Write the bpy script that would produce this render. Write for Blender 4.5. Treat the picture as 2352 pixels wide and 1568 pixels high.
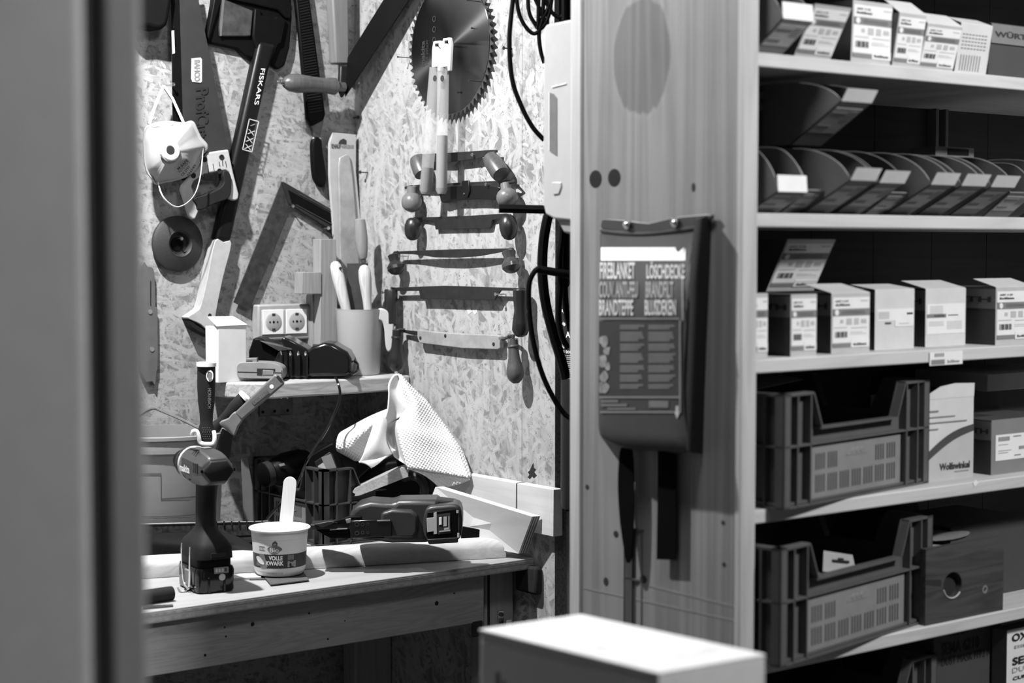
import bpy, bmesh, math, random
from mathutils import Vector, Matrix
random.seed(7)
V = Vector
for o in list(bpy.data.objects):
    bpy.data.objects.remove(o)
COL = bpy.context.scene.collection
SC = bpy.context.scene

# ------------------------------------------------------------------ camera, world, light, exposure
# world frame: room corner at the origin, left OSB wall = plane y 0, right OSB wall = plane x 0, floor z 0
FPX = 3950.0
YAW = math.radians(52.5)
PITCH = math.atan((784 - 568) / FPX)
RGT = V((math.sin(YAW), -math.cos(YAW), 0)); FWD = V((math.cos(YAW), math.sin(YAW), 0)); UPV = V((0, 0, 1))
CAM = V((-2.1472, -3.3943, 1.55))
cd = bpy.data.cameras.new('camera'); cam = bpy.data.objects.new('camera', cd); COL.objects.link(cam)
cam.location = CAM
cam.rotation_euler = (math.pi / 2 - PITCH, 0, YAW - math.pi / 2)
cd.sensor_width = 36; cd.lens = 36 * FPX / 2352
cd.clip_start = 0.05
cd.dof.use_dof = True; cd.dof.focus_distance = 3.42; cd.dof.aperture_fstop = cd.lens / 19.0
cd.dof.aperture_blades = 9
SC.camera = cam
SC.view_settings.view_transform = 'Standard'; SC.view_settings.look = 'None'
SC.view_settings.gamma = 1; SC.view_settings.use_curve_mapping = False
SC.view_settings.exposure = 0.0

w = bpy.data.worlds.new('world'); SC.world = w; w.use_nodes = True
w.node_tree.nodes['Background'].inputs[0].default_value = (1, 1, 1, 1)
w.node_tree.nodes['Background'].inputs[1].default_value = 0.028

LAMP1 = V((-0.99, -0.56, 2.57))      # LED downlight over the workbench
LAMP2 = V((0.15, -3.15, 2.56))      # ceiling bulb in front of the shelving
LAMP3 = V((-0.90, -1.75, 2.58))      # ceiling bulb over the aisle
P_LAMP1, P_LAMP2, P_LAMP3 = 74.0, 190.0, 36.0
l1 = bpy.data.lights.new('workbench_downlight', 'AREA'); l1.shape = 'DISK'; l1.size = 0.05; l1.energy = P_LAMP1; l1.spread = math.radians(165)
o1 = bpy.data.objects.new('workbench_downlight', l1); COL.objects.link(o1); o1.location = LAMP1; o1.rotation_euler = (math.radians(4), math.radians(-8), 0)
l2 = bpy.data.lights.new('ceiling_bulb_light', 'POINT'); l2.energy = P_LAMP2; l2.shadow_soft_size = 0.10
o2 = bpy.data.objects.new('ceiling_bulb_light', l2); COL.objects.link(o2); o2.location = LAMP2
l3 = bpy.data.lights.new('aisle_bulb_light', 'POINT'); l3.energy = P_LAMP3; l3.shadow_soft_size = 0.14
o3 = bpy.data.objects.new('aisle_bulb_light', l3); COL.objects.link(o3); o3.location = LAMP3

# ------------------------------------------------------------------ pixel -> place helpers (2352 x 1568 frame)
_fp = FWD * math.cos(PITCH) - UPV * math.sin(PITCH)
_up = UPV * math.cos(PITCH) + FWD * math.sin(PITCH)
def ray(x, y): return _fp + RGT * ((x - 1176) / FPX) + _up * ((784 - y) / FPX)
def pl(x, y, ax, v):
    d = ray(x, y); return CAM + d * ((v - CAM[ax]) / d[ax])
def L(x, y, o=0.0): return pl(x, y, 1, -o)       # on the left wall, o in front of it
def Rw(x, y, o=0.0): return pl(x, y, 0, -o)      # on the right wall
BZ = 0.92
def B(x, y, z=BZ): return pl(x, y, 2, z)         # on a level plane (bench top)
def C(x, y, Z):
    d = ray(x, y); return CAM + d * (Z / d.dot(FWD))   # upright plane facing the camera at distance Z

# ------------------------------------------------------------------ materials
MATS = {}
def _new(name):
    m = bpy.data.materials.new(name); m.use_nodes = True
    return m, m.node_tree, m.node_tree.nodes['Principled BSDF']
def g4(v): return (v, v, v, 1)
def N(nt, typ, **kw):
    n = nt.nodes.new(typ)
    for k, v in kw.items():
        if k == 'ins':
            for a, b in v.items(): n.inputs[a].default_value = b
        else: setattr(n, k, v)
    return n
def ramp(nt, fac, stops):
    r = N(nt, 'ShaderNodeValToRGB')
    e = r.color_ramp.elements
    while len(e) < len(stops): e.new(0.5)
    for q, (p, v) in zip(e, stops): q.position = p; q.color = g4(v)
    nt.links.new(fac, r.inputs[0]); return r.outputs[0]
def plain(name, v, rough=0.6, metal=0.0, spec=0.5, var=0.12, scale=30.0, bump=0.0, coat=0.0):
    if name in MATS: return MATS[name]
    m, nt, p = _new(name)
    tc = N(nt, 'ShaderNodeTexCoord')
    nz = N(nt, 'ShaderNodeTexNoise', ins={'Scale': scale, 'Detail': 5.0, 'Roughness': 0.6})
    nt.links.new(tc.outputs['Object'], nz.inputs['Vector'])
    c = ramp(nt, nz.outputs['Fac'], [(0.3, v * (1 - var)), (0.7, v * (1 + var))])
    nt.links.new(c, p.inputs['Base Color'])
    p.inputs['Roughness'].default_value = rough; p.inputs['Metallic'].default_value = metal
    p.inputs['Specular IOR Level'].default_value = spec; p.inputs['Coat Weight'].default_value = coat
    if bump:
        nb = N(nt, 'ShaderNodeTexNoise', ins={'Scale': scale * 12, 'Detail': 3.0})
        nt.links.new(tc.outputs['Object'], nb.inputs['Vector'])
        b = N(nt, 'ShaderNodeBump', ins={'Strength': bump, 'Distance': 0.001})
        nt.links.new(nb.outputs['Fac'], b.inputs['Height']); nt.links.new(b.outputs[0], p.inputs['Normal'])
    MATS[name] = m; return m
def wood(name, v, axis=0, con=0.35, scale=26.0, rough=0.6, fine=0.5, rings=6.0, stain=None, spec=0.35, stretch=0.06):
    if name in MATS: return MATS[name]
    m, nt, p = _new(name); lk = nt.links.new
    tc = N(nt, 'ShaderNodeTexCoord')
    mp = N(nt, 'ShaderNodeMapping'); s = [1, 1, 1]; s[axis] = stretch; mp.inputs['Scale'].default_value = s
    lk(tc.outputs['Object'], mp.inputs['Vector'])
    n1 = N(nt, 'ShaderNodeTexNoise', ins={'Scale': scale, 'Detail': 3.0, 'Distortion': 0.4}); lk(mp.outputs[0], n1.inputs['Vector'])
    mu = N(nt, 'ShaderNodeMath', operation='MULTIPLY'); mu.inputs[1].default_value = rings; lk(n1.outputs['Fac'], mu.inputs[0])
    sn = N(nt, 'ShaderNodeMath', operation='PINGPONG'); sn.inputs[1].default_value = 0.5; lk(mu.outputs[0], sn.inputs[0])
    mp2 = N(nt, 'ShaderNodeMapping'); s2 = [1, 1, 1]; s2[axis] = 0.02; mp2.inputs['Scale'].default_value = s2
    lk(tc.outputs['Object'], mp2.inputs['Vector'])
    n2 = N(nt, 'ShaderNodeTexNoise', ins={'Scale': 420.0, 'Detail': 3.0, 'Roughness': 0.7}); lk(mp2.outputs[0], n2.inputs['Vector'])
    n3 = N(nt, 'ShaderNodeTexNoise', ins={'Scale': 5.0, 'Detail': 4.0}); lk(tc.outputs['Object'], n3.inputs['Vector'])
    a = N(nt, 'ShaderNodeMix', data_type='FLOAT'); a.inputs[0].default_value = fine * 0.6; lk(sn.outputs[0], a.inputs[2]); lk(n2.outputs['Fac'], a.inputs[3])
    b = N(nt, 'ShaderNodeMix', data_type='FLOAT'); b.inputs[0].default_value = 0.35; lk(a.outputs[0], b.inputs[2]); lk(n3.outputs['Fac'], b.inputs[3])
    c = ramp(nt, b.outputs[0], [(0.15, v * (1 - con)), (0.45, v), (0.75, v * (1 + con * 0.6))])
    if stain:
        (cx, cy, cz), (sx, sy, sz), dark = stain
        ms = N(nt, 'ShaderNodeMapping', vector_type='TEXTURE'); ms.inputs['Location'].default_value = (cx, cy, cz); ms.inputs['Scale'].default_value = (sx, sy, sz)
        nd = N(nt, 'ShaderNodeTexNoise', ins={'Scale': 30.0, 'Detail': 4.0}); lk(mp.outputs[0], nd.inputs['Vector'])
        lk(tc.outputs['Object'], ms.inputs['Vector'])
        le = N(nt, 'ShaderNodeVectorMath', operation='LENGTH'); lk(ms.outputs[0], le.inputs[0])
        ad = N(nt, 'ShaderNodeMath', operation='MULTIPLY_ADD'); ad.inputs[1].default_value = 0.5; lk(nd.outputs['Fac'], ad.inputs[0]); lk(le.outputs['Value'], ad.inputs[2])
        f = ramp(nt, ad.outputs[0], [(0.0, dark), (0.96, dark), (1.0, 1.08), (1.0, 1.0)])
        el = f.node.color_ramp.elements; el[0].position = 0; el[1].position = 1.16 / 1.6; el[2].position = 1.22 / 1.6; el[3].position = 1.32 / 1.6
        dv = N(nt, 'ShaderNodeMath', operation='DIVIDE'); dv.inputs[1].default_value = 1.6; lk(ad.outputs[0], dv.inputs[0]); lk(dv.outputs[0], f.node.inputs[0])
        mx = N(nt, 'ShaderNodeMix', data_type='RGBA', blend_type='MULTIPLY'); mx.inputs[0].default_value = 1
        lk(c, mx.inputs[6]); lk(f, mx.inputs[7]); c = mx.outputs[2]
    lk(c, p.inputs['Base Color'])
    p.inputs['Roughness'].default_value = rough; p.inputs['Specular IOR Level'].default_value = spec
    bp = N(nt, 'ShaderNodeBump', ins={'Strength': 0.15, 'Distance': 0.001}); lk(n2.outputs['Fac'], bp.inputs['Height']); lk(bp.outputs[0], p.inputs['Normal'])
    MATS[name] = m; return m
def osb(name, v, u_ax, vert):
    """oriented strand board: overlapping pale strands, dark curls; u_ax = wall's horizontal axis"""
    m, nt, p = _new(name); lk = nt.links.new
    tc = N(nt, 'ShaderNodeTexCoord'); sp = N(nt, 'ShaderNodeSeparateXYZ'); lk(tc.outputs['Object'], sp.inputs[0])
    cb = N(nt, 'ShaderNodeCombineXYZ'); lk(sp.outputs[u_ax], cb.inputs[0]); lk(sp.outputs[2], cb.inputs[1])
    ns = N(nt, 'ShaderNodeTexNoise', ins={'Scale': 26.0, 'Detail': 3.0}); lk(cb.outputs[0], ns.inputs['Vector'])
    of = N(nt, 'ShaderNodeVectorMath', operation='MULTIPLY_ADD'); of.inputs[1].default_value = (0.012, 0.012, 0); lk(ns.outputs['Color'], of.inputs[0]); lk(cb.outputs[0], of.inputs[2])
    vals = []; edges = []
    base = 90 if vert else 0
    for k, (ang, sc, el) in enumerate([(base + 12, 30, 0.20), (base - 25, 42, 0.2), (base + 55, 55, 0.28), (base - 8, 64, 0.2), (base - 65, 80, 0.3)] if vert else [(base + 12, 44, 0.24), (base - 25, 56, 0.22), (base + 75, 64, 0.3), (base - 8, 80, 0.25), (base - 65, 95, 0.35)]):
        mp = N(nt, 'ShaderNodeMapping', vector_type='POINT'); mp.inputs['Rotation'].default_value = (0, 0, -math.radians(ang)); mp.inputs['Location'].default_value = (k * 3.1, k * 1.7, 0)
        lk(of.outputs[0], mp.inputs['Vector'])
        ms = N(nt, 'ShaderNodeVectorMath', operation='MULTIPLY'); ms.inputs[1].default_value = (el * sc * 1.7, sc * 1.7, 1); lk(mp.outputs[0], ms.inputs[0])
        vo = N(nt, 'ShaderNodeTexVoronoi', voronoi_dimensions='2D', ins={'Scale': 1.0}); lk(ms.outputs[0], vo.inputs['Vector'])
        sx = N(nt, 'ShaderNodeSeparateColor'); lk(vo.outputs['Color'], sx.inputs[0])
        # gradient tilt inside each strand
        md = N(nt, 'ShaderNodeMath', operation='MULTIPLY_ADD'); md.inputs[1].default_value = -0.25; lk(vo.outputs['Distance'], md.inputs[0]); lk(sx.outputs[0], md.inputs[2])
        vals.append(md.outputs[0])
        # fibre lines along the strand
    mxv = vals[0]
    for q in vals[1:]:
        mm = N(nt, 'ShaderNodeMath', operation='SMOOTH_MAX'); mm.inputs[2].default_value = 0.05; lk(mxv, mm.inputs[0]); lk(q, mm.inputs[1]); mxv = mm.outputs[0]
    fmap = N(nt, 'ShaderNodeVectorMath', operation='MULTIPLY'); fmap.inputs[1].default_value = (1, 0.22, 1) if vert else (0.3, 1, 1); lk(of.outputs[0], fmap.inputs[0])
    nf = N(nt, 'ShaderNodeTexNoise', ins={'Scale': 260.0, 'Detail': 6.0, 'Roughness': 0.78}); lk(fmap.outputs[0], nf.inputs['Vector'])
    # dark curls: thin level lines of a noise, masked
    nc = N(nt, 'ShaderNodeTexNoise', ins={'Scale': 70.0, 'Detail': 2.5, 'Distortion': 2.2}); lk(cb.outputs[0], nc.inputs['Vector'])
    sb = N(nt, 'ShaderNodeMath', operation='SUBTRACT'); sb.inputs[1].default_value = 0.5; lk(nc.outputs['Fac'], sb.inputs[0])
    ab = N(nt, 'ShaderNodeMath', operation='ABSOLUTE'); lk(sb.outputs[0], ab.inputs[0])
    ln = ramp(nt, ab.outputs[0], [(0.0, 1.0), (0.012, 0.9), (0.03, 0.0)])
    nm = N(nt, 'ShaderNodeTexNoise', ins={'Scale': 60.0, 'Detail': 3.0}); lk(cb.outputs[0], nm.inputs['Vector'])
    mk = ramp(nt, nm.outputs['Fac'], [(0.52, 0.0), (0.58, 1.0)])
    ml = N(nt, 'ShaderNodeMath', operation='MULTIPLY'); lk(ln, ml.inputs[0]); lk(mk, ml.inputs[1])
    ad = N(nt, 'ShaderNodeMath', operation='MULTIPLY_ADD'); ad.inputs[1].default_value = 0.75; lk(nf.outputs['Fac'], ad.inputs[0]); lk(mxv, ad.inputs[2])
    c = ramp(nt, ad.outputs[0], [(0.62, v * 0.40), (0.92, v * 0.85), (1.0, v)])
    dv = N(nt, 'ShaderNodeMath', operation='MULTIPLY'); dv.inputs[1].default_value = 0.78; lk(ad.outputs[0], dv.inputs[0]); lk(dv.outputs[0], c.node.inputs[0])
    el = c.node.color_ramp.elements; el[0].position = 0.62; el[1].position = 0.84; el[2].position = 1.0; el[0].color = g4(v * 0.52); el[1].color = g4(v * 0.92); el[2].color = g4(v * 1.10)
    mx = N(nt, 'ShaderNodeMix', data_type='RGBA', blend_type='MIX'); lk(ml.outputs[0], mx.inputs[0]); lk(c, mx.inputs[6]); mx.inputs[7].default_value = g4(v * 0.36)
    lk(mx.outputs[2], p.inputs['Base Color'])
    p.inputs['Roughness'].default_value = 0.62; p.inputs['Specular IOR Level'].default_value = 0.3
    bp = N(nt, 'ShaderNodeBump', ins={'Strength': 0.35, 'Distance': 0.002}); lk(ad.outputs[0], bp.inputs['Height']); lk(bp.outputs[0], p.inputs['Normal'])
    MATS[name] = m; return m

# ------------------------------------------------------------------ mesh builder
ORG = {}
class MB:
    def __init__(s): s.v = []; s.f = []
    def add(s, vs, fs):
        n = len(s.v); s.v += [V(q) for q in vs]; s.f += [tuple(i + n for i in f) for f in fs]; return s
    def box(s, x0, x1, y0, y1, z0, z1, M=None):
        vs = [V((x, y, z)) for z in (z0, z1) for y in (y0, y1) for x in (x0, x1)]
        if M: vs = [M @ q for q in vs]
        return s.add(vs, [(0, 2, 3, 1), (4, 5, 7, 6), (0, 1, 5, 4), (2, 6, 7, 3), (0, 4, 6, 2), (1, 3, 7, 5)])
    def prism(s, pts, vec):
        n = len(pts); vec = V(vec); pts = [V(q) for q in pts]
        return s.add(pts + [q + vec for q in pts], [tuple(range(n)), tuple(range(2 * n - 1, n - 1, -1))] + [(i, (i + 1) % n, n + (i + 1) % n, n + i) for i in range(n)])
    def loft(s, rings, caps=True):
        n = len(rings[0]); vs = [q for r in rings for q in r]; fs = []
        for k in range(len(rings) - 1):
            for i in range(n):
                j = (i + 1) % n; fs.append((k * n + i, k * n + j, (k + 1) * n + j, (k + 1) * n + i))
        if caps: fs += [tuple(range(n - 1, -1, -1)), tuple((len(rings) - 1) * n + i for i in range(n))]
        return s.add(vs, fs)
    def lathe(s, prof, org=(0, 0, 0), ax=(0, 0, 1), n=24, caps=True, ref=None):
        ax = V(ax).normalized(); ref = V(ref) if ref else (V((1, 0, 0)) if abs(ax.x) < 0.9 else V((0, 1, 0)))
        u = (ref - ax * ref.dot(ax)).normalized(); w_ = ax.cross(u); org = V(org)
        return s.loft([[org + ax * h + (u * math.cos(2 * math.pi * i / n) + w_ * math.sin(2 * math.pi * i / n)) * max(r, 1e-5) for i in range(n)] for r, h in prof], caps)
    def cyl(s, a, b, r, r2=None, n=14):
        a = V(a); b = V(b); d = b - a
        return s.lathe([(r, 0), (r if r2 is None else r2, d.length)], a, d, n)
    def tube(s, path, r, n=8, flat=1.0, up=None):
        path = [V(q) for q in path]; m = len(path); rings = []; u = None
        for i in range(m):
            t = (path[min(i + 1, m - 1)] - path[max(i - 1, 0)]).normalized()
            if u is None:
                a = V(up) if up else (V((0, 0, 1)) if abs(t.z) < 0.9 else V((1, 0, 0)))
                u = (a - t * a.dot(t)).normalized()
            else: u = (u - t * u.dot(t)).normalized()
            w_ = t.cross(u); rr = r[i] if isinstance(r, (list, tuple)) else r
            rings.append([path[i] + (u * math.cos(2 * math.pi * k / n) * flat + w_ * math.sin(2 * math.pi * k / n)) * rr for k in range(n)])
        return s.loft(rings)
    def ball(s, c, r, sc=(1, 1, 1), n=16):
        k = n // 2
        prof = [(r * math.sin(math.pi * i / k), -r * math.cos(math.pi * i / k)) for i in range(k + 1)]
        t = MB().lathe(prof, n=n); c = V(c)
        return s.add([c + V((q.x * sc[0], q.y * sc[1], q.z * sc[2])) for q in t.v], t.f)
    def xf(s, M): s.v = [M @ q for q in s.v]; return s
    def build(s, name, mat, parent=None, bev=0.0, seg=2, ang=32, smooth=True, loc=None, label=None, mods=(), norm=True):
        org = V((0, 0, 0))
        if parent is not None: org = ORG.get(parent.name, org)
        elif loc is not None: org = V(loc)
        me = bpy.data.meshes.new(name)
        me.from_pydata([tuple(q - org) for q in s.v], [], s.f); me.validate()
        if norm:
            bm = bmesh.new(); bm.from_mesh(me); bmesh.ops.recalc_face_normals(bm, faces=bm.faces); bm.to_mesh(me); bm.free()
        me.materials.append(mat)
        if smooth:
            me.polygons.foreach_set('use_smooth', [True] * len(me.polygons))
            me.set_sharp_from_angle(angle=math.radians(ang))
        o = bpy.data.objects.new(name, me); COL.objects.link(o)
        if parent is not None: o.parent = parent; ORG[o.name] = org
        else: o.location = org; ORG[o.name] = org
        for mtyp, kw in mods:
            md = o.modifiers.new(mtyp.lower(), mtyp)
            for a, b in kw.items(): setattr(md, a, b)
        if bev:
            b = o.modifiers.new('bevel', 'BEVEL'); b.width = bev; b.segments = seg; b.limit_method = 'ANGLE'; b.angle_limit = math.radians(38); b.harden_normals = False
        if label: o['label'] = label
        return o
def stuff(o, on=True):
    if on: o['kind'] = 'stuff'
    return o
def tag(o, label, cat, group=None):
    o['label'] = label; o['category'] = cat
    if group: o['group'] = group
    return o
def struct(o, label=None):
    o['kind'] = 'structure'
    if label: o['label'] = label
    return o
def thing(name, label, cat, loc=(0, 0, 0), rz=None, group=None):
    o = bpy.data.objects.new(name, None); COL.objects.link(o); o.empty_display_size = 0.05
    o.location = loc
    if rz is None: ORG[o.name] = V(loc)          # parts given in room coordinates
    else: o.rotation_euler = (0, 0, rz); ORG[o.name] = V((0, 0, 0))   # parts given in the thing's own coordinates
    return tag(o, label, cat, group)
def dup(root, loc, rz, label, group=None):
    r = root.copy(); COL.objects.link(r); r.location = loc; r.rotation_euler = (0, 0, rz); r['label'] = label
    if group: r['group'] = group
    for ch in list(root.children):
        c = ch.copy(); COL.objects.link(c); c.parent = r
        for gch in ch.children:
            d = gch.copy(); COL.objects.link(d); d.parent = c
    return r
def sm(pts, n=4, closed=True):
    """Catmull-Rom through 2-D or 3-D points"""
    P = [V(q) for q in pts]; m = len(P); out = []
    for i in range(m if closed else m - 1):
        a, b, c, d = (P[(i - 1) % m], P[i], P[(i + 1) % m], P[(i + 2) % m]) if closed else (P[max(i - 1, 0)], P[i], P[i + 1], P[min(i + 2, m - 1)])
        for k in range(n):
            t = k / n
            out.append(0.5 * ((2 * b) + (c - a) * t + (2 * a - 5 * b + 4 * c - d) * t * t + (3 * b - a - 3 * c + d) * t ** 3))
    if not closed: out.append(P[-1])
    return out
def px(fn, pts, *a): return [fn(q[0], q[1], *a) for q in pts]
def trace(fn, pts, front, thick, mb=None):
    """prism: outline seen at distance `front` from the wall, thickness going back to the wall"""
    mb = mb or MB()
    nrm = {L: V((0, 1, 0)), Rw: V((1, 0, 0)), C: FWD}[fn]
    return mb.prism(px(fn, pts, front), nrm * thick)
def turned(mb, a, b, prof, n=18):
    """turned handle from a to b; prof = [(t, r)]"""
    a = V(a); d = V(b) - a; ln = d.length
    return mb.lathe([(r, t * ln) for t, r in prof], a, d, n)

# ------------------------------------------------------------------ print: text and flat marks
_T = {}
def glyphs(s, bold=0.0):
    k = (s, bold)
    if k in _T: return _T[k]
    cu = bpy.data.curves.new('t', 'FONT'); cu.body = s; cu.offset = bold; cu.resolution_u = 3
    o = bpy.data.objects.new('t', cu); COL.objects.link(o)
    me = bpy.data.meshes.new_from_object(o.evaluated_get(bpy.context.evaluated_depsgraph_get()))
    vs = [q.co.copy() for q in me.vertices]; fs = [tuple(p.vertices) for p in me.polygons]
    bpy.data.objects.remove(o); bpy.data.curves.remove(cu); bpy.data.meshes.remove(me)
    x0 = min(q.x for q in vs); x1 = max(q.x for q in vs); y0 = min(q.y for q in vs); y1 = max(q.y for q in vs)
    _T[k] = ([((q.x - x0) / (x1 - x0), (q.y - y0) / (y1 - y0)) for q in vs], fs); return _T[k]
class Face:
    """flat (or leaning) face: origin, full u vector, full v vector"""
    def __init__(s, o, u, v): s.o = V(o); s.u = V(u); s.v = V(v); s.n = s.u.cross(s.v).normalized()
    def p(s, a, b, off=0.0): return s.o + s.u * a + s.v * b + s.n * off
def rects(parent, name, mat, fc, lst, off=0.0006):
    if 1 < len(lst) < 6 and parent is not None:
        return [rects(parent, name, mat, fc, [q], off) for q in lst][0]
    mb = MB()
    for a0, b0, a1, b1 in lst:
        q = [fc.p(a0, b0), fc.p(a1, b0), fc.p(a1, b1), fc.p(a0, b1)]; mb.prism(q, fc.n * off)
    return stuff(mb.build(name, mat, parent, smooth=False), len(lst) > 1)
def text(parent, s, mat, fc, a0, b0, a1, b1, bold=0.0, off=0.0009, name='lettering', map2=None):
    uv, fs = glyphs(s, bold)
    pt = map2 or (lambda a, b: fc.p(a, b, off))
    return MB().add([pt(a0 + (a1 - a0) * a, b0 + (b1 - b0) * b) for a, b in uv], fs).build(name, mat, parent, smooth=False, norm=False)
def quadface(p00, p10, p01): return Face(p00, V(p10) - V(p00), V(p01) - V(p00))
# ------------------------------------------------------------------ palette (all greys: the photograph is black and white)
m_osbL = osb('osb_left', 0.30, 0, False); m_osbR = osb('osb_right', 0.35, 1, True)
m_osbE = plain('osb_edge', 0.16, 0.8, var=0.5, scale=160, bump=0.5)
m_black = plain('black_plastic', 0.004, 0.45, spec=0.06); m_blackg = plain('black_gloss', 0.006, 0.16, var=0.05, spec=0.45)
m_rub = plain('rubber', 0.010, 0.7, bump=0.3, spec=0.2); m_dark = plain('dark_plastic', 0.015, 0.5, spec=0.2); m_crate = plain('crate_plastic', 0.085, 0.36, var=0.08, spec=0.4)
m_teal = plain('tool_body', 0.026, 0.4, bump=0.15, spec=0.45); m_mid = plain('mid_plastic', 0.16, 0.5); m_lightp = plain('light_plastic', 0.36, 0.5)
m_white = plain('white_plastic', 0.72, 0.45, var=0.04); m_paper = plain('white_paper', 0.64, 0.85, var=0.04); m_card = plain('card', 0.5, 0.85, var=0.05)
m_grey1 = plain('print_grey', 0.17, 0.8, var=0.05); m_grey2 = plain('print_light_grey', 0.38, 0.8, var=0.05); m_ink = plain('ink', 0.02, 0.8); m_inkw = plain('white_ink', 0.75, 0.7, var=0.02)
m_boxdark = plain('dark_box_board', 0.045, 0.7, var=0.06); m_boxband = plain('dark_box_band', 0.15, 0.7, var=0.06)
m_steel = plain('steel', 0.55, 0.3, 1.0, var=0.15, scale=60); m_dsteel = plain('dark_steel', 0.09, 0.42, 0.7, var=0.35, scale=40)
m_iron = plain('old_iron', 0.013, 0.5, 0.1, var=0.4, scale=50, bump=0.2); m_chrome = plain('chrome', 0.8, 0.12, 1.0, var=0.03)
m_concrete = plain('concrete', 0.12, 0.9, bump=0.3); m_render = plain('white_render', 0.62, 0.95, var=0.15, scale=160, bump=1.0)
m_wall = plain('dark_wall', 0.05, 0.9)
m_pine = wood('pine_long', 0.22, 0, 0.30, 22); m_pinez = wood('pine_upright', 0.40, 2, 0.22, 20, fine=0.35); m_pineP = wood('pine_panel', 0.20, 2, 0.34, 16, fine=0.3, rings=7, stretch=0.03, stain=((-0.698, 0.063, 1.838), (0.5, 0.068, 0.095), 0.62))
m_apron = wood('apron_pine', 0.26, 0, 0.34, 24, fine=0.7, rings=16, stretch=0.1); m_ply = wood('ply_top', 0.30, 0, 0.22, 18, rings=3)
m_shelfw = wood('shelf_wood', 0.46, 0, 0.2, 24); m_liveedge = wood('live_edge', 0.40, 0, 0.5, 45, rings=5, stretch=0.12)
m_board = wood('pale_board', 0.55, 1, 0.2, 18, rings=4); m_batten = wood('batten_wood', 0.46, 0, 0.25, 30)
m_oak = wood('oak_z', 0.27, 2, 0.3, 60, stretch=0.03); m_handle = wood('handle_wood', 0.075, 2, 0.35, 60, rough=0.35, spec=0.5); m_handled = wood('dark_handle', 0.016, 2, 0.4, 50, rough=0.32, spec=0.5)
m_ballh = wood('ball_handle', 0.14, 2, 0.25, 60, rough=0.3, spec=0.5)
m_handlel = wood('light_handle', 0.22, 2, 0.2, 60, rough=0.35, spec=0.5); m_ash = wood('ash', 0.5, 2, 0.35, 80, rough=0.4)
m_plyedge = plain('ply_edge', 0.3, 0.8, var=0.3, scale=90); m_knot = plain('knot', 0.014, 0.7, spec=0.1); m_hole = plain('hole_dark', 0.008, 0.9)
m_bsteel = plain('black_steel', 0.005, 0.5, spec=0.08)
m_strap = plain('black_webbing', 0.003, 0.9, spec=0.03)
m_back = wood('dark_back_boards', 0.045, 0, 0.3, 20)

# ------------------------------------------------------------------ the setting
struct(MB().box(-4, 3, -6, 1, -0.05, 0).build('floor', m_concrete))
struct(MB().box(-4, 3, -6, 1, 2.65, 2.7).build('ceiling', m_wall))
struct(MB().box(-4, 0.0, 0, 0.018, 0, 2.65).build('wall_left', m_osbL), 'pale oriented strand board wall hung with tools')
wr = struct(MB().box(0.018, 0.03, -0.736, 0.018, 0, 2.65).build('wall_right', m_osbE), 'pale oriented strand board wall hung with drawknives and a saw blade')
ys = Rw(1199, 900).y
for a, b in ((0.0, ys + 0.0006), (ys - 0.0006, -0.736)):
    p = MB().box(0, 0.018, b, a, 0, 2.65).build('osb_panel', m_osbR, wr)
# sawn edge of the board next to the opening
MB().box(0.0, 0.018, -0.7375, -0.736, 0, 2.65).build('board_edge', m_osbE, wr)
struct(MB().box(0.03, 0.9, -0.72, -0.66, 0, 1.15).build('wall_back', m_render), 'white rendered wall in the gap behind the shelving')
struct(MB().box(0.03, 2.2, -0.64, -0.6, 0, 2.65).build('wall_far', m_wall))
# blurred door edge close to the camera on the left
zd = 1.30
dl = C(-60, 700, zd); dr = C(222, 700, zd); de = C(336, 700, zd - 0.0)
m_trim = plain('frame_paint', 0.21, 0.6, var=0.05)
m_door = plain('door_paint', 0.36, 0.6, var=0.05)
dM = Matrix.Translation((0, 0, 0))
ydr = C(216, 700, zd).y; ydt = ydr - 0.004
xd = lambda X, yy: pl(X, 700, 1, yy).x
struct(MB().box(-2.6, xd(214, ydr), ydr, ydr + 0.04, 0, 2.3).build('door_1', m_door, bev=0.012, seg=4), 'grey door leaf close to the camera')
struct(MB().box(xd(240, ydt), xd(336, ydt), ydt, ydt + 0.05, 0, 2.3).build('trim_1', m_trim, bev=0.006, seg=3), 'grey door frame edge close to the camera')
struct(MB().box(xd(205, ydr + 0.003), xd(250, ydr + 0.003), ydr + 0.003, ydr + 0.035, 0, 2.3).build('trim_2', m_trim))

# lamps (outside the frame)
P = LAMP1
t = thing('work_lamp', 'round downlight hanging over the workbench, above the frame', 'lamp', P)
MB().lathe([(0.030, 0.002), (0.045, 0.002), (0.048, 0.03), (0.03, 0.05), (0.008, 0.055), (0.008, 0.08)], P, n=24).build('housing', m_black, t)
MB().tube([P + V((0, 0, 0.075)), P + V((0, 0, 2.65 - P.z))], 0.003, 6).build('cord', m_black, t)
for P, lab in ((LAMP2, 'round ceiling lamp in front of the shelving, above the frame'), (LAMP3, 'round ceiling lamp over the aisle by the workbench, above the frame')):
    t = thing('ceiling_lamp', lab, 'lamp', P)
    MB().lathe([(0.05, 2.625 - P.z), (0.06, 2.63 - P.z), (0.06, 2.65 - P.z)], P, n=24).build('ceiling_plate', m_white, t)

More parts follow.
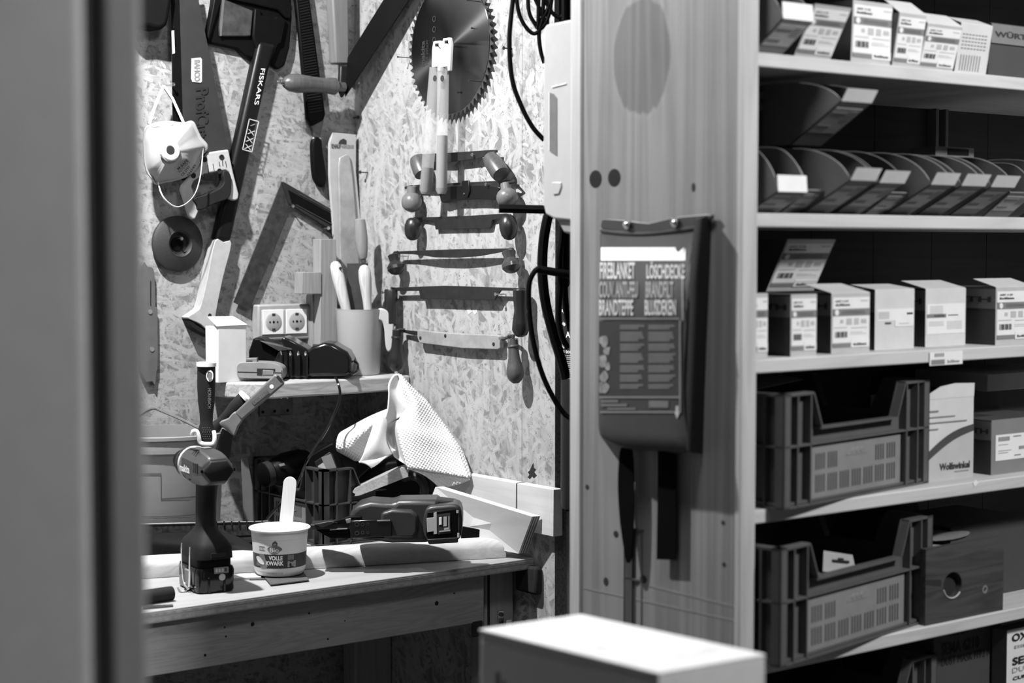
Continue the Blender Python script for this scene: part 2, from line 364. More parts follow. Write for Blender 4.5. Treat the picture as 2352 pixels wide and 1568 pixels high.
# ------------------------------------------------------------------ workbench
yF = -0.672
t = thing('workbench', 'wooden workbench with plywood top and deep pine apron', 'workbench', (-0.5, -0.35, 0))
MB().box(-2.2, -0.002, yF, -0.004, BZ - 0.022, BZ).build('bench_top', m_ply, t, bev=0.0015)
MB().box(-2.2, -0.003, yF - 0.0006, yF, BZ - 0.019, BZ - 0.013).build('ply_layer', m_plyedge, t)
MB().box(-2.2, -0.003, yF - 0.0006, yF, BZ - 0.009, BZ - 0.004).build('ply_layer', m_plyedge, t)
ya = yF + 0.02
ax1 = pl(1112, 1350, 1, ya).x; az0 = pl(1109, 1428, 1, ya).z
ap = MB().box(-2.2, ax1, ya, ya + 0.028, az0, BZ - 0.022).build('apron', m_apron, t, bev=0.002)
for q, r in (((1003, 1385), 5), ((580, 1433), 4.5), ((693, 1362), 2.5), ((710, 1408), 2.2), ((516, 1440), 2), ((519, 1461), 2.2), ((753, 1467), 2.2), ((471, 1504), 3), ((792, 1425), 1.5), ((1043, 1362), 2)):
    P = pl(q[0], q[1], 1, ya); MB().lathe([(r * 0.0008 * 1.1, 0), (r * 0.0008, 0.0006)], P, (0, -1, 0), 10).build('knot', m_knot, ap)
lx0 = pl(1114, 1400, 1, ya + 0.03).x; lx1 = pl(1180, 1400, 1, ya + 0.03).x
m_leg = wood('leg_pine', 0.26, 2, 0.25, 16, stretch=0.05)
leg = MB().box(lx0, lx1, ya + 0.03, ya + 0.08, 0, BZ - 0.022).build('leg', m_leg, t, bev=0.004)
MB().box(lx0 + 0.006, lx0 + 0.012, ya + 0.0295, ya + 0.031, 0, BZ - 0.03).build('joint_gap', m_hole, leg)
MB().box(-1.6, -1.53, ya + 0.03, ya + 0.09, 0, BZ - 0.022).build('leg', m_leg, t, bev=0.004)
bx = pl(1010, 1500, 1, -0.1).x
MB().box(bx, bx + 0.09, -0.11, -0.05, 0, BZ - 0.022).build('leg', m_leg, t, bev=0.004)
MB().box(pl(815, 1500, 1, -0.15).x, pl(900, 1500, 1, -0.15).x, -0.15, -0.1, 0, BZ - 0.022).build('leg', m_leg, t, bev=0.004)
b0 = pl(900, 1440, 1, -0.2); b1 = pl(1060, 1568, 1, -0.2)
MB().prism([b0, b0 + V((0.05, 0, 0.0)), b1 + V((0.05, 0, 0)), b1], (0, 0.03, 0)).build('brace', m_leg, t)
MB().box(-2.0, ax1, -0.1, -0.07, BZ - 0.16, BZ - 0.022).build('rear_rail', m_leg, t)
# bolted angle plates on the leg
pb = pl(1142, 1402, 1, ya + 0.03); pc = pl(1158, 1440, 1, ya + 0.03)
br = MB().box(pb.x, pb.x + 0.014, ya + 0.026, ya + 0.03, pc.z - 0.03, pb.z).build('angle_plate', m_steel, t, bev=0.0008)
MB().box(pb.x + 0.009, pb.x + 0.024, ya + 0.012, ya + 0.015, pc.z - 0.03, pb.z - 0.017).build('angle_plate', m_steel, t, bev=0.0008)
for dz in (0.008, 0.024):
    MB().lathe([(0.0045, 0), (0.0045, 0.004), (0.002, 0.004), (0.002, 0.002)], (pb.x + 0.007, ya + 0.026, pb.z - dz), (0, -1, 0), 10).build('bolt', m_dsteel, br)
pd = pl(1086, 1428, 1, ya - 0.001); pe = pl(1108, 1460, 1, ya - 0.001)
MB().box(pd.x, pe.x, ya - 0.001, ya + 0.003, pe.z, pd.z).build('corner_bracket', m_iron, t, bev=0.0008)
# block below the right end, against the wall
a = Rw(1182, 1292, 0.02); b = Rw(1230, 1368, 0.02)
tag(MB().box(-0.02, -0.001, b.y, a.y, b.z, a.z).build('wood_block', wood('shaded_block_wood', 0.025, 2, 0.3, 30, spec=0.05), bev=0.006, loc=(-0.03, a.y, b.z)), 'wooden block darkened for shade, fixed to the strand board wall under the bench end', 'block')  # shade below the bench end is put into the block's colour

# ------------------------------------------------------------------ shelving unit
SX, SYF = -0.398, -1.645
t = shelving = thing('shelving_unit', 'tall wooden shelving unit with pine side panel and five loaded shelves', 'shelves', (0.3, -1.5, 0))
ybk = pl(1340, 600, 0, SX).y; yb0 = pl(1329, 600, 0, SX).y; yb1 = pl(1304, 600, 0, SX).y
SP = MB().box(SX, SX + 0.028, SYF + 0.004, ybk, 0, 2.5).build('side_panel', m_pineP, t, bev=0.0015)
MB().box(SX - 0.001, SX + 0.03, SYF - 0.008, SYF + 0.004, 0, 2.5).build('front_upright', m_pinez, t, bev=0.002)
MB().box(SX + 0.004, SX + 0.045, yb0, yb1, 0, 2.5).build('rear_batten', wood('rear_batten', 0.42, 2, 0.25, 20), t, bev=0.003)
MB().box(SX + 0.012, SX + 0.03, ybk, yb0, 0, 2.5).build('gap_shade', m_hole, t)  # black strip standing in for the shade between panel and batten
for q, rx, rz in (((1368, 411), 15, 21), ((1411, 408), 15, 21), ((1349, 1118), 4.5, 6), ((1415, 1226), 6, 8), ((1593, 430), 4, 10), ((1392, 1335), 6, 10), ((1478, 1330), 8, 10), ((1663, 1296), 4, 5), ((1661, 1200), 4, 5)):
    P = pl(q[0], q[1], 0, SX); s_ = 0.00066
    MB().loft([[P + V((-h, rx * 1.5 * s_ * math.cos(k * math.pi / 8) * f, rz * s_ * math.sin(k * math.pi / 8) * f)) for k in range(16)] for h, f in ((-0.001, 1), (0.0004, 1), (0.0005, 0.7))]).build('knot', m_knot if rx > 10 else plain('small_knot', 0.03, 0.7, spec=0.1), SP)
for q in (((1340, 1352), (1690, 1428)), ((1430, 1332), (1690, 1396))):
    a = pl(*q[0], 0, SX - 0.0004); b = pl(*q[1], 0, SX - 0.0004)
    MB().prism([a, b, b + V((0, 0, 0.003)), a + V((0, 0, 0.003))], (0.002, 0, 0)).build('pencil_line', plain('pencil', 0.17, 0.8), SP)
SHZ = [1.808, 1.579, 1.368, 1.149, 0.926]; STH = 0.0205
SHELF = [z + STH for z in SHZ]
XR = 1.0
for z in SHZ:
    MB().box(SX + 0.028, XR, SYF, ybk, z, z + STH).build('shelf_board', m_shelfw, t, bev=0.002)
MB().box(SX + 0.028, XR, SYF, ybk, 2.05, 2.07).build('shelf_board', m_shelfw, t, bev=0.002)
MB().box(SX + 0.028, XR, SYF, ybk, 0.69, 0.71).build('shelf_board', m_shelfw, t, bev=0.002)
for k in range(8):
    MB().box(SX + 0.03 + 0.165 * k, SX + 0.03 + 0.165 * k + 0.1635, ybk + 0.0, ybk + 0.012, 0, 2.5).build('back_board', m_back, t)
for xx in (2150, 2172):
    P = pl(xx, 300, 1, ybk - 0.02); MB().box(P.x, P.x + 0.008, ybk - 0.02, ybk, SHELF[1], SHZ[0]).build('back_strip', m_mid, t)
MB().box(XR, XR + 0.028, SYF, ybk, 0, 2.5).build('side_panel', m_pinez, t)
# price label taped on the third shelf's edge
a = pl(2135, 806, 1, SYF - 0.0015); b = pl(2210, 832, 1, SYF - 0.0015)
fc = Face((a.x, SYF - 0.0015, b.z - 0.002), (b.x - a.x, 0, 0), (0, 0, a.z - b.z))
lb = rects(None, 'shelf_label', m_paper, fc, [(0, 0, 1, 1)]); lb.location = (0, 0, 0)
tag(lb, 'small white printed label stuck on the edge of the third shelf', 'label')
rects(lb, 'printed_band', m_grey1, fc, [(0.04, 0.05, 0.45, 0.42)], 0.0009); rects(lb, 'barcode', m_ink, fc, [(0.15 + 0.06 * k, 0.62, 0.18 + 0.06 * k, 0.9) for k in range(5)], 0.0009)
text(lb, '3x50mm', m_ink, fc, 0.52, 0.12, 0.9, 0.35, 0.02)
# ------------------------------------------------------------------ tools on the left wall
def screw(fn, base, ln, mat=None, parent=None, r=0.0018, label=None):
    P = fn(base[0], base[1]); n = V((0, -1, 0)) if fn is L else V((-1, 0, 0))
    mb = MB().lathe([(r * 0.8, -0.004), (r * 0.8, ln - 0.002), (r * 2.2, ln - 0.0015), (r * 2.2, ln), (r, ln), (r * 0.7, ln - 0.001)], P, n, 10)
    o = mb.build('screw', mat or m_steel, parent, loc=None if parent else P)
    if not parent: tag(o, label, 'screw')
    return o
def ribbon(mb, path, wdt, thk, wdir):
    """flat strap along 3-D path"""
    path = [V(q) for q in path]; rings = []
    for i, p in enumerate(path):
        t_ = (path[min(i + 1, len(path) - 1)] - path[max(i - 1, 0)]).normalized()
        wd = V(wdir) - t_ * V(wdir).dot(t_)
        wd.normalize(); n_ = t_.cross(wd)
        rings.append([p + wd * wdt / 2 + n_ * thk / 2, p - wd * wdt / 2 + n_ * thk / 2, p - wd * wdt / 2 - n_ * thk / 2, p + wd * wdt / 2 - n_ * thk / 2])
    return mb.loft(rings)

# hand saw
t = thing('hand_saw', 'large hand saw with pale handle and dark rubber grip, hanging blade up', 'saw', L(460, 350))
m_sawb = plain('saw_blade_coat', 0.024, 0.5, 0.0, spec=0.2)
bl = trace(L, [(393, -30), (450, -30), (527, 352), (470, 400), (420, 415), (398, 400)], 0.036, 0.0015).build('blade', m_sawb, t)
trace(L, [(394, -30), (411, -30), (420, 300), (424, 400), (399, 400)], 0.0372, 0.001).build('blade_back', m_black, bl)
fcs = quadface(L(440, 215, 0.0372), L(440, 320, 0.0372), L(482, 209, 0.0372))
text(bl, 'ProfCut', plain('blade_print', 0.008, 0.6), fcs, -0.1, 0.2, 1.0, 0.92, 0.03, 0.0006)
trace(L, [(440, 134), (461, 132), (464, 136), (464, 187), (461, 190), (442, 188), (439, 180)], 0.0375, 0.0008).build('brand_badge', m_grey2, bl)
fcb = quadface(L(443, 137, 0.0378), L(443, 188, 0.0378), L(462, 136, 0.0378))
text(bl, 'BAHCO', m_grey1, fcb, 0.02, 0.15, 0.98, 0.85, 0.04, 0.0004)
trace(L, [(394, 70), (400, 70), (402, 122), (396, 124)], 0.0378, 0.0006).build('scale_print', m_grey2, bl)
hp = trace(L, [(478, 350), (525, 343), (536, 395), (549, 446), (548, 456), (541, 461), (530, 458), (526, 452), (531, 415), (527, 396), (518, 391), (470, 399), (445, 416), (440, 428), (447, 445), (460, 478), (449, 503), (443, 503), (436, 495), (424, 455), (418, 436), (420, 425), (440, 402), (462, 378)], 0.050, 0.014).build('handle', m_lightp, t, bev=0.004, seg=3)
gp = trace(L, sm([(516, 391), (527, 396), (532, 415), (527, 453), (495, 467), (459, 483), (453, 470), (446, 456), (475, 446), (505, 432), (515, 418), (512, 402)], 3), 0.057, 0.022).build('grip', m_rub, t, bev=0.007, seg=3)
for q in ((509, 361), (470, 366), (444, 403), (504, 393)):
    MB().lathe([(0.006, 0), (0.006, 0.001), (0.0035, 0.001), (0.003, 0.0001)], L(q[0], q[1], 0.050), (0, -1, 0), 14).build('rivet', m_dark, hp)
for q in ((503, 371, 505, 382), (511, 369, 512, 381), (518, 370, 520, 384), (477, 379, 480, 400), (489, 376, 492, 392)):
    a, b = L(q[0], q[1], 0.0502), L(q[2], q[3], 0.0502)
    MB().tube([a, b], 0.0008, 6).build('groove', m_dark, hp)

# axe with plastic head guard
t = thing('axe', 'long dark axe with pale lower handle, head in a black blade guard', 'axe', L(550, 400))
AF = 0.027
trace(L, [(494, -40), (488, 10), (474, 88), (476, 97), (505, 104), (545, 112), (562, 128), (582, 136), (600, 128), (640, 160), (655, 150), (666, 110), (672, 40), (668, -40)], 0.018, 0.017).build('head_guard', m_black, t, bev=0.004)
gr = trace(L, [(500, -40), (476, 86), (482, 92), (512, -10)], 0.025, 0.012).build('guard_rim', m_black, t, bev=0.003)
trace(L, [(512, -20), (520, -4), (638, 22), (655, 40), (668, 44), (672, 20), (660, -20)], 0.027, 0.012).build('guard_rim', m_black, t, bev=0.003)
hd = trace(L, [(511, -8), (516, -2), (582, 24), (577, 83), (563, 84), (505, 83), (504, 60)], 0.026, 0.008).build('axe_head', m_dsteel, t, bev=0.003)
trace(L, [(511, -8), (516, -2), (509, 82), (505, 83), (504, 60)], 0.0264, 0.002).build('ground_edge', m_steel, hd)
trace(L, [(586, 18), (600, 22), (600, 34), (632, 42), (636, 36), (658, 46), (648, 100), (640, 104), (622, 150), (588, 140), (591, 112), (584, 95), (581, 80)], AF, 0.018).build('handle_socket', m_black, t, bev=0.004)
hdl = trace(L, [(596, 92), (638, 100), (622, 152), (531, 559), (494, 553)], AF + 0.004, 0.03).build('shaft', plain('shaft_black', 0.005, 0.38, spec=0.2), t, bev=0.011, seg=4)
trace(L, sm([(494, 553), (514, 556), (532, 559), (512, 640), (497, 715), (494, 740), (490, 765), (486, 769), (462, 745), (434, 732), (434, 726), (452, 714), (462, 700), (478, 630)], 3), AF + 0.0045, 0.031).build('butt_grip', m_lightp, t, bev=0.008, seg=4)
trace(L, [(434, 727), (450, 745), (466, 755), (484, 772), (480, 774), (455, 762), (440, 752), (434, 738)], AF + 0.002, 0.028).build('butt_pad', m_rub, t, bev=0.004)
MB().lathe([(0.0045, 0), (0.004, 0.0005)], L(482, 724, AF + 0.0046), (0, -1, 0), 12).build('lanyard_hole', m_hole, t)
fcx = quadface(L(597, 157, AF + 0.0045), L(581, 240, AF + 0.0045), L(611, 158, AF + 0.0045))
text(hdl, 'FISKARS', m_inkw, fcx, 0, 0.15, 1, 0.85, 0.0, 0.0012)
a = AF + 0.005
fcl = quadface(L(556, 344, a), L(579, 350, a), L(572, 272, a))
rects(hdl, 'warning_frame', m_grey2, fcl, [(0, 0, 1, 0.03), (0, 0.97, 1, 1), (0, 0, 0.07, 1), (0.93, 0, 1, 1)], 0.001)
mb = MB()
for k, c_ in enumerate((0.13, 0.36, 0.6, 0.84)):
    for s_ in (0, 1):
        x0, x1 = (0.2, 0.8) if s_ == 0 else (0.8, 0.2)
        if k == 3: x0, x1, dy = 0.3, 0.7, 0.05
        else: dy = 0.075
        q = [fcl.p(x0 - 0.06, c_ - dy), fcl.p(x0 + 0.06, c_ - dy), fcl.p(x1 + 0.06, c_ + dy), fcl.p(x1 - 0.06, c_ + dy)]; mb.prism(q, fcl.n * 0.001)
stuff(mb.build('warning_symbols', m_grey2, hdl))

# dark pouch corner at the top left
t = tag(trace(L, sm([(300, -60), (392, -60), (390, 40), (380, 62), (366, 68), (340, 62), (300, 52)], 2), 0.06, 0.055).build('tool_pouch', plain('pouch_cloth', 0.004, 0.7, spec=0.08), bev=0.01, seg=3, loc=L(350, 60)), 'black pouch hanging beside the saw blade at the top', 'pouch')
# spirit-level like slotted bar at the far left, half hidden by the door frame
t = thing('slotted_bar', 'dark flat metal bar with slots on the wall beside the door frame', 'bar', L(345, 880))
trace(L, sm([(322, 616), (340, 612), (352, 616), (356, 640), (357, 705), (362, 712), (363, 840), (360, 852), (357, 885), (350, 876), (322, 850)], 2), 0.012, 0.01).build('bar', plain('bar_metal', 0.09, 0.5), t, bev=0.002)
for q in ((345, 716), (349, 802)): MB().lathe([(0.005, 0), (0.005, 0.0015), (0.003, 0.0015)], L(q[0], q[1], 0.012), (0, -1, 0), 12).build('rivet', m_mid, t)
MB().tube([L(346, 645, 0.0125), L(346, 700, 0.0125)], 0.0012, 6).build('slot', m_hole, t)
# dust mask
MC = (392, 347); MO = 0.042
t = thing('dust_mask', 'white moulded dust mask with round valve hung by its strap', 'mask', L(*MC))
rim = sm([(330, 300), (346, 284), (385, 277), (420, 281), (436, 277), (448, 282), (463, 314), (478, 332), (476, 346), (464, 358), (456, 384), (440, 400), (420, 410), (395, 417), (376, 420), (357, 424), (350, 414), (334, 392), (328, 345)], 3)
n = len(rim); rings = []
for f, h in ((1.0, 0.010), (0.97, 0.014), (0.92, 0.0135), (0.89, 0.017), (0.80, 0.033), (0.68, 0.045), (0.5, 0.055), (0.3, 0.060), (0.1, 0.062)):
    ring = []
    for k, q in enumerate(rim):
        wv = 0.0012 * math.sin(k * 2.4) * (1 - abs(f - 0.75) * 2) if f < 0.9 else (0.0008 if k % 2 else -0.0008)
        if h > 0.014: wv += 0.0010 * math.sin(7 * 2 * math.pi * k / n + 9 * f) * min(1, (1 - f) * 4) * f
        ring.append(L(MC[0] + (q.x - MC[0]) * f, MC[1] + (q.y - MC[1]) * f, h + wv + MO))
    rings.append(ring)
mk = MB().loft(rings, caps=False); mk.f.append(tuple(range((len(rings) - 1) * n, len(rings) * n)))
ms = mk.build('mask_shell', plain('mask_cloth', 0.29, 0.9, var=0.05, bump=0.2), t, ang=70, norm=True)
ms.modifiers.new('s', 'SOLIDIFY').thickness = 0.0015
VC = L(389, 346, 0.060 + MO)
nv = (V((0, -1, 0)) + V((-0.05, 0, 0.08))).normalized()
vl = MB().lathe([(0.022, -0.004), (0.022, 0.004), (0.0195, 0.007), (0.011, 0.007), (0.0095, 0.006)], VC, nv, 28).build('valve', m_white, t)
MB().lathe([(0.0095, 0.0065), (0.0085, 0.0072)], VC, nv, 20).build('valve_opening', m_hole, vl)
MB().tube([VC + V((0.0225 * math.cos(a), -0.003, 0.0225 * math.sin(a))) for a in [math.radians(d) for d in range(200, 345, 12)]], 0.0022, 6).build('valve_slot', m_grey1, vl)
MB().tube([L(q[0], q[1], q[2] + MO) for q in sm([(338, 306, 0.016), (345, 296, 0.022), (358, 290, 0.026), (375, 291, 0.028), (397, 286, 0.021)], 3, False)], 0.0018, 6).build('nose_clip', plain('nose_clip', 0.35, 0.5), t)
for s_, a0, b0, a1, b1, bo in (('M-SAFE', 410, 391, 433, 369, 0.04), ('6210 FFP2', 413, 397, 437, 373, 0), ('CE 2797', 419, 405, 438, 384, 0.02), ('EN149', 434, 405, 451, 380, 0.02)):
    d = V((a1 - a0, b1 - b0)); q = V((-d.y, d.x)).normalized() * -6.0
    def mp(a, b, A=(a0, b0), d=d, q=q):
        X, Y = A[0] + d.x * a + q.x * (b), A[1] + d.y * a + q.y * (b)
        r_ = max(((X - MC[0]) / 72) ** 2 + ((Y - MC[1]) / 72) ** 2, 0.01) ** 0.5
        return L(X, Y, MO + 0.066 - 0.048 * max(0, r_ - 0.35) ** 1.35 + 0.0)
    text(ms, s_, m_ink, None, 0, 0, 1, 1, bo, map2=mp)
sp = MB(); ribbon(sp, px(lambda x, y, o: L(x, y, o), [(376, 196)], 0.046) + [L(358, 238, 0.056), L(343, 284, 0.054)], 0.006, 0.001, (1, 0, 0.4)); sp.build('strap', m_paper, t)
sp = MB(); ribbon(sp, [L(376, 196, 0.046), L(396, 225, 0.058), L(411, 258, 0.058), L(424, 287, 0.056)], 0.006, 0.001, (1, 0, -0.4)); sp.build('strap', m_paper, t)
sp = MB(); ribbon(sp, sm([L(466, 340, 0.062), L(464, 372, 0.078), L(459, 410, 0.087), L(448, 444, 0.087), L(428, 467, 0.087), L(405, 475, 0.086), L(384, 463, 0.084), L(370, 443, 0.076), L(363, 418, 0.058)], 4, False), 0.0035, 0.001, (0, -1, 0.6)); sp.build('strap', m_paper, t)
screw(L, (374, 198), 0.052, label='screw the dust mask hangs from')
# round rubber backing pad
t = thing('sanding_pad', 'round black sanding pad with hollow centre hung on a screw', 'pad', L(404, 560))
PC = L(403, 560, 0.0)
MB().lathe([(0.060, 0.004), (0.0605, 0.012), (0.054, 0.016), (0.028, 0.022), (0.0255, 0.020), (0.0235, 0.006), (0.0, 0.006)], PC, (0.05, -1, 0.02), 40).build('pad_body', plain('pad_rubber', 0.018, 0.6, bump=0.4), t, ang=50)
MB().lathe([(0.026, 0.0195), (0.0285, 0.0222), (0.030, 0.021)], PC, (0.05, -1, 0.02), 36, caps=False).build('hub_ring', m_dark, t)
MB().lathe([(0.015, 0.006), (0.015, 0.008), (0.009, 0.008), (0.009, 0.0065)], PC, (0.05, -1, 0.02), 24).build('hub', m_black, t)
screw(L, (403, 548), 0.03, label='screw in the middle of the round sanding pad')
# tinned framing square
t = thing('try_square', 'old dark steel carpenter square hung point up on two screws', 'square', L(650, 470))
b1 = trace(L, [(646, 419), (652, 417), (672, 470), (573, 713), (537, 694)], 0.012, 0.003).build('blade', plain('worn_steel', 0.022, 0.6, 0.1, var=0.6, scale=70), t, bev=0.0006)
a1_ = trace(L, [(648, 417), (655, 419), (775, 488), (775, 537), (664, 468)], 0.016, 0.008).build('stock', m_iron, t, bev=0.001)
trace(L, [(662, 436), (772, 496), (772, 524), (670, 466)], 0.0165, 0.001).build('stock_channel', m_black, a1_)
for q in ((688, 446, 770, 490), (680, 470, 765, 516)): MB().tube([L(q[0], q[1], 0.017), L(q[2], q[3], 0.017)], 0.0011, 6).build('channel_rib', m_dsteel, a1_)
screw(L, (661, 474), 0.024, label='left of two screws holding up the dark carpenter square')
screw(L, (739, 524), 0.03, label='right of two screws holding up the dark carpenter square')
# wire brush / rasp
t = thing('wire_brush', 'long dark wire brush hanging handle down behind the wooden knob', 'brush', L(730, 420))
bb = trace(L, [(678, -30), (708, -30), (748, 262), (744, 276), (718, 290), (706, 272), (692, 120)], 0.018, 0.012).build('brush_body', m_black, t, bev=0.003)
mb = MB()
for k in range(44):
    y = -20 + k * 6.4; f = (y + 30) / 300
    x0, x1 = 682 + 26 * f, 708 + 38 * f - 3
    mb.tube([L(x0 + 2, y + 3, 0.0185), L(x1 - 1, y - 2, 0.0185)], 0.0013, 5)
bo_ = mb.build('bristle_rows', plain('bristle', 0.012, 0.45, spec=0.2), t); bo_['kind'] = 'stuff'
trace(L, [(713, 275), (744, 276), (738, 305), (736, 318), (721, 318), (720, 306), (716, 292)], 0.014, 0.004).build('tang', m_dsteel, t, bev=0.001)
trace(L, [(719, 315), (739, 315), (739, 320), (719, 320)], 0.019, 0.014).build('ferrule', m_steel, t, bev=0.002)
trace(L, sm([(720, 318), (739, 318), (744, 350), (752, 405), (749, 424), (741, 430), (731, 424), (722, 405), (718, 360)], 3), 0.021, 0.016).build('handle', m_black, t, bev=0.006, seg=3)
# bow saw end: turned handle, upright wooden strip, dark diagonal blade
t = thing('frame_saw', 'old saw with turned wooden handle and wide dark diagonal blade', 'saw', L(790, 200))
HP0, HP1 = L(641, 188, 0.075), L(790, 200, 0.055)
turned(MB(), HP0, HP1, [(0, 0.002), (0.02, 0.005), (0.07, 0.0055), (0.09, 0.012), (0.16, 0.019), (0.26, 0.0215), (0.5, 0.018), (0.72, 0.0165), (0.80, 0.019), (0.85, 0.019), (0.88, 0.012), (0.93, 0.011), (1.0, 0.011)], 20).build('handle', m_handle, t)
turned(MB(), L(637, 187, 0.075), L(652, 189, 0.073), [(0, 0.002), (0.3, 0.005), (1, 0.006)], 12).build('end_nut', m_steel, t)
trace(L, [(762, -40), (800, -40), (803, 148), (772, 145)], 0.05, 0.03).build('stretcher', wood('strip_wood', 0.17, 2, 0.2, 40), t, bev=0.004)
trace(L, [(783, 150), (800, 152), (800, 205), (788, 225), (780, 205)], 0.05, 0.012).build('end_fitting', m_iron, t, bev=0.003)
a = [L(794, 220, 0.045), L(800, 150, 0.045), Rw(920, -30, 0.05), Rw(985, -60, 0.05)]
dblade = [L(792, 222, 0.05), L(798, 132, 0.05), Rw(905, -40, 0.03), Rw(965, -40, 0.03)]
MB().prism(dblade, (0.006, 0.006, 0)).build('blade', m_bsteel, t, bev=0.001)
# small screws in the corner
screw(L, (812, 270), 0.02, m_iron, label='dark bent screw on the left wall near the corner')

# ------------------------------------------------------------------ sockets
sa, sb_ = L(593, 700, 0.03), L(712, 778, 0.03)
t = thing('power_socket', 'grey framed double power socket on the left wall above the shelf', 'socket', L(652, 740))
sx0, sx1, sz0, sz1 = sa.x, sb_.x, sb_.z, sa.z
fr = MB().box(sx0, sx1, -0.030, 0, sz0, sz1).build('socket_box', plain('socket_grey', 0.3, 0.4), t, bev=0.004, seg=3)
MB().box(sx0 + 0.008, sx1 - 0.008, -0.032, -0.028, sz0 + 0.012, sz1 - 0.012).build('frame', m_lightp, t, bev=0.001)
zc = (sz0 + sz1) / 2 + 0.001
for k in (0, 1):
    cx = sx0 + (sx1 - sx0) * (0.275 + 0.45 * k)
    so = MB().box(cx - 0.0265, cx + 0.0265, -0.0335, -0.031, zc - 0.0275, zc + 0.0275).build('socket_insert', m_white, t, bev=0.0008)
    MB().lathe([(0.0205, 0.0), (0.0205, 0.0004), (0.0195, 0.0006)], (cx, -0.0334, zc), (0, -1, 0), 32).build('socket_cup', plain('cup_white', 0.4, 0.4), so)
    MB().lathe([(0.0192, 0.0007), (0.0178, 0.0012)], (cx + 0.0015, -0.0334, zc - 0.001), (0, -1, 0), 32).build('socket_floor', plain('cup_floor', 0.3, 0.5), so)
    for dx in (-0.0095, 0.0095): MB().lathe([(0.0022, 0), (0.0022, 0.0004)], (cx + dx, -0.0347, zc), (0, -1, 0), 10).build('pin_hole', m_hole, so)
    MB().lathe([(0.0028, 0), (0.0028, 0.0004)], (cx, -0.0347, zc), (0, -1, 0), 12).build('screw_head', m_black, so)
    for s_ in (-1, 1): MB().box(cx - 0.004, cx + 0.004, -0.0352, -0.0344, zc + s_ * 0.0165 - 0.0025, zc + s_ * 0.0165 + 0.0025).build('earth_clip', m_ink, so)

# ------------------------------------------------------------------ small corner shelf and what stands on it
SZ = 1.266
t = thing('corner_shelf', 'thick pale live edge wooden shelf fixed in the corner', 'shelf', (-0.2, -0.1, SZ - 0.032))
xl = L(488, 862).x
fr_ = B(598, 884, SZ)
poly = [(xl, -0.001), (xl - 0.02, -0.06), (xl - 0.012, -0.13), (fr_.x, fr_.y + 0.05), (fr_.x + 0.04, -0.236), (-0.22, -0.232), (-0.1, -0.228), (-0.002, -0.222), (-0.002, -0.001)]
xq = B(492, 866, SZ)
poly = [(xl, -0.001), (-0.43, -0.08), (-0.425, -0.165), (-0.36, -0.238), (-0.28, -0.232), (-0.15, -0.236), (-0.002, -0.226), (-0.002, -0.001)]
MB().prism([V((a, b, SZ - 0.033)) for a, b in poly], (0, 0, 0.033)).build('shelf_board', m_liveedge, t, bev=0.004, seg=2)
ba, bb_ = L(600, 925, 0.012), L(676, 948, 0.012)
bk = MB().box(ba.x, bb_.x, -0.004, 0, bb_.z - 0.004, ba.z + 0.02).build('bracket_plate', m_dsteel, t, bev=0.001)
for f in (0.1, 0.45, 0.85): MB().lathe([(0.0035, 0), (0.0035, 0.001), (0.0018, 0.001)], (ba.x + (bb_.x - ba.x) * f, -0.004, bb_.z + 0.006), (0, -1, 0), 10).build('screw_head', m_black, bk)
hk = C(651, 905, 3.66)
t2 = thing('hasp', 'small shiny hasp screwed to the shelf front', 'hasp', C(651, 900, 3.66))
MB().tube([C(q[0], q[1], 3.655) for q in sm([(645, 915), (650, 912), (648, 904), (653, 898), (650, 890), (655, 882), (660, 890), (656, 898), (660, 904), (657, 912), (662, 915)], 2, False)], 0.0013, 6).build('wire_loop', m_chrome, t2)

# white folded carton
def upbox(nm, parent, mat, a, b, zt, z0, depth, bev=0.001, dirv=None):
    """box whose front bottom edge runs a->b"""
    a = V((a.x, a.y, z0)); b = V((b.x, b.y, z0)); d = (b - a); back = dirv or V((-d.y, d.x, 0)).normalized() * depth
    return MB().prism([a, b, b + back, a + back], (0, 0, zt - z0)).build(nm, mat, parent, bev=bev), a, b, back
t = thing('white_carton', 'plain white carton with its lid flap pushed up', 'box', (-0.37, -0.08, SZ))
a, b = B(502, 866, SZ), B(566, 862, SZ); a.y = -0.165; a = V((pl(502, 866, 1, -0.165).x, -0.165, SZ)); b = V((pl(566, 866, 1, -0.150).x, -0.150, SZ))
zt = pl(535, 748, 1, -0.155).z
_, a, b, bk_ = upbox('carton_body', t, m_paper, a, b, zt, SZ, 0.042)
q = [a + V((-0.004, -0.002, zt - SZ)), b + V((0.002, -0.002, zt - SZ + 0.001)), b + bk_ * 0.75 + V((-0.008, 0, zt - SZ + 0.018)), a + bk_ * 0.75 + V((-0.002, 0, zt - SZ + 0.019))]
MB().prism(q, (0, 0, 0.001)).build('lid_flap', m_paper, t)
# charger
t = thing('battery_charger', 'glossy black battery charger lying on the corner shelf', 'charger', (-0.2, -0.12, SZ))
CZ = 3.70
def chp(pts, Z, th, nm, mt, par, bev=0.004): return trace(C, pts, Z, th).build(nm, mt, par, bev=bev, seg=3)
cb_ = chp([(628, 866), (624, 838), (640, 806), (654, 800), (662, 803), (664, 868)], CZ, 0.09, 'slot_end', m_blackg, t)
chp([(573, 856), (571, 808), (582, 776), (600, 777), (640, 803), (630, 842), (632, 866)], CZ + 0.012, 0.085, 'slot_block', m_black, t)
chp([(645, 778), (652, 774), (668, 780), (704, 800), (712, 815), (708, 868), (662, 868), (652, 802)], CZ + 0.004, 0.09, 'bay_wall', m_blackg, t)
cbb = chp([(700, 866), (704, 806), (716, 796), (745, 787), (765, 789), (798, 808), (807, 824), (807, 852), (800, 864)], CZ, 0.10, 'charger_body', m_blackg, t, 0.008)
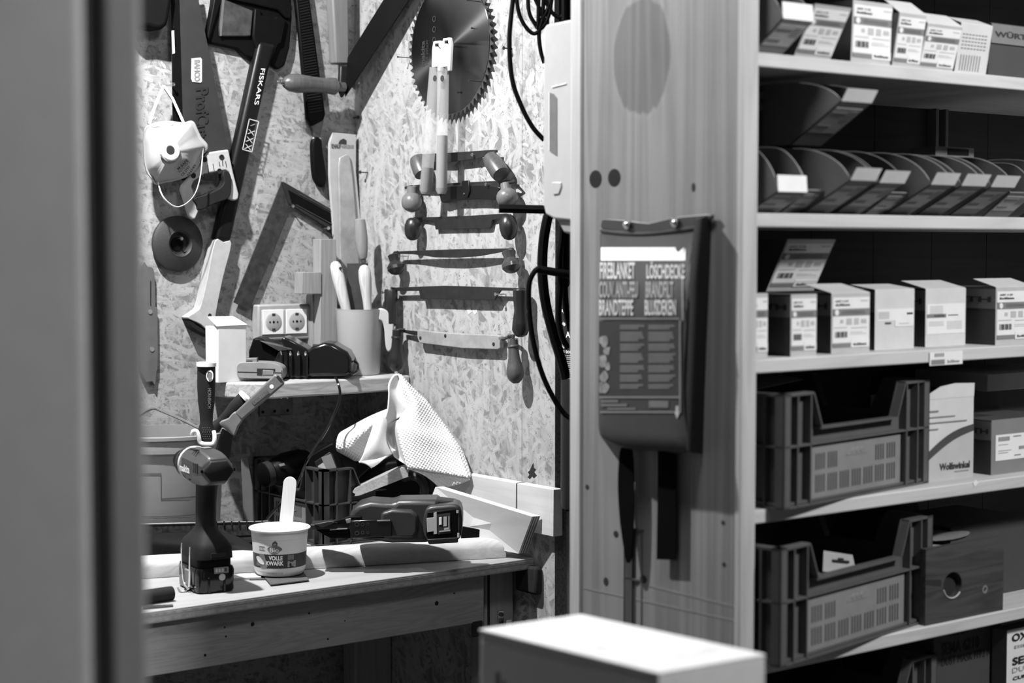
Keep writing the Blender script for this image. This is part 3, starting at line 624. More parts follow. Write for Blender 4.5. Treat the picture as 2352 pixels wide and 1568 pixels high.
chp([(596, 782), (668, 800), (672, 803), (640, 806)], CZ - 0.002, 0.03, 'contact_rail', m_dsteel, t, 0.001)
for xx in (645, 667, 685, 702): MB().tube([C(xx, 808, CZ + 0.001), C(xx + 2, 815, CZ - 0.004), C(xx + 2, 864, CZ - 0.004)], 0.0035, 8).build('rib', m_blackg, t)
fcp = quadface(C(712, 800, CZ - 0.002), C(775, 800, CZ - 0.002), C(712, 790, CZ + 0.06))
rects(t, 'control_panel', m_dark, fcp, [(0.1, 0.1, 0.9, 0.9)], 0.0008)
rects(t, 'indicator_print', m_grey1, fcp, [(0.3 + 0.1 * k, 0.3, 0.35 + 0.1 * k, 0.7) for k in range(4)], 0.0016)
# charger lead
lead = [C(812, 828, 3.74), C(822, 836, 3.74), C(820, 852, 3.73), C(808, 860, 3.70)]
MB().tube(sm(lead, 4, False), 0.0026, 8).build('cable_loop', m_blackg, t)
cab = [C(771, 866, 3.66), C(776, 878, 3.625), C(781, 900, 3.615), C(778, 925, 3.61), C(764, 960, 3.6), C(745, 995, 3.58), C(722, 1030, 3.56), C(703, 1062, 3.54), C(690, 1095, 3.50), C(672, 1128, 3.47), C(645, 1155, 3.45), C(610, 1195, 3.44), C(598, 1212, 3.44)]
tag(MB().tube(sm(cab, 5, False), 0.0030, 8).build('power_cable', m_blackg, loc=cab[-1]), 'thin black cable hanging from the corner shelf down to the bench', 'cable')
# tape measure
t = thing('tape_measure', 'grey tape measure lying on the front of the corner shelf', 'tape measure', C(598, 868, 3.66))
TZ = 3.635
pts = sm([(544, 850), (546, 838), (556, 833), (590, 832), (625, 834), (645, 842), (650, 852), (649, 866), (640, 869), (560, 868), (546, 862)], 3)
trace(C, pts, TZ, 0.06).build('case', plain('tape_grey', 0.2, 0.45), t, bev=0.006, seg=3)
trace(C, [(546, 853), (648, 855), (648, 857), (546, 855)], TZ - 0.0006, 0.01).build('seam', m_dark, t)
trace(C, [(590, 846), (632, 847), (632, 852), (602, 854), (602, 862), (590, 861)], TZ - 0.001, 0.01).build('thumb_slot', m_hole, t)
trace(C, [(603, 849), (628, 850), (628, 861), (603, 861)], TZ - 0.0015, 0.01).build('thumb_lock', m_mid, t, bev=0.001)
trace(C, [(548, 823), (590, 822), (590, 833), (580, 833), (579, 828), (556, 829), (556, 835), (548, 834)], TZ + 0.02, 0.02).build('belt_clip', m_mid, t, bev=0.001)
trace(C, [(646, 850), (648, 850), (649, 871), (646, 871)], TZ - 0.002, 0.012).build('end_hook', m_steel, t)

# wooden cross-lap piece
t = thing('wooden_gauge', 'cross shaped oak piece standing on the shelf beside the socket', 'wood piece', L(745, 800))
trace(L, [(737, 549), (772, 549), (778, 868), (736, 868)], 0.075, 0.035).build('upright', m_oak, t, bev=0.001)
trace(L, [(694, 625), (738, 625), (738, 675), (694, 675)], 0.078, 0.035).build('crossbar', m_oak, t, bev=0.001)
trace(L, [(718, 676), (738, 676), (738, 868), (717, 868)], 0.045, 0.03).build('rear_lath', m_oak, t, bev=0.001)

# measuring jug with putty knives
m_jug = None
m, nt, p = _new('jug_plastic'); p.inputs['Base Color'].default_value = g4(0.48); p.inputs['Roughness'].default_value = 0.35; p.inputs['Subsurface Weight'].default_value = 0.35; p.inputs['Subsurface Radius'].default_value = (0.02, 0.02, 0.02)
p.inputs['Alpha'].default_value = 0.86; m_jug = m
JC = B(826, 860, SZ); jx = V((-0.075, -0.145, SZ)); jc = pl(826, 850, 1, -0.14); jc = V((jc.x, -0.14, SZ))
t = thing('measuring_jug', 'translucent white measuring jug holding putty knives', 'jug', jc)
sc_ = 3.82 / FPX
ZT = (858 - 706) * sc_ * 1.0
MB().lathe([(0.044, 0.001), (0.0455, 0.004), (0.0520, ZT - 0.004), (0.0535, ZT), (0.0515, ZT), (0.0500, ZT - 0.006), (0.0438, 0.005), (0.0, 0.005)], jc, n=36).build('jug_body', m_jug, t, ang=50)
ZJ = (jc - CAM).dot(FWD)
trace(C, sm([(868, 709), (885, 711), (898, 722), (904, 745), (903, 775), (900, 800), (893, 808), (887, 802), (884, 780), (882, 755), (877, 738), (868, 732)], 3), ZJ - 0.025, 0.022).build('jug_handle', m_jug, t, bev=0.003)
def putty(nm, lab, hd, hpts, prof, mat, bladepts, Zb, ferr=None):
    t = thing(nm, lab, 'putty knife', C(hpts[1][0], hpts[1][1], hd))
    h = turned(MB(), C(hpts[0][0], hpts[0][1], hd), C(hpts[1][0], hpts[1][1], hd), prof, 18).build('handle', mat, t)
    if ferr: turned(MB(), C(*ferr[0], hd), C(*ferr[1], hd), [(0, 0.006), (1, 0.006)], 14).build('ferrule', m_dsteel, t)
    if bladepts: trace(C, bladepts, Zb, 0.0012).build('blade', plain('putty_blade', 0.12, 0.35, 0.8), t)
    return t, h
t, h = putty('putty_knife', 'putty knife with pale ash handle tilted left in the jug', ZJ, [(768, 600), (797, 718)], [(0, 0.003), (0.02, 0.008), (0.08, 0.0125), (0.3, 0.0145), (0.7, 0.0125), (1, 0.0105)], m_ash, [(782, 715), (808, 712), (818, 800), (790, 800)], ZJ)
MB().lathe([(0.0035, 0), (0.003, 0.001)], C(782, 616, ZJ - 0.0115), -FWD, 10).build('hang_hole', m_hole, h)
t, h = putty('putty_knife', 'putty knife with pale ash handle upright in the jug', ZJ - 0.01, [(836, 608), (845, 712)], [(0, 0.003), (0.03, 0.009), (0.12, 0.0135), (0.3, 0.0145), (0.55, 0.0125), (0.8, 0.010), (1, 0.0095)], m_ash, [(832, 710), (858, 710), (868, 800), (824, 800)], ZJ - 0.01)
MB().lathe([(0.0035, 0), (0.003, 0.001)], C(839, 628, ZJ - 0.0215), -FWD, 10).build('hang_hole', m_hole, h)
t, h = putty('putty_knife', 'wide dark putty knife blade standing in the back of the jug', ZJ + 0.02, [(826, 502), (834, 594)], [(0, 0.008), (0.03, 0.0125), (0.2, 0.0135), (0.5, 0.0145), (0.8, 0.0125), (0.97, 0.0095), (1, 0.008)], m_handlel, [(797, 605), (845, 604), (855, 800), (796, 800)], ZJ + 0.025, ((834, 594), (836, 604)))
MB().tube([C(836, 604, ZJ + 0.02), C(837, 625, ZJ + 0.02)], 0.005, 8).build('tang', m_dsteel, t)
# boxed trowel card hanging in the corner
t = thing('trowel_pack', 'hanging pack with a finishing trowel on a printed card', 'tool pack', L(790, 700))
cdp = trace(L, [(764, 304), (818, 309), (818, 395), (830, 520), (832, 700), (770, 700), (768, 560), (757, 400), (757, 330)], 0.022, 0.008).build('card', plain('pack_card', 0.36, 0.4, var=0.1), t, bev=0.001)
trace(L, [(777, 330), (796, 332), (796, 322), (789, 318), (781, 322)], 0.0225, 0.001).build('hang_hole', m_ink, cdp)
fck = quadface(L(761, 341, 0.0222), L(812, 342, 0.0222), L(761, 330, 0.0222))
text(cdp, 'KNAUF', m_boxdark, fck, 0, 0, 0.42, 1.0, 0.03); text(cdp, 'WERKZEUGE', m_boxband, fck, 0.44, 0.1, 1, 0.85, 0.02)
trace(L, sm([(778, 375), (788, 358), (800, 355), (806, 370), (812, 420), (820, 520), (824, 640), (786, 640), (780, 480)], 3), 0.028, 0.005).build('blister', plain('blister', 0.26, 0.15, var=0.35, scale=18), t, bev=0.004)
# ------------------------------------------------------------------ right wall: circular saw blade
BC = Rw(1033, 107, 0.012)
t = thing('circular_saw_blade', 'big round toothed saw blade pinned flat on the right wall', 'saw blade', BC)
m_disc = None
m, nt, p = _new('brushed_disc'); p.inputs['Base Color'].default_value = g4(0.2); p.inputs['Metallic'].default_value = 1.0; p.inputs['Roughness'].default_value = 0.2; p.inputs['Anisotropic'].default_value = 0.97; p.inputs['Anisotropic Rotation'].default_value = 0.25
tg = N(nt, 'ShaderNodeTangent', direction_type='RADIAL', axis='X'); nt.links.new(tg.outputs[0], p.inputs['Tangent'])
m_disc = m
r0 = 0.150; nT = 60; out = []
for k in range(nT):
    a = 2 * math.pi * k / nT
    for da, r in ((0.0, 0.1445), (0.012, 0.1465), (0.05, 0.1535), (0.058, 0.1545), (0.066, 0.1525), (0.070, 0.1460), (0.085, 0.1435)):
        out.append(V((BC.x, BC.y + r * math.cos(a + da), BC.z + r * math.sin(a + da))))
tb = MB().prism(out, (0.0022, 0, 0)).build('toothed_rim', m_dsteel, t, smooth=False)
# disc built around its own centre so the brushed highlight runs round the hub
dk = MB().lathe([(0.0155, 0.0), (0.0155, 0.0008), (0.142, 0.0008), (0.143, 0.0)], BC, (-1, 0, 0), 72, caps=False).build('disc', m_disc, loc=BC)
dk.parent = t; dk.location = (0, 0, 0); ORG[dk.name] = BC
MB().lathe([(0.0155, 0.0001), (0.0155, 0.0006)], BC, (-1, 0, 0), 24).build('arbor_hole', m_hole, t)
fcb = quadface(Rw(975, 150, 0.0131), Rw(975, 95, 0.0131), Rw(968, 150, 0.0131))
fcb = Face(Rw(976, 152, 0.0131), V((0, 0, 0.055)), V((0, 0.018, 0)))
text(dk, 'makita', m_ink, fcb, 0, 0, 1, 0.8, 0.03, 0.0003); text(dk, 'TCT 305x30', m_ink, fcb, 0, -0.75, 1, -0.2, 0.0, 0.0003)
fcr = Face(Rw(1002, 130, 0.0131), V((0, 0, 0.09)), V((0, 0.014, 0)))
mb = MB()
for k in range(4): mb.lathe([(0.0065, 0), (0.0068, 0.0004), (0.005, 0.0004), (0.0048, 0)], fcr.p(0.15 + 0.25 * k, 0.5, 0.0002), (-1, 0, 0), 12, caps=False)
stuff(mb.build('symbol_print', m_ink, dk))
for q, ln in (((943, 133), 0.02), ((1101, 66), 0.006), ((1117, 188), 0.03), ((1067, 213), 0.004), ((1112, 5), 0.03)):
    P = Rw(q[0], q[1], 0.0); MB().lathe([(0.001, 0), (0.001, 0.013 + ln), (0.0022, 0.013 + ln), (0.0022, 0.0145 + ln)], P, (-1, 0, 0), 8).build('nail', m_iron, t)
# transparent tubes hanging in front of the blade
m, nt, p = _new('clear_tube'); p.inputs['Base Color'].default_value = g4(0.6); p.inputs['Roughness'].default_value = 0.12; p.inputs['Alpha'].default_value = 0.30; m_tube = m
OT = 0.055
for nm, lab, top, bot, r, fill in (('tube_pack', 'clear hanging tube with pale cap, left of two over the saw blade', (1001, 155), (977, 445), 0.0135, (0.79, 1.0, m_handle)), ('tube_pack', 'clear hanging tube with pale cap, right of two over the saw blade', (1018, 150), (1014, 445), 0.0125, (0.545, 0.985, m_mid))):
    t = thing(nm, lab, 'tube', Rw(bot[0], bot[1], OT))
    a, b = Rw(*top, OT), Rw(*bot, OT)
    turned(MB(), a, b, [(0, r), (0.97, r), (1.0, r * 0.7)], 20).build('tube_wall', m_tube, t)
    turned(MB(), a.lerp(b, fill[0]), a.lerp(b, fill[1]), [(0, r * 0.88), (0.93, r * 0.86), (1.0, r * 0.4)], 16).build('filler_rod', fill[2], t)
    hx = 8 if top[0] > 1010 else 0
    k0, k1 = (top[0] + (-3 if hx == 0 else 2), 95 if hx == 0 else 88), (top[0] + (-2 if hx == 0 else 0), 158)
    o_ = OT if hx == 0 else OT + 0.005
    trace(Rw, [(k0[0] - 6, k0[1] + 18), (k0[0] - 3, k0[1]), (k0[0] + 12, k0[1] - 2), (k0[0] + 15, k0[1] + 14), (k0[0] + 12, k1[1] + 4), (k0[0] + 8, k1[1] + 5), (k0[0] + 7, k1[1] - 6), (k1[0] - 8, k1[1] - 3)], o_ + 0.004, 0.008).build('hang_cap', m_white, t, bev=0.0015)
    trace(Rw, [(k0[0] + 1, k0[1] + 5), (k0[0] + 9, k0[1] + 4), (k0[0] + 9, k0[1] + 11), (k0[0] + 1, k0[1] + 12)], o_ + 0.0048, 0.001).build('hang_hole', m_hole, t)
    MB().lathe([(0.0065, 0), (0.0065, 0.0005), (0.0055, 0.0006)], Rw(top[0] - 2, 180, OT + r), (-1, 0, 0), 16).build('round_sticker', m_ink, t)
    MB().tube([Rw(k0[0] + 5, k0[1] + 8, -0.002), Rw(k0[0] + 5, k0[1] + 8, 0.07)], 0.0015, 6).build('hook', m_iron, t)

# ------------------------------------------------------------------ drawknives
def drawknife(lab, blade, bf, hands, screws=(), bmat=None, extra=None, tangs=()):
    """blade px outline, list of handles (top px, bottom px, profile, material, offset)"""
    c = blade[0]; t = thing('drawknife', lab, 'drawknife', Rw(hands[0][1][0], hands[0][1][1], 0.0), group='drawknives hung in a column on the right wall')
    trace(Rw, blade, bf, 0.004).build('blade', bmat or m_iron, t, bev=0.0008)
    for tg_ in tangs: MB().tube([Rw(*q) for q in tg_], 0.0032, 8).build('tang', m_iron, t)
    for a, b, prof, mt, o0, o1 in hands:
        turned(MB(), Rw(a[0], a[1], o0), Rw(b[0], b[1], o1), prof, 20).build('handle', mt, t)
    for s_ in screws:
        P = Rw(s_[0], s_[1], 0.0); MB().lathe([(0.0013, -0.004), (0.0013, 0.026), (0.0036, 0.0265), (0.0036, 0.028), (0.0015, 0.028)], P, (-1, 0, 0), 10).build('hanging_screw', m_steel, t)
    return t
barrel = [(0, 0.009), (0.04, 0.0155), (0.3, 0.0185), (0.75, 0.0195), (0.96, 0.018), (1, 0.012)]
ballp = [(0, 0.0085), (0.02, 0.0105), (0.26, 0.0115), (0.30, 0.0145), (0.36, 0.0185), (0.48, 0.0215), (0.62, 0.0225), (0.78, 0.0205), (0.9, 0.0145), (0.97, 0.007), (1, 0.001)]
egg = [(0, 0.006), (0.03, 0.0105), (0.12, 0.0150), (0.35, 0.0185), (0.55, 0.0185), (0.8, 0.0155), (0.94, 0.0105), (1, 0.004)]
knob = [(0, 0.0125), (0.04, 0.0145), (0.2, 0.0125), (0.34, 0.0115), (0.42, 0.0145), (0.58, 0.0195), (0.74, 0.0195), (0.9, 0.0135), (0.97, 0.007), (1, 0.001)]
longp = [(0, 0.013), (0.03, 0.0150), (0.2, 0.0145), (0.45, 0.0125), (0.7, 0.0165), (0.85, 0.0175), (0.96, 0.0125), (1, 0.005)]
ferp = [(0, 0.0075), (0.0, 0.0105), (0.14, 0.0105), (0.15, 0.0120), (0.18, 0.0128), (0.22, 0.0105), (0.42, 0.0115), (0.65, 0.0165), (0.78, 0.0180), (0.86, 0.0165), (0.93, 0.0130), (1, 0.006)]
OF = 0.034
drawknife('topmost drawknife with barrel handles, partly behind the clear tubes', [(962, 354), (1040, 350), (1128, 344), (1140, 344), (1140, 350), (1128, 352), (1100, 364), (1030, 373), (965, 372)], 0.020, [((957, 362), (972, 402), barrel, m_handle, 0.029, 0.031), ((1124, 360), (1152, 402), barrel, m_handle, 0.029, 0.031)], [(1108, 356)], tangs=[[(1136, 347, 0.020), (1138, 352, 0.024), (1126, 362, 0.029)], [(968, 356, 0.020), (960, 360, 0.029)]])
t = drawknife('drawknife with pale ball handles and black leather blade sheath', [(932, 428), (960, 424), (1180, 413), (1182, 418), (1150, 430), (1010, 438), (940, 436)], 0.013, [((946, 428), (945, 488), ballp, m_ballh, 0.029, 0.031), ((1161, 420), (1168, 476), ballp, m_ballh, 0.029, 0.031)], [(1140, 424)], tangs=[[(1178, 415, 0.013), (1182, 417, 0.024), (1160, 421, 0.029)], [(936, 430, 0.013), (932, 431, 0.024), (946, 428, 0.029)]])
sh = trace(Rw, sm([(1012, 430), (1080, 424), (1142, 426), (1146, 440), (1142, 458), (1100, 458), (1040, 460), (1016, 466), (1010, 455)], 3), 0.013 + 0.008, 0.016).build('sheath', plain('black_leather', 0.006, 0.32, bump=0.2), t, bev=0.003)
trace(Rw, [(1060, 415), (1076, 414), (1078, 440), (1072, 454), (1064, 454), (1060, 440)], 0.013 + 0.012, 0.004).build('strap', plain('black_leather', 0.006, 0.32), t, bev=0.0015)
MB().lathe([(0.0035, 0), (0.0035, 0.001), (0.002, 0.0025)], Rw(1066, 446, 0.013 + 0.012), (-1, 0, 0), 12).build('press_stud', m_iron, t)
drawknife('drawknife with stepped dark blade and black egg shaped handles', [(948, 499), (1000, 498), (1080, 495), (1160, 490), (1172, 492), (1168, 500), (1130, 505), (1127, 521), (1124, 524), (1000, 527), (998, 510), (975, 505), (950, 506)], 0.010, [((950, 500), (946, 552), egg, m_handled, 0.029, 0.031), ((1166, 494), (1170, 551), egg, m_handled, 0.029, 0.031)], [(968, 508)], tangs=[[(952, 502, 0.022), (950, 501, 0.024)], [(1168, 494, 0.022), (1166, 495, 0.024)]])
drawknife('drawknife with long bowed blade and brown knob handles', [(912, 577), (960, 575), (1050, 572), (1120, 571), (1176, 570), (1178, 574), (1150, 579), (1100, 588), (1050, 592), (1000, 591), (950, 584), (915, 583)], 0.022, [((905, 585), (912, 631), knob, m_handled, 0.029, 0.031), ((1168, 577), (1178, 627), knob, m_handle if False else wood('reddish_handle', 0.05, 2, 0.35, 50, rough=0.25, spec=0.6), 0.029, 0.031)], [(938, 588)], tangs=[[(914, 579, 0.022), (906, 580, 0.024), (903, 585, 0.029)], [(1172, 572, 0.022), (1178, 571, 0.024), (1166, 577, 0.029)]])
drawknife('drawknife with deep dark blade and long dark handles', [(903, 660), (962, 658), (1020, 656), (1090, 658), (1150, 660), (1205, 662), (1206, 668), (1150, 667), (1140, 680), (1136, 689), (1100, 689), (1000, 686), (966, 686), (962, 668), (905, 668)], 0.020, [((898, 664), (898, 752), [(0, 0.0135), (0.05, 0.0150), (0.5, 0.0150), (0.9, 0.0135), (1, 0.006)], m_handled, 0.029, 0.031), ((1195, 664), (1196, 774), longp, m_handled, 0.029, 0.031)], [(902, 671), (1162, 675)], tangs=[[(906, 663, 0.020), (899, 662, 0.029)], [(1204, 664, 0.020), (1196, 664, 0.029)]])
t = drawknife('lowest drawknife with pale riveted blade cover and turned handles with ferrules', [(924, 757), (955, 760), (1145, 776), (1172, 770), (1173, 776), (1150, 783), (950, 770), (925, 763)], 0.013, [((912, 758), (908, 852), ferp, m_handled, 0.029, 0.031), ((1178, 778), (1185, 880), ferp, wood('walnut', 0.07, 2, 0.35, 50, rough=0.4), 0.029, 0.031)], [(922, 757), (1172, 776)], tangs=[[(930, 757, 0.013), (918, 756, 0.024), (912, 759, 0.029)], [(1168, 772, 0.013), (1180, 771, 0.024), (1178, 778, 0.029)]])
cv = trace(Rw, [(958, 757), (1000, 762), (1060, 766), (1140, 769), (1147, 772), (1148, 800), (1142, 803), (1060, 800), (963, 788), (958, 775)], 0.013 + 0.006, 0.012).build('blade_cover', plain('cover_felt', 0.25, 0.8, var=0.2), t, bev=0.002)
for q in ((966, 776), (1023, 771), (1134, 790)): MB().lathe([(0.004, 0), (0.0038, 0.001), (0.0018, 0.0015)], Rw(q[0], q[1], 0.013 + 0.006), (-1, 0, 0), 12).build('rivet', m_iron, cv)
MB().lathe([(0.0108, 0), (0.0108, 0.014)], Rw(1178, 778, 0.029), (0, 0, -1), 16).build('ferrule', m_steel, t)
for q, lab in (((845, 396), 'dark screw on the right wall near the trowel pack'), ((1176, 112), 'dark screw on the right wall beside the saw blade'), ((1168, 108), '')):
    if lab: screw(Rw, q, 0.022, m_iron, label=lab)
# burn mark on the board
MB().prism(px(Rw, [(1212, 1084), (1217, 1080), (1221, 1070), (1225, 1062), (1226, 1074), (1231, 1078), (1227, 1084), (1233, 1092), (1226, 1098), (1222, 1094), (1217, 1100), (1212, 1096), (1216, 1090)], 0.0004), (0.0006, 0, 0)).build('burn_mark', m_hole, wr)
for q in ([(1072, 712), (1080, 706), (1084, 716), (1076, 722)], [(1084, 712), (1096, 708), (1095, 718), (1090, 723)]): MB().prism(px(Rw, q, 0.0006), (0.0006, 0, 0)).build('pale_chip', m_board, wr)

# ------------------------------------------------------------------ boards at the foot of the right wall
t = thing('wall_board', 'pale pine board with a dark joint fixed along the foot of the right wall', 'board', Rw(1180, 1200))
bz1 = Rw(1180, 1108, 0.024).z; bz0 = Rw(1268, 1232, 0.024).z; yb_ = Rw(1271, 1150, 0.024).y
yj = Rw(1185, 1150, 0.024).y
MB().box(-0.024, -0.0005, yj + 0.001, -0.1, bz0, bz1).build('board_piece', m_board, t, bev=0.001)
MB().box(-0.024, -0.0005, yb_, yj - 0.004, bz0, bz1).build('board_piece', m_board, t, bev=0.001)
MB().box(-0.02, -0.0005, yj - 0.004, yj + 0.001, bz0, bz1).build('joint', m_knot, t)
# leaning plywood offcut on the bench
t = thing('plywood_offcut', 'pale plywood offcut leaning at the right end of the bench', 'board', (-0.05, -0.6, BZ))
a = [C(1010, 1121, 3.30), C(1070, 1141, 3.27), C(1236, 1190, 3.20), C(1207, 1274, 3.20), C(1060, 1235, 3.26)]
q0, q1 = pl(1000, 1118, 0, -0.12), pl(1222, 1186, 0, -0.046); q2, q3 = pl(1191, 1271, 0, -0.036), pl(960, 1225, 0, -0.14)
th = V((0.018, -0.004, 0))
MB().prism([q0, q1, q2, q3], th).build('sheet', wood('offcut_face', 0.6, 1, 0.15, 18, rings=3), t)
for f in (0.22, 0.5, 0.78):
    MB().prism([q1 + th * f - V((0, 0.0006, 0)), q2 + th * f - V((0, 0.0006, 0)), q2 + th * (f + 0.13) - V((0, 0.0006, 0)), q1 + th * (f + 0.13) - V((0, 0.0006, 0))], (0, 0.001, 0)).build('ply_layer', m_grey1, t)

# ------------------------------------------------------------------ gap between the strand board and the shelving
# coiled cables at the top
GZ = 3.05
def cable(pts, Z, r, lab, mat=None, nm='cable', par=None):
    P = [C(q[0], q[1], Z + (q[2] if len(q) > 2 else 0)) for q in pts]
    o = MB().tube(sm(P, 5, False), r, 8).build(nm, mat or m_black, par, loc=None if par else P[-1])
    if lab: tag(o, lab, 'cable')
    return o
cable([(1182, -60), (1178, 0), (1170, 90), (1176, 180), (1196, 240), (1222, 290), (1250, 322)], 3.0, 0.0042, 'black cable in a long curve beside the saw blade')
t = thing('cable_coil', 'coil of thin black cable hanging at the top beside the grey box', 'cable', C(1240, 0, GZ))
for pts in ([(1186, -60), (1188, 10), (1200, 50), (1222, 76), (1238, 70), (1246, 40), (1250, -50)], [(1212, -60), (1214, 20), (1226, 50), (1242, 66), (1262, 30), (1272, -50)], [(1238, -60), (1237, 0), (1236, 50), (1232, 66)], [(1280, -60), (1262, 10), (1244, 50), (1238, 80), (1242, 118), (1250, 145)], [(1230, -50), (1262, 20), (1285, 40), (1296, 20), (1298, -50)], [(1205, -60), (1235, 10), (1246, 36), (1258, 60)]):
    cable(pts, GZ, 0.0036, None, nm='loop', par=t)
for xx in (1255, 1278, 1290): MB().prism(px(C, [(xx, -60), (xx + 7, -60), (xx + 7, 60), (xx, 60)], GZ + 0.03), FWD * 0.01).build('hanging_strip', m_dark, t)
# grey wall box
XG = -0.366
def G(x, y, o=0.0): return pl(x, y, 0, XG - o)
t = thing('grey_junction_box', 'tall pale grey plastic box fixed behind the shelving post', 'box', G(1280, 510))
m_gbox = plain('grey_box_plastic', 0.34, 0.4, var=0.04)
def gtr(pts, front, th): return MB().prism(px(G, pts, front), (th, 0, 0))
gb = gtr([(1249, 64), (1254, 56), (1322, 42), (1322, 508), (1272, 503), (1252, 492), (1247, 470), (1247, 300)], 0.0, 0.07).build('box_shell', m_gbox, t, bev=0.006, seg=3)
gtr([(1264, 212), (1272, 214), (1280, 226), (1280, 360), (1264, 350)], 0.0006, 0.003).build('recess', plain('recess_grey', 0.1, 0.5), gb, bev=0.001)
MB().tube([G(1262, 212, 0.001), G(1262, 345, 0.001)], 0.0012, 6).build('recess_rim', m_white, gb)
MB().tube([G(1268, 200, 0.001), G(1300, 192, 0.001)], 0.001, 6).build('ridge', m_white, gb)
gtr([(1266, 418), (1288, 418), (1289, 428), (1283, 446), (1270, 448)], 0.002, 0.004).build('latch', m_gbox, gb, bev=0.0015)
gtr([(1276, 500), (1322, 505), (1322, 540), (1294, 535)], -0.008, 0.04).build('gland_base', plain('gland_grey', 0.2, 0.5), t, bev=0.004)
MB().box(XG + 0.012, XG + 0.035, yb1 - 0.006, G(1315, 300).y + 0.004, G(1300, 420).z, G(1300, 150).z).build('mounting_plate', m_mid, t)
# bars, hose and extinguisher in the gap
t = tag(MB().tube([C(1146, 479, 3.02), C(1250, 481, 3.02), C(1300, 481, 3.02)], 0.0075, 4).build('steel_bar', m_black, loc=C(1200, 480, 3.02), smooth=False), 'flat black bar sticking out beside the pale grey box', 'bar')
t = tag(MB().cyl(C(1235, 618, 3.02), C(1330, 634, 3.02), 0.0072).build('round_bar', m_black, loc=C(1280, 625, 3.02)), 'round black bar under the grey box with a cable looped over it', 'bar')
cable([(1285, -880), (1285, 0), (1280, 420), (1258, 500), (1248, 560), (1246, 630), (1254, 700), (1272, 770), (1290, 830), (1300, 870)], 3.08, 0.0092, 'thick black hose hanging below the grey box')
cable([(1240, 614), (1226, 626), (1215, 655), (1216, 720), (1226, 790), (1246, 860), (1272, 915), (1296, 950), (1310, 960)], 3.0, 0.0046, 'black cable looped over the round bar and hanging low')
cable([(1296, -880), (1296, 300), (1292, 520), (1285, 590), (1287, 650), (1283, 720), (1290, 770), (1305, 800)], 3.04, 0.0052, 'black cable running down beside the shelving post')
cable([(1300, -880), (1300, 300), (1298, 520), (1295, 600), (1299, 700), (1310, 760)], 3.1, 0.006, 'black cable furthest right against the shelving post')
t = thing('fire_extinguisher', 'dark cylinder with white printed text half hidden behind the shelving post', 'extinguisher', C(1330, 1000, 3.35))
ec = C(1331, 1000, 3.35); ec.z = 1.04
zt_ = C(1300, 640, 3.35).z
ZH = zt_ - ec.z
MB().lathe([(0.0, 0.0), (0.034, 0.0), (0.037, 0.006), (0.037, ZH * 0.86), (0.03, ZH * 0.94), (0.012, ZH), (0.012, ZH + 0.03)], ec, n=32).build('cylinder', m_dark, t, ang=50)
MB().box(ec.x - 0.01, ec.x + 0.12, ec.y - 0.005, ec.y + 0.005, zt_ + 0.03, zt_ + 0.04).build('lever', m_black, t)
MB().box(0.0305, ec.x + 0.05, -0.735, -0.72, 1.02, 1.038).build('shelf_bracket', m_iron, t)
def extw(a, b, za, zb, a0, a1):
    an = -math.pi / 2 - 0.651 - 1.35 + a0 + a * (a1 - a0)
    return V((ec.x + 0.0374 * math.cos(an), ec.y + 0.0374 * math.sin(an), za + (zb - za) * b))
for s_, y0, y1, a0, a1 in (('spui', 708, 719, 0.1, 0.75), ('nijpk', 738, 748, 0.05, 0.75), ('A', 760, 774, 0.5, 0.8), ('aid w', 790, 799, 0.0, 0.75), ('des tou', 801, 810, 0.0, 0.9)):
    za, zb = C(1298, y1, 3.34).z, C(1298, y0, 3.34).z
    text(t, s_, m_inkw, None, 0, 0, 1, 1, 0.02, map2=lambda a, b, za=za, zb=zb, a0=a0, a1=a1: extw(a, b, za, zb, a0, a1))
for y0, n_ in ((814, 3), (828, 4), (846, 4), (862, 2)):
    mb = MB()
    for k in range(n_):
        za = C(1298, y0 + 4 * k + 2, 3.34).z; zb = C(1298, y0 + 4 * k, 3.34).z
        for a0, a1 in ((0.0, 0.25), (0.3, 0.5), (0.55, 0.85)):
            q = [extw(a0, 0, za, zb, 0, 1), extw(a1, 0, za, zb, 0, 1), extw(a1, 1, za, zb, 0, 1), extw(a0, 1, za, zb, 0, 1)]
            mb.add(q, [(0, 1, 2, 3)])
    stuff(mb.build('small_print', m_grey2, t, norm=False, smooth=False))
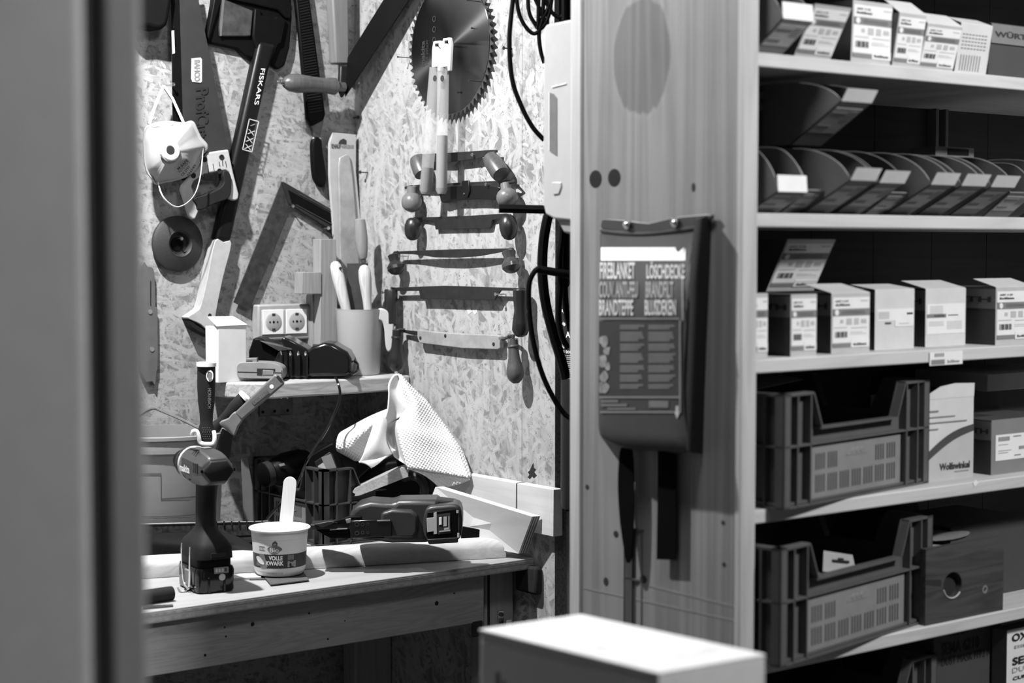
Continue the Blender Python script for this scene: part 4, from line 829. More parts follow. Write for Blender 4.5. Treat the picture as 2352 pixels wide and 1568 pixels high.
# ------------------------------------------------------------------ stackable crate (used on the bench and on the shelves)
def crate(lab, loc, rz, W=0.40, D=0.30, H=0.165, mat=None, group=None, slots=True):
    """own coordinates: front left bottom corner at the origin, x along the front, y back"""
    mat = mat or m_crate
    t = thing('stacking_crate', lab, 'crate', loc, rz, group)
    wl = 0.0025; fl = 0.014     # wall, flange depth
    mb = MB().box(0.004, W - 0.004, 0.004, D - 0.004, 0.004, 0.008); mb.build('crate_floor', mat, t)
    pw = 0.075; dz = H * 0.66; mz = H * 0.53
    # inner shell walls with the dip in the middle of each side
    def wall(o, u, ln, nm):
        o = V(o); u = V(u); n_ = V((-u.y, u.x, 0))
        P = lambda a, z: o + u * a + V((0, 0, z))
        pts = [P(0, 0), P(ln, 0), P(ln, H), P(ln - pw, H), P(ln - pw - 0.024, dz), P(pw + 0.024, dz), P(pw, H), P(0, H)]
        w_ = MB().prism([q + n_ * fl for q in pts], n_ * wl).build(nm, mat, t)
        # flanges
        f = MB()
        f.prism([P(0, 0), P(ln, 0), P(ln, 0) + n_ * fl, P(0, 0) + n_ * fl], (0, 0, 0.003))
        f.prism([P(0, mz), P(ln, mz), P(ln, mz) + n_ * fl, P(0, mz) + n_ * fl], (0, 0, 0.003))
        f.prism([P(pw + 0.02, dz), P(ln - pw - 0.02, dz), P(ln - pw - 0.02, dz) + n_ * (fl + 0.003), P(pw + 0.02, dz) + n_ * (fl + 0.003)], (0, 0, 0.003))
        for s0, s1 in ((0, pw), (ln - pw, ln)):
            f.prism([P(s0, H - 0.004), P(s1, H - 0.004), P(s1, H - 0.004) + n_ * (fl + 0.003), P(s0, H - 0.004) + n_ * (fl + 0.003)], (0, 0, 0.004))
        f.build('flange', mat, t)
        # slanted rib along the dip and upright ribs
        for a0, z0, a1, z1 in ((pw, H - 0.002, pw + 0.024, dz), (ln - pw, H - 0.002, ln - pw - 0.024, dz)):
            A, Bq = P(a0, z0), P(a1, z1); MB().prism([A, Bq, Bq + n_ * (fl + 0.002), A + n_ * (fl + 0.002)], u * 0.003).build('dip_rib', mat, t)
        for a0 in (0.0, 0.034, 0.068, ln - 0.071, ln - 0.037, ln - 0.003):
            MB().prism([P(a0, 0), P(a0 + 0.003, 0), P(a0 + 0.003, 0) + n_ * fl, P(a0, 0) + n_ * fl], (0, 0, H - 0.002)).build('rib', mat, t)
        return o, u, n_
    for o, u, ln, nm in (((0, 0, 0), (1, 0, 0), W, 'front_wall'), ((W, 0, 0), (0, 1, 0), D, 'side_wall'), ((W, D, 0), (-1, 0, 0), W, 'back_wall'), ((0, D, 0), (0, -1, 0), D, 'side_wall')):
        o, u, n_ = wall(o, u, ln, nm)
        if slots and nm in ('front_wall', 'side_wall'):
            x0, x1 = 0.078, ln - 0.078
            pn = MB().prism([o + u * x0 + n_ * 0.006 + V((0, 0, 0.006)), o + u * x1 + n_ * 0.006 + V((0, 0, 0.006)), o + u * x1 + n_ * 0.006 + V((0, 0, mz - 0.004)), o + u * x0 + n_ * 0.006 + V((0, 0, mz - 0.004))], n_ * 0.003).build('vent_panel', plain('crate_panel', 0.19, 0.5, var=0.08), t, bev=0.001)
            mb = MB(); nb = max(3, int((x1 - x0 - 0.02) / 0.033)); st = (x1 - x0 - 0.02) / nb
            for r_, (z0, z1) in enumerate(((0.016, 0.042), (0.050, 0.074))):
                for k in range(nb):
                    if r_ == 1 and 2 <= k < nb - 2: continue
                    for j in range(4):
                        xs = x0 + 0.012 + st * k + j * st * 0.21
                        A = o + u * xs + n_ * 0.0055
                        mb.prism([A + V((0, 0, z0)), A + u * 0.0028 + V((0, 0, z0)), A + u * 0.0028 + V((0, 0, z1)), A + V((0, 0, z1))], n_ * 0.001)
            stuff(mb.build('vent_slots', m_hole, pn))
            c_ = o + u * (ln / 2) + n_ * 0.006 + V((0, 0, mz * 0.72))
            em = MB()
            for k in range(3): em.lathe([(0.005, 0), (0.004, 0.001), (0.003, 0.001)], c_ + u * (k - 1) * 0.012 + V((0, 0, 0.006)), -n_, 8)
            em.prism([c_ - u * 0.03, c_ + u * 0.03, c_ + u * 0.03 + V((0, 0, 0.002)), c_ - u * 0.03 + V((0, 0, 0.002))], -n_ * 0.0008)
            stuff(em.build('moulded_emblem', plain('crate_panel', 0.13), pn))
    return t
CY = YAW - math.pi / 2        # rotation of a thing whose own x runs to the camera's right

# ------------------------------------------------------------------ things on the bench, back to front
# bucket with brushes
bc = V((-0.566, -0.150, BZ)); BR, BH = 0.128, 0.252
bp = ray(430, 900); 
t = thing('plastic_bucket', 'grey plastic bucket with wire handle behind the drill', 'bucket', bc)
m_bkt = plain('bucket_grey', 0.21, 0.45, var=0.04)
MB().lathe([(0.0, 0.0), (BR * 0.86, 0.0), (BR * 0.87, 0.004), (BR * 0.955, BH * 0.86), (BR * 1.0, BH * 0.865), (BR * 1.0, BH * 0.985), (BR * 0.99, BH), (BR * 0.96, BH), (BR * 0.95, BH * 0.9), (BR * 0.85, 0.008), (0, 0.008)], bc, n=56).build('bucket_body', m_bkt, t, ang=40)
MB().lathe([(BR * 0.99, BH * 0.965), (BR * 1.03, BH * 0.97), (BR * 1.03, BH * 0.995), (BR * 0.985, BH * 1.0)], bc, n=56, caps=False).build('rim', m_bkt, t)
# moulded outline on the bucket front
ang0 = math.atan2((CAM - bc).y, (CAM - bc).x)
mb = MB()
for a0, a1, h0, h1 in ((-0.75, -0.05, 0.70, 0.712), (-0.05, -0.035, 0.5, 0.712), (-0.05, 0.75, 0.5, 0.512), (-0.7, 0.7, 0.36, 0.366)):
    ns_ = 10; rr = BR * 0.945
    for k in range(ns_):
        b0_, b1_ = ang0 + a0 + (a1 - a0) * k / ns_, ang0 + a0 + (a1 - a0) * (k + 1) / ns_
        f = lambda an, h: bc + V((math.cos(an), math.sin(an), 0)) * BR * (0.868 + 0.088 * h / 0.86 + 0.006) + V((0, 0, BH * h))
        mb.add([f(b0_, h0), f(b1_, h0), f(b1_, h1), f(b0_, h1)], [(0, 1, 2, 3)])
stuff(mb.build('moulded_line', plain('bucket_line', 0.08, 0.5), t, norm=False))
hz = (bc - CAM).dot(FWD)
MB().tube(sm([C(300, 968, hz + 0.05), C(330, 948, hz + 0.04), C(352, 938, hz + 0.03), C(372, 944, hz + 0.02), C(410, 960, hz - 0.01), C(455, 982, hz - 0.04), C(470, 990, hz - 0.06)], 4, False), 0.0032, 8).build('wire_handle', m_steel, t)
# upright brush hung over the rim
Zb = hz - BR - 0.014
def brush(nm, lab, Z, a, b, prof, mat, flat=0.75):
    """handle from top px a to bottom px b"""
    A, Bq = C(*a, Z), C(*b, Z + (0 if len(prof[0]) < 3 else 0)); t = thing(nm, lab, 'paint brush', Bq)
    d = (Bq - A); ax = d.normalized(); u = FWD.cross(ax).normalized(); rings = []
    for s_, r in prof:
        c_ = A + d * s_; rings.append([c_ + u * r * math.cos(k * math.pi / 10) + FWD * r * flat * math.sin(k * math.pi / 10) for k in range(20)])
    MB().loft(rings).build('handle', mat, t, ang=50)
    return t, A, Bq, ax, u
t, A, Bq, ax, u = brush('paint_brush', 'upright dark paint brush handle with white end ring clipped on the bucket rim', Zb, (474, 836), (474, 1014), [(0, 0.0178), (0.02, 0.0180), (0.3, 0.0182), (0.5, 0.0165), (0.64, 0.0135), (0.76, 0.0125), (0.84, 0.0165), (0.93, 0.0175), (1, 0.012)], m_dark)
k_ = -FWD
MB().lathe([(0.0165, -0.004), (0.0195, -0.003), (0.0195, 0.004), (0.0165, 0.005), (0.0125, 0.005), (0.012, -0.002), (0.012, -0.003)], A, ax, 28, ref=tuple(RGT)).build('end_ring', m_white, t)
hr = C(482, 863, Zb - 0.013)
MB().loft([[hr + RGT * (r * 0.6) * math.cos(k * math.pi / 10) + UPV * r * math.sin(k * math.pi / 10) + k_ * h for k in range(20)] for r, h in ((0.0115, -0.004), (0.0115, 0.002), (0.0085, 0.002), (0.0075, -0.002))], True).build('hang_hole', m_white, t)
hr = C(482, 864, Zb - 0.0155)
MB().loft([[hr + RGT * (0.0038) * math.cos(k * math.pi / 8) + UPV * 0.008 * math.sin(k * math.pi / 8) + k_ * h for k in range(16)] for h in (0, 0.001)]).build('hole', m_mid, t)
fch = quadface(C(485, 892, Zb - 0.0142), C(485, 937, Zb - 0.0135), C(495, 892, Zb - 0.012))
fch = quadface(C(476, 892, Zb - 0.0142), C(476, 937, Zb - 0.0138), C(486, 892, Zb - 0.0138))
text(t, 'HORNBACH', m_mid, fch, 0, 0.1, 1, 0.9, 0.0, 0.0006)
MB().tube(sm([C(441, 998, Zb - 0.012), C(444, 990, Zb - 0.016), C(452, 990, Zb - 0.018), C(457, 1003, Zb - 0.018), C(460, 1016, Zb - 0.016), C(475, 1019, Zb - 0.016), C(490, 1017, Zb - 0.016), C(493, 1003, Zb - 0.014), C(491, 990, Zb - 0.008)], 4, False), 0.0042, 8).build('collar', m_white, t)
mb = MB()
for r_ in range(6):
    for q in range(4): mb.ball(C(466 + q * 5 + (r_ % 2) * 2, 982 + r_ * 5, Zb - 0.0132), 0.0008, n=6)
stuff(mb.build('grip_dots', m_mid, t))
t, A, Bq, ax, u = brush('paint_brush', 'dark paint brush with white ring leaning right, behind the other handles', hz - 0.03, (564, 912), (490, 985), [(0, 0.0145), (0.05, 0.0155), (0.35, 0.0145), (0.6, 0.010), (0.8, 0.0095), (1, 0.014)], m_dark)
MB().lathe([(0.012, -0.004), (0.017, -0.003), (0.017, 0.003), (0.012, 0.004)], A, ax, 24).build('end_ring', m_white, t)
MB().cyl(Bq, V((Bq.x - 0.01, Bq.y + 0.01, BZ + 0.012)), 0.012).build('bristles', m_dark, t)
t = thing('paint_brush', 'flat grey paint brush with wide ferrule leaning right in the bucket', 'paint brush', C(520, 1000, hz - 0.05))
Z2 = hz - 0.075
MB().prism(px(C, [(510, 985), (534, 1000), (520, 1080), (480, 1075)], Z2 + 0.006), FWD * 0.012).build('bristles', m_dark, t)
hbar = trace(C, [(628, 862), (633, 858), (650, 874), (653, 882), (555, 966), (538, 948)], Z2, 0.014).build('handle', plain('brush_grey', 0.11, 0.5), t, bev=0.004, seg=3)
trace(C, sm([(540, 944), (556, 965), (548, 978), (540, 998), (534, 1000), (512, 982), (503, 974), (508, 966), (524, 960)], 2), Z2 + 0.001, 0.014).build('brush_head', plain('brush_grey2', 0.13, 0.5), t, bev=0.003)
fcc = quadface(C(580, 926, Z2), C(613, 897, Z2), C(583, 933, Z2)); fcc = quadface(C(584, 931, Z2 - 0.0004), C(619, 902, Z2 - 0.0004), C(578, 924, Z2 - 0.0004))
rects(hbar, 'name_plate', plain('plate_grey', 0.07), fcc, [(0, 0, 1, 1)], 0.0006); text(hbar, 'CALUPAINT', m_mid, fcc, 0.04, 0.15, 0.96, 0.85, 0.0, 0.0012)
MB().lathe([(0.0045, 0), (0.004, 0.0006)], C(624, 888, Z2), -FWD, 14).build('hang_hole', m_paper, hbar)
trace(C, [(638, 862), (648, 872), (649, 877), (645, 878), (634, 866)], Z2 - 0.0005, 0.004).build('socket_end', m_hole, hbar)

# bench crate with its contents
cl_ = V((-0.281, -0.310, BZ + 0.001)); CRZ = 0.0
crate('black stacking crate full of tools on the bench', cl_, CRZ, 0.276, 0.295, 0.163, plain('bench_crate', 0.04, 0.4))
# dark backing lath at the left rear of the crate
tag(trace(C, [(553, 1052), (568, 1052), (580, 1118), (584, 1232), (560, 1232)], 3.69, 0.02).build('lath', plain('lath_grey', 0.10, 0.5), bev=0.002, loc=C(568, 1232, 3.69)), 'grey strip standing upright behind the crate rim', 'strip')
# drill lying in the crate
t = thing('cordless_drill', 'black cordless tool lying in the back of the bench crate', 'power tool', C(650, 1120, 3.62))
a, b = C(600, 1092, 3.66), C(710, 1062, 3.74)
turned(MB(), a, b, [(0, 0.018), (0.03, 0.026), (0.18, 0.027), (0.2, 0.024), (0.3, 0.030), (0.5, 0.036), (0.8, 0.036), (0.95, 0.030), (1, 0.018)], 20).build('motor_housing', m_black, t)
turned(MB(), a.lerp(b, 0.05), a.lerp(b, 0.16), [(0, 0.0275), (1, 0.0285)], 12).build('clutch_ring', m_dark, t)
turned(MB(), C(690, 1075, 3.72), C(712, 1125, 3.70), [(0, 0.024), (0.6, 0.020), (1, 0.022)], 16).build('grip', m_black, t)
MB().prism(px(C, [(640, 1066), (652, 1063), (655, 1068), (643, 1071)], 3.655), FWD * 0.002).build('vent', m_mid, t)
# battery pack standing on end with label
t = thing('battery_pack', 'black battery pack with pale label sticking up out of the crate', 'battery', C(750, 1085, 3.66))
ZQ = 3.66
bp_ = trace(C, sm([(708, 1062), (712, 1046), (760, 1018), (768, 1020), (776, 1036), (786, 1082), (782, 1088), (715, 1092), (708, 1082)], 2), ZQ, 0.05).build('battery_shell', m_black, t, bev=0.005)
trace(C, [(722, 1060), (757, 1037), (764, 1042), (778, 1080), (740, 1086), (726, 1078)], ZQ - 0.001, 0.004).build('contact_recess', m_dark, bp_, bev=0.002)
trace(C, [(738, 1050), (760, 1042), (774, 1078), (752, 1086)], ZQ - 0.002, 0.003).build('label', m_grey1, bp_)
trace(C, [(730, 1070), (742, 1062), (754, 1086), (736, 1086)], ZQ - 0.0026, 0.003).build('label', m_grey2, bp_)
# jigsaw hose like black handle
t = thing('sander', 'black power tool with curved handle under the towel', 'power tool', C(930, 1120, 3.45))
trace(C, sm([(800, 1130), (840, 1085), (890, 1060), (940, 1060), (985, 1080), (985, 1140), (900, 1150), (830, 1150)], 2), 3.68, 0.10).build('body', m_black, t, bev=0.012, seg=3)
MB().tube(sm([C(928, 1096, 3.66), C(945, 1092, 3.64), C(965, 1100, 3.63), C(975, 1120, 3.63), C(972, 1140, 3.64)], 4, False), [0.010] * 17, 10).build('handle', m_dark, t)
trace(C, [(955, 1086), (1000, 1084), (1000, 1140), (960, 1140)], 3.68, 0.06).build('base', m_black, t, bev=0.004)
# wooden block leaning in the crate
t = thing('wooden_block', 'oak block with rounded end leaning out of the crate', 'block', C(870, 1120, 3.42))
ob = [(818, 1113), (918, 1075), (932, 1073), (938, 1082), (937, 1095), (830, 1140), (815, 1128)]
trace(C, sm([(814, 1122), (905, 1080), (930, 1073), (937, 1078), (937, 1094), (928, 1098), (825, 1138), (816, 1134)], 2), 3.63, 0.05).build('block', wood('oak_x', 0.36, 0, 0.35, 70, stretch=0.08), t, bev=0.003)
# paper offcut in the crate
tag(trace(C, [(662, 1128), (740, 1118), (745, 1128), (690, 1140)], 3.72, 0.03).build('wood_offcut', m_board, loc=C(700, 1130, 3.6)), 'pale offcut lying flat inside the bench crate', 'offcut')

# towel: folded waffle cloth, patches joined along shared edges
WEAVE = []
def patch(mb, Lc, Rc, n=22, m=26, bulge=0.0, ph=0.0, rip=0.0):
    """surface between two px curves (x, y, depth)"""
    a = sm([V(q) for q in Lc], 8, False); b = sm([V(q) for q in Rc], 8, False)
    def at(cv, f):
        k = f * (len(cv) - 1); i = min(int(k), len(cv) - 2); return cv[i].lerp(cv[i + 1], k - i)
    vs = []
    for i in range(m + 1):
        A, Bq = at(a, i / m), at(b, i / m)
        for j in range(n + 1):
            f = j / n; q = A.lerp(Bq, f); dz = -bulge * math.sin(math.pi * f) * math.sin(math.pi * min(1, 0.15 + 0.8 * i / m)) + rip * math.sin(7 * f + 4.0 * i / m + ph)
            vs.append(C(q.x, q.y, q.z + dz)); du = (q.x - 900) * 0.00091; dv = (q.y - 980) * 0.00091; WEAVE.append((du * 0.85 + dv * 0.53, dv * 0.85 - du * 0.53, 0))
    return mb.add(vs, [(i * (n + 1) + j, i * (n + 1) + j + 1, (i + 1) * (n + 1) + j + 1, (i + 1) * (n + 1) + j) for i in range(m) for j in range(n)])
m, nt, p = _new('waffle_cloth'); lk = nt.links.new
p.inputs['Base Color'].default_value = g4(0.78); p.inputs['Roughness'].default_value = 0.95; p.inputs['Specular IOR Level'].default_value = 0.1; p.inputs['Sheen Weight'].default_value = 0.2
at_ = N(nt, 'ShaderNodeAttribute', attribute_name='weave'); sx_ = N(nt, 'ShaderNodeSeparateXYZ'); lk(at_.outputs['Vector'], sx_.inputs[0]); acc = None
for ax_ in (0, 1):
    mu = N(nt, 'ShaderNodeMath', operation='MULTIPLY'); mu.inputs[1].default_value = math.pi / 0.0055; lk(sx_.outputs[ax_], mu.inputs[0])
    si = N(nt, 'ShaderNodeMath', operation='SINE'); lk(mu.outputs[0], si.inputs[0]); ab_ = N(nt, 'ShaderNodeMath', operation='ABSOLUTE'); lk(si.outputs[0], ab_.inputs[0])
    if acc is None: acc = ab_.outputs[0]
    else:
        m2 = N(nt, 'ShaderNodeMath', operation='MULTIPLY'); lk(acc, m2.inputs[0]); lk(ab_.outputs[0], m2.inputs[1]); acc = m2.outputs[0]
bpn = N(nt, 'ShaderNodeBump', ins={'Strength': 0.55, 'Distance': 0.0022}); lk(acc, bpn.inputs['Height']); lk(bpn.outputs[0], p.inputs['Normal'])
m_waf = m
m_terry = plain('terry_cloth', 0.78, 0.95, var=0.06, scale=200, bump=0.9, spec=0.1)
T0 = 3.66
t = thing('towel', 'crumpled white waffle weave towel heaped on top of the crate', 'towel', C(930, 1100, T0))
mb = MB()   # left lobe
patch(mb, [(899, 938, T0 + .05), (850, 958, T0 + .03), (800, 985, T0), (780, 998, T0 - .01), (774, 1022, T0 - .01), (776, 1034, T0)], [(890, 950, T0 + .02), (872, 975, T0 + .02), (866, 1000, T0 + .02), (862, 1030, T0 + .02), (845, 1052, T0 + .01), (815, 1056, T0 + .02)], bulge=0.035, rip=0.004)
# right big fall
patch(mb, [(918, 862, T0 - .02), (921, 885, T0 - .035), (934, 920, T0 - .045), (936, 936, T0 - .05), (918, 962, T0 - .06), (914, 985, T0 - .065), (920, 1020, T0 - .07), (936, 1074, T0 - .075)], [(919, 861, T0 - .01), (945, 890, T0 - .01), (968, 912, T0 - .01), (985, 930, T0 - .01), (1020, 985, T0 - .02), (1045, 1020, T0 - .04), (1060, 1052, T0 - .05), (1078, 1098, T0 - .07)], n=30, m=40, bulge=0.022, rip=0.003)
# back right edge and underside
patch(mb, [(968, 912, T0 + .01), (1000, 950, T0 + .02), (1040, 1005, T0 + .0), (1062, 1040, T0 - .02), (1080, 1092, T0 - .06)], [(985, 930, T0 - .01), (1015, 978, T0 - .02), (1045, 1020, T0 - .04), (1060, 1052, T0 - .05), (1078, 1098, T0 - .07)], n=8, bulge=0.004)
patch(mb, [(936, 1074, T0 - .075), (980, 1082, T0 - .06), (1030, 1088, T0 - .07), (1078, 1098, T0 - .07)], [(1000, 1090, T0 - .03), (1010, 1116, T0 - .05), (1050, 1112, T0 - .065), (1080, 1100, T0 - .068)], n=12, bulge=0.0)
tw = mb.build('waffle_face', m_waf, t, ang=80)
wa = tw.data.attributes.new('weave', 'FLOAT_VECTOR', 'POINT')
for i_, uvw in enumerate(WEAVE[:len(tw.data.vertices)]): wa.data[i_].vector = uvw
so_ = tw.modifiers.new('s', 'SOLIDIFY'); so_.thickness = 0.003; so_.offset = 1
mb = MB()   # terry side: peak inner face and hanging corner
patch(mb, [(918, 862, T0 - .02), (906, 863, T0 - .03), (895, 882, T0 - .04), (894, 905, T0 - .04), (892, 940, T0 - .035), (886, 960, T0 - .03), (881, 977, T0 - .03)], [(919, 864, T0 - .02), (920, 886, T0 - .03), (930, 915, T0 - .035), (936, 934, T0 - .045), (926, 950, T0 - .03), (912, 962, T0 - .02), (900, 972, T0 + .0)], bulge=-0.012)
patch(mb, [(868, 953, T0 - .03), (862, 968, T0 - .05), (852, 1000, T0 - .07), (838, 1035, T0 - .08), (824, 1062, T0 - .08)], [(880, 955, T0 - .02), (886, 970, T0 - .03), (884, 995, T0 - .05), (888, 1020, T0 - .06), (900, 1043, T0 - .06)], bulge=0.012, n=14)
patch(mb, [(824, 1062, T0 - .08), (840, 1066, T0 - .085), (852, 1074, T0 - .08)], [(900, 1043, T0 - .06), (880, 1056, T0 - .07), (854, 1074, T0 - .08)], n=10, m=8)
tt = mb.build('terry_face', m_terry, t, ang=80)
so_ = tt.modifiers.new('s', 'SOLIDIFY'); so_.thickness = 0.004; so_.offset = 1
mb = MB()   # inside of the central fold
patch(mb, [(884, 976, T0 - .02), (886, 1000, T0 + .0), (896, 1030, T0 + .0), (906, 1050, T0 - .01)], [(918, 962, T0 - .05), (913, 985, T0 - .055), (919, 1020, T0 - .06), (934, 1068, T0 - .065)], n=12, bulge=-0.05)
mb.build('inner_fold', m_terry, t, ang=80)

# black tray behind the drill and its toothed strip
t = thing('black_tray', 'shallow black metal tray with a notched rim behind the drill', 'tray', B(470, 1280))
ZT_ = 3.345
trace(C, [(300, 1204), (560, 1198), (618, 1196), (632, 1212), (600, 1245), (300, 1245)], ZT_ + 0.055, 0.004).build('rear_wall', plain('worn_black', 0.03, 0.45, var=0.8, scale=120), t)
for k in range(9):
    xx = 462 + k * 17.5
    if xx < 610: MB().tube([C(xx, 1196, ZT_ + 0.053), C(xx, 1206, ZT_ + 0.053)], 0.0016, 6).build('notch', m_iron, t)
MB().tube([C(300, 1204, ZT_ + 0.055), C(560, 1198.5, ZT_ + 0.055), C(616, 1197, ZT_ + 0.055)], 0.0016, 6).build('rim', m_steel, t)
a, b = B(330, 1300, BZ + 0.002), B(600, 1290, BZ + 0.002)
MB().prism([B(250, 1300, BZ + 0.002), B(575, 1282, BZ + 0.002), C(632, 1232, ZT_ + 0.055), C(300, 1240, ZT_ + 0.055)], (0, 0, 0.004)).build('tray_floor', m_blackg, t)
mb = MB(); arc = sm([C(300, 1228, ZT_ + 0.02), C(420, 1222, ZT_ + 0.015), C(500, 1221, ZT_ + 0.01), C(545, 1232, ZT_ + 0.0), C(580, 1252, ZT_ - 0.01)], 5, False)
low = [V((q.x, q.y, BZ + 0.004)) for q in arc]
mb.loft([[arc[i], arc[i] + FWD * 0.003, low[i] + FWD * 0.003, low[i]] for i in range(len(arc))]).build('front_wall', m_blackg, t)

# long batten lying on the bench
t = thing('batten', 'long pale wooden batten with rounded edges lying along the bench', 'batten', B(750, 1300))
A, Bq = B(300, 1331), B(1163, 1281); d = (Bq - A); n_ = V((-d.y, d.x, 0)).normalized(); hB = 0.038
prof = [(0, 0.0005), (0, hB * 0.55), (0.003, hB * 0.72), (0.009, hB * 0.9), (0.018, hB), (0.04, hB), (0.046, hB * 0.9), (0.048, hB * 0.6), (0.048, 0.0005)]
MB().loft([[P + n_ * o_ + UPV * h for o_, h in prof] for P in (A, Bq)]).build('batten_body', m_batten, t, bev=0.001)
fb = quadface(B(722, 1302) + UPV * (hB + 0.0004) + n_ * 0.022, B(770, 1299) + UPV * (hB + 0.0004) + n_ * 0.022, B(722, 1302) + UPV * (hB + 0.0004) + n_ * 0.034)
rects(t, 'stamp', m_ink, fb, [(0, 0, 0.2, 1), (0.25, 0.2, 1, 0.8)], 0.0004)
tag(MB().prism([B(520, 1334), B(600, 1331), B(600, 1322), B(520, 1325)], (0, 0, 0.005)).build('thin_lath', m_batten, loc=B(560, 1330)), 'thin pale lath end between the drill and the cup', 'lath')
# black angle iron by the offcut
t = tag(trace(C, [(1058, 1208), (1160, 1226), (1166, 1234), (1163, 1268), (1060, 1262)], 3.49, 0.006).build('angle_iron', m_black, bev=0.001, loc=C(1110, 1268, 3.345)), 'black sheet metal angle standing between the batten and the plywood offcut', 'angle')

# power tool lying on its side (stapler / nailer)
t = thing('cordless_jigsaw', 'black cordless tool lying on its side with battery end facing right', 'power tool', C(900, 1250, 3.32))
ZN = 3.30
trace(C, sm([(800, 1190), (808, 1172), (822, 1160), (850, 1152), (880, 1154), (905, 1156), (915, 1149), (1000, 1148), (1012, 1152), (1000, 1200), (990, 1246), (900, 1248), (850, 1240), (805, 1236)], 1), ZN + 0.012, 0.085).build('tool_body', m_teal, t, bev=0.014, seg=3)
trace(C, [(875, 1178), (900, 1170), (945, 1172), (960, 1184), (960, 1222), (950, 1236), (880, 1236), (872, 1210)], ZN - 0.004, 0.05).build('gear_cover', m_teal, t, bev=0.006, seg=3)
trace(C, [(905, 1152), (1000, 1147), (1045, 1153), (1052, 1160), (980, 1164), (910, 1160)], ZN + 0.02, 0.05).build('top_ridge', m_dark, t, bev=0.004)
ft = trace(C, sm([(972, 1195), (977, 1172), (990, 1163), (1020, 1160), (1045, 1158), (1058, 1166), (1062, 1190), (1060, 1225), (1052, 1240), (1030, 1246), (1000, 1250), (980, 1240), (972, 1222)], 2), ZN - 0.012, 0.075).build('battery_foot', m_teal, t, bev=0.006, seg=3)
trace(C, [(981, 1176), (1045, 1168), (1052, 1176), (1052, 1232), (985, 1238), (978, 1230)], ZN - 0.0128, 0.004).build('battery_recess', m_black, ft, bev=0.002)
trace(C, [(980, 1190), (996, 1188), (996, 1178), (1003, 1176), (1004, 1226), (996, 1227), (996, 1220), (981, 1222)], ZN - 0.0145, 0.003).build('latch_plate', m_grey2, ft, bev=0.0005)
lbn = trace(C, [(1004, 1181), (1034, 1178), (1036, 1224), (1006, 1227)], ZN - 0.014, 0.002).build('rating_label', m_ink, ft)
fcn = quadface(C(1006, 1222, ZN - 0.0144), C(1034, 1219, ZN - 0.0144), C(1006, 1184, ZN - 0.0144))
rects(lbn, 'label_print', m_grey2, fcn, [(0.5, 0.1, 0.95, 0.22), (0.45, 0.32, 0.72, 0.9), (0.1, 0.0, 1.0, 0.08), (0.86, 0.1, 0.94, 0.9)], 0.0006)
rects(lbn, 'label_print', m_inkw, fcn, [(0.08, 0.45, 0.3, 0.9)], 0.0008)
for q in ((1048, 1172, 1053, 1178), (1050, 1224, 1055, 1234)): trace(C, [(q[0], q[1]), (q[2], q[1]), (q[2], q[3]), (q[0], q[3])], ZN - 0.014, 0.002).build('clip', m_grey2, ft)
trace(C, [(980, 1238), (1052, 1234), (1052, 1246), (985, 1250)], ZN - 0.014, 0.01).build('foot_lip', m_dark, ft, bev=0.002)
for pts, th, z_, mt, nm in (([(712, 1205), (800, 1200), (895, 1196), (900, 1204), (900, 1212), (715, 1216)], 0.05, 0.0, m_iron, 'shoe_plate'), ([(725, 1216), (890, 1210), (898, 1228), (880, 1236), (760, 1236), (740, 1226)], 0.04, 0.006, m_black, 'shoe_plate'), ([(800, 1196), (895, 1192), (900, 1200), (900, 1232), (806, 1236), (803, 1216)], 0.02, -0.012, m_blackg, 'nose_block'), ([(765, 1198), (790, 1190), (800, 1186), (830, 1186), (832, 1198), (790, 1204)], 0.012, -0.006, m_black, 'lever'), ([(720, 1204), (760, 1196), (770, 1200), (740, 1212)], 0.02, -0.008, m_iron, 'guide')):
    trace(C, pts, ZN + z_, th).build(nm, mt, t, bev=0.0015)
for q in ((820, 1204, 5), (833, 1204, 4), (845, 1203, 3), (820, 1224, 5), (833, 1223, 4), (845, 1223, 3)): MB().lathe([(q[2] * 0.00085, 0), (q[2] * 0.00085, 0.0012), (q[2] * 0.0006, 0.0012), (q[2] * 0.0006, 0)], C(q[0], q[1], ZN - 0.012), -FWD, 12, caps=False).build('bolt_hole', m_dsteel, t)
MB().tube([C(758, 1216, ZN - 0.004), C(798, 1214, ZN - 0.004)], 0.0014, 6).build('guide_rod', m_steel, t)
MB().tube([C(866, 1196, ZN - 0.013), C(896, 1195, ZN - 0.013)], 0.0016, 6).build('edge_rod', m_steel, t)
trace(C, [(793, 1192), (806, 1190), (806, 1200), (796, 1202)], ZN - 0.013, 0.004).build('release_tab', m_mid, t, bev=0.001)
for k in range(6): MB().prism(px(C, [(910 + k * 9, 1151.5), (917 + k * 9, 1151), (917 + k * 9, 1153), (910 + k * 9, 1153.5)], ZN + 0.0195), FWD * 0.002).build('print_mark', m_grey2, t)

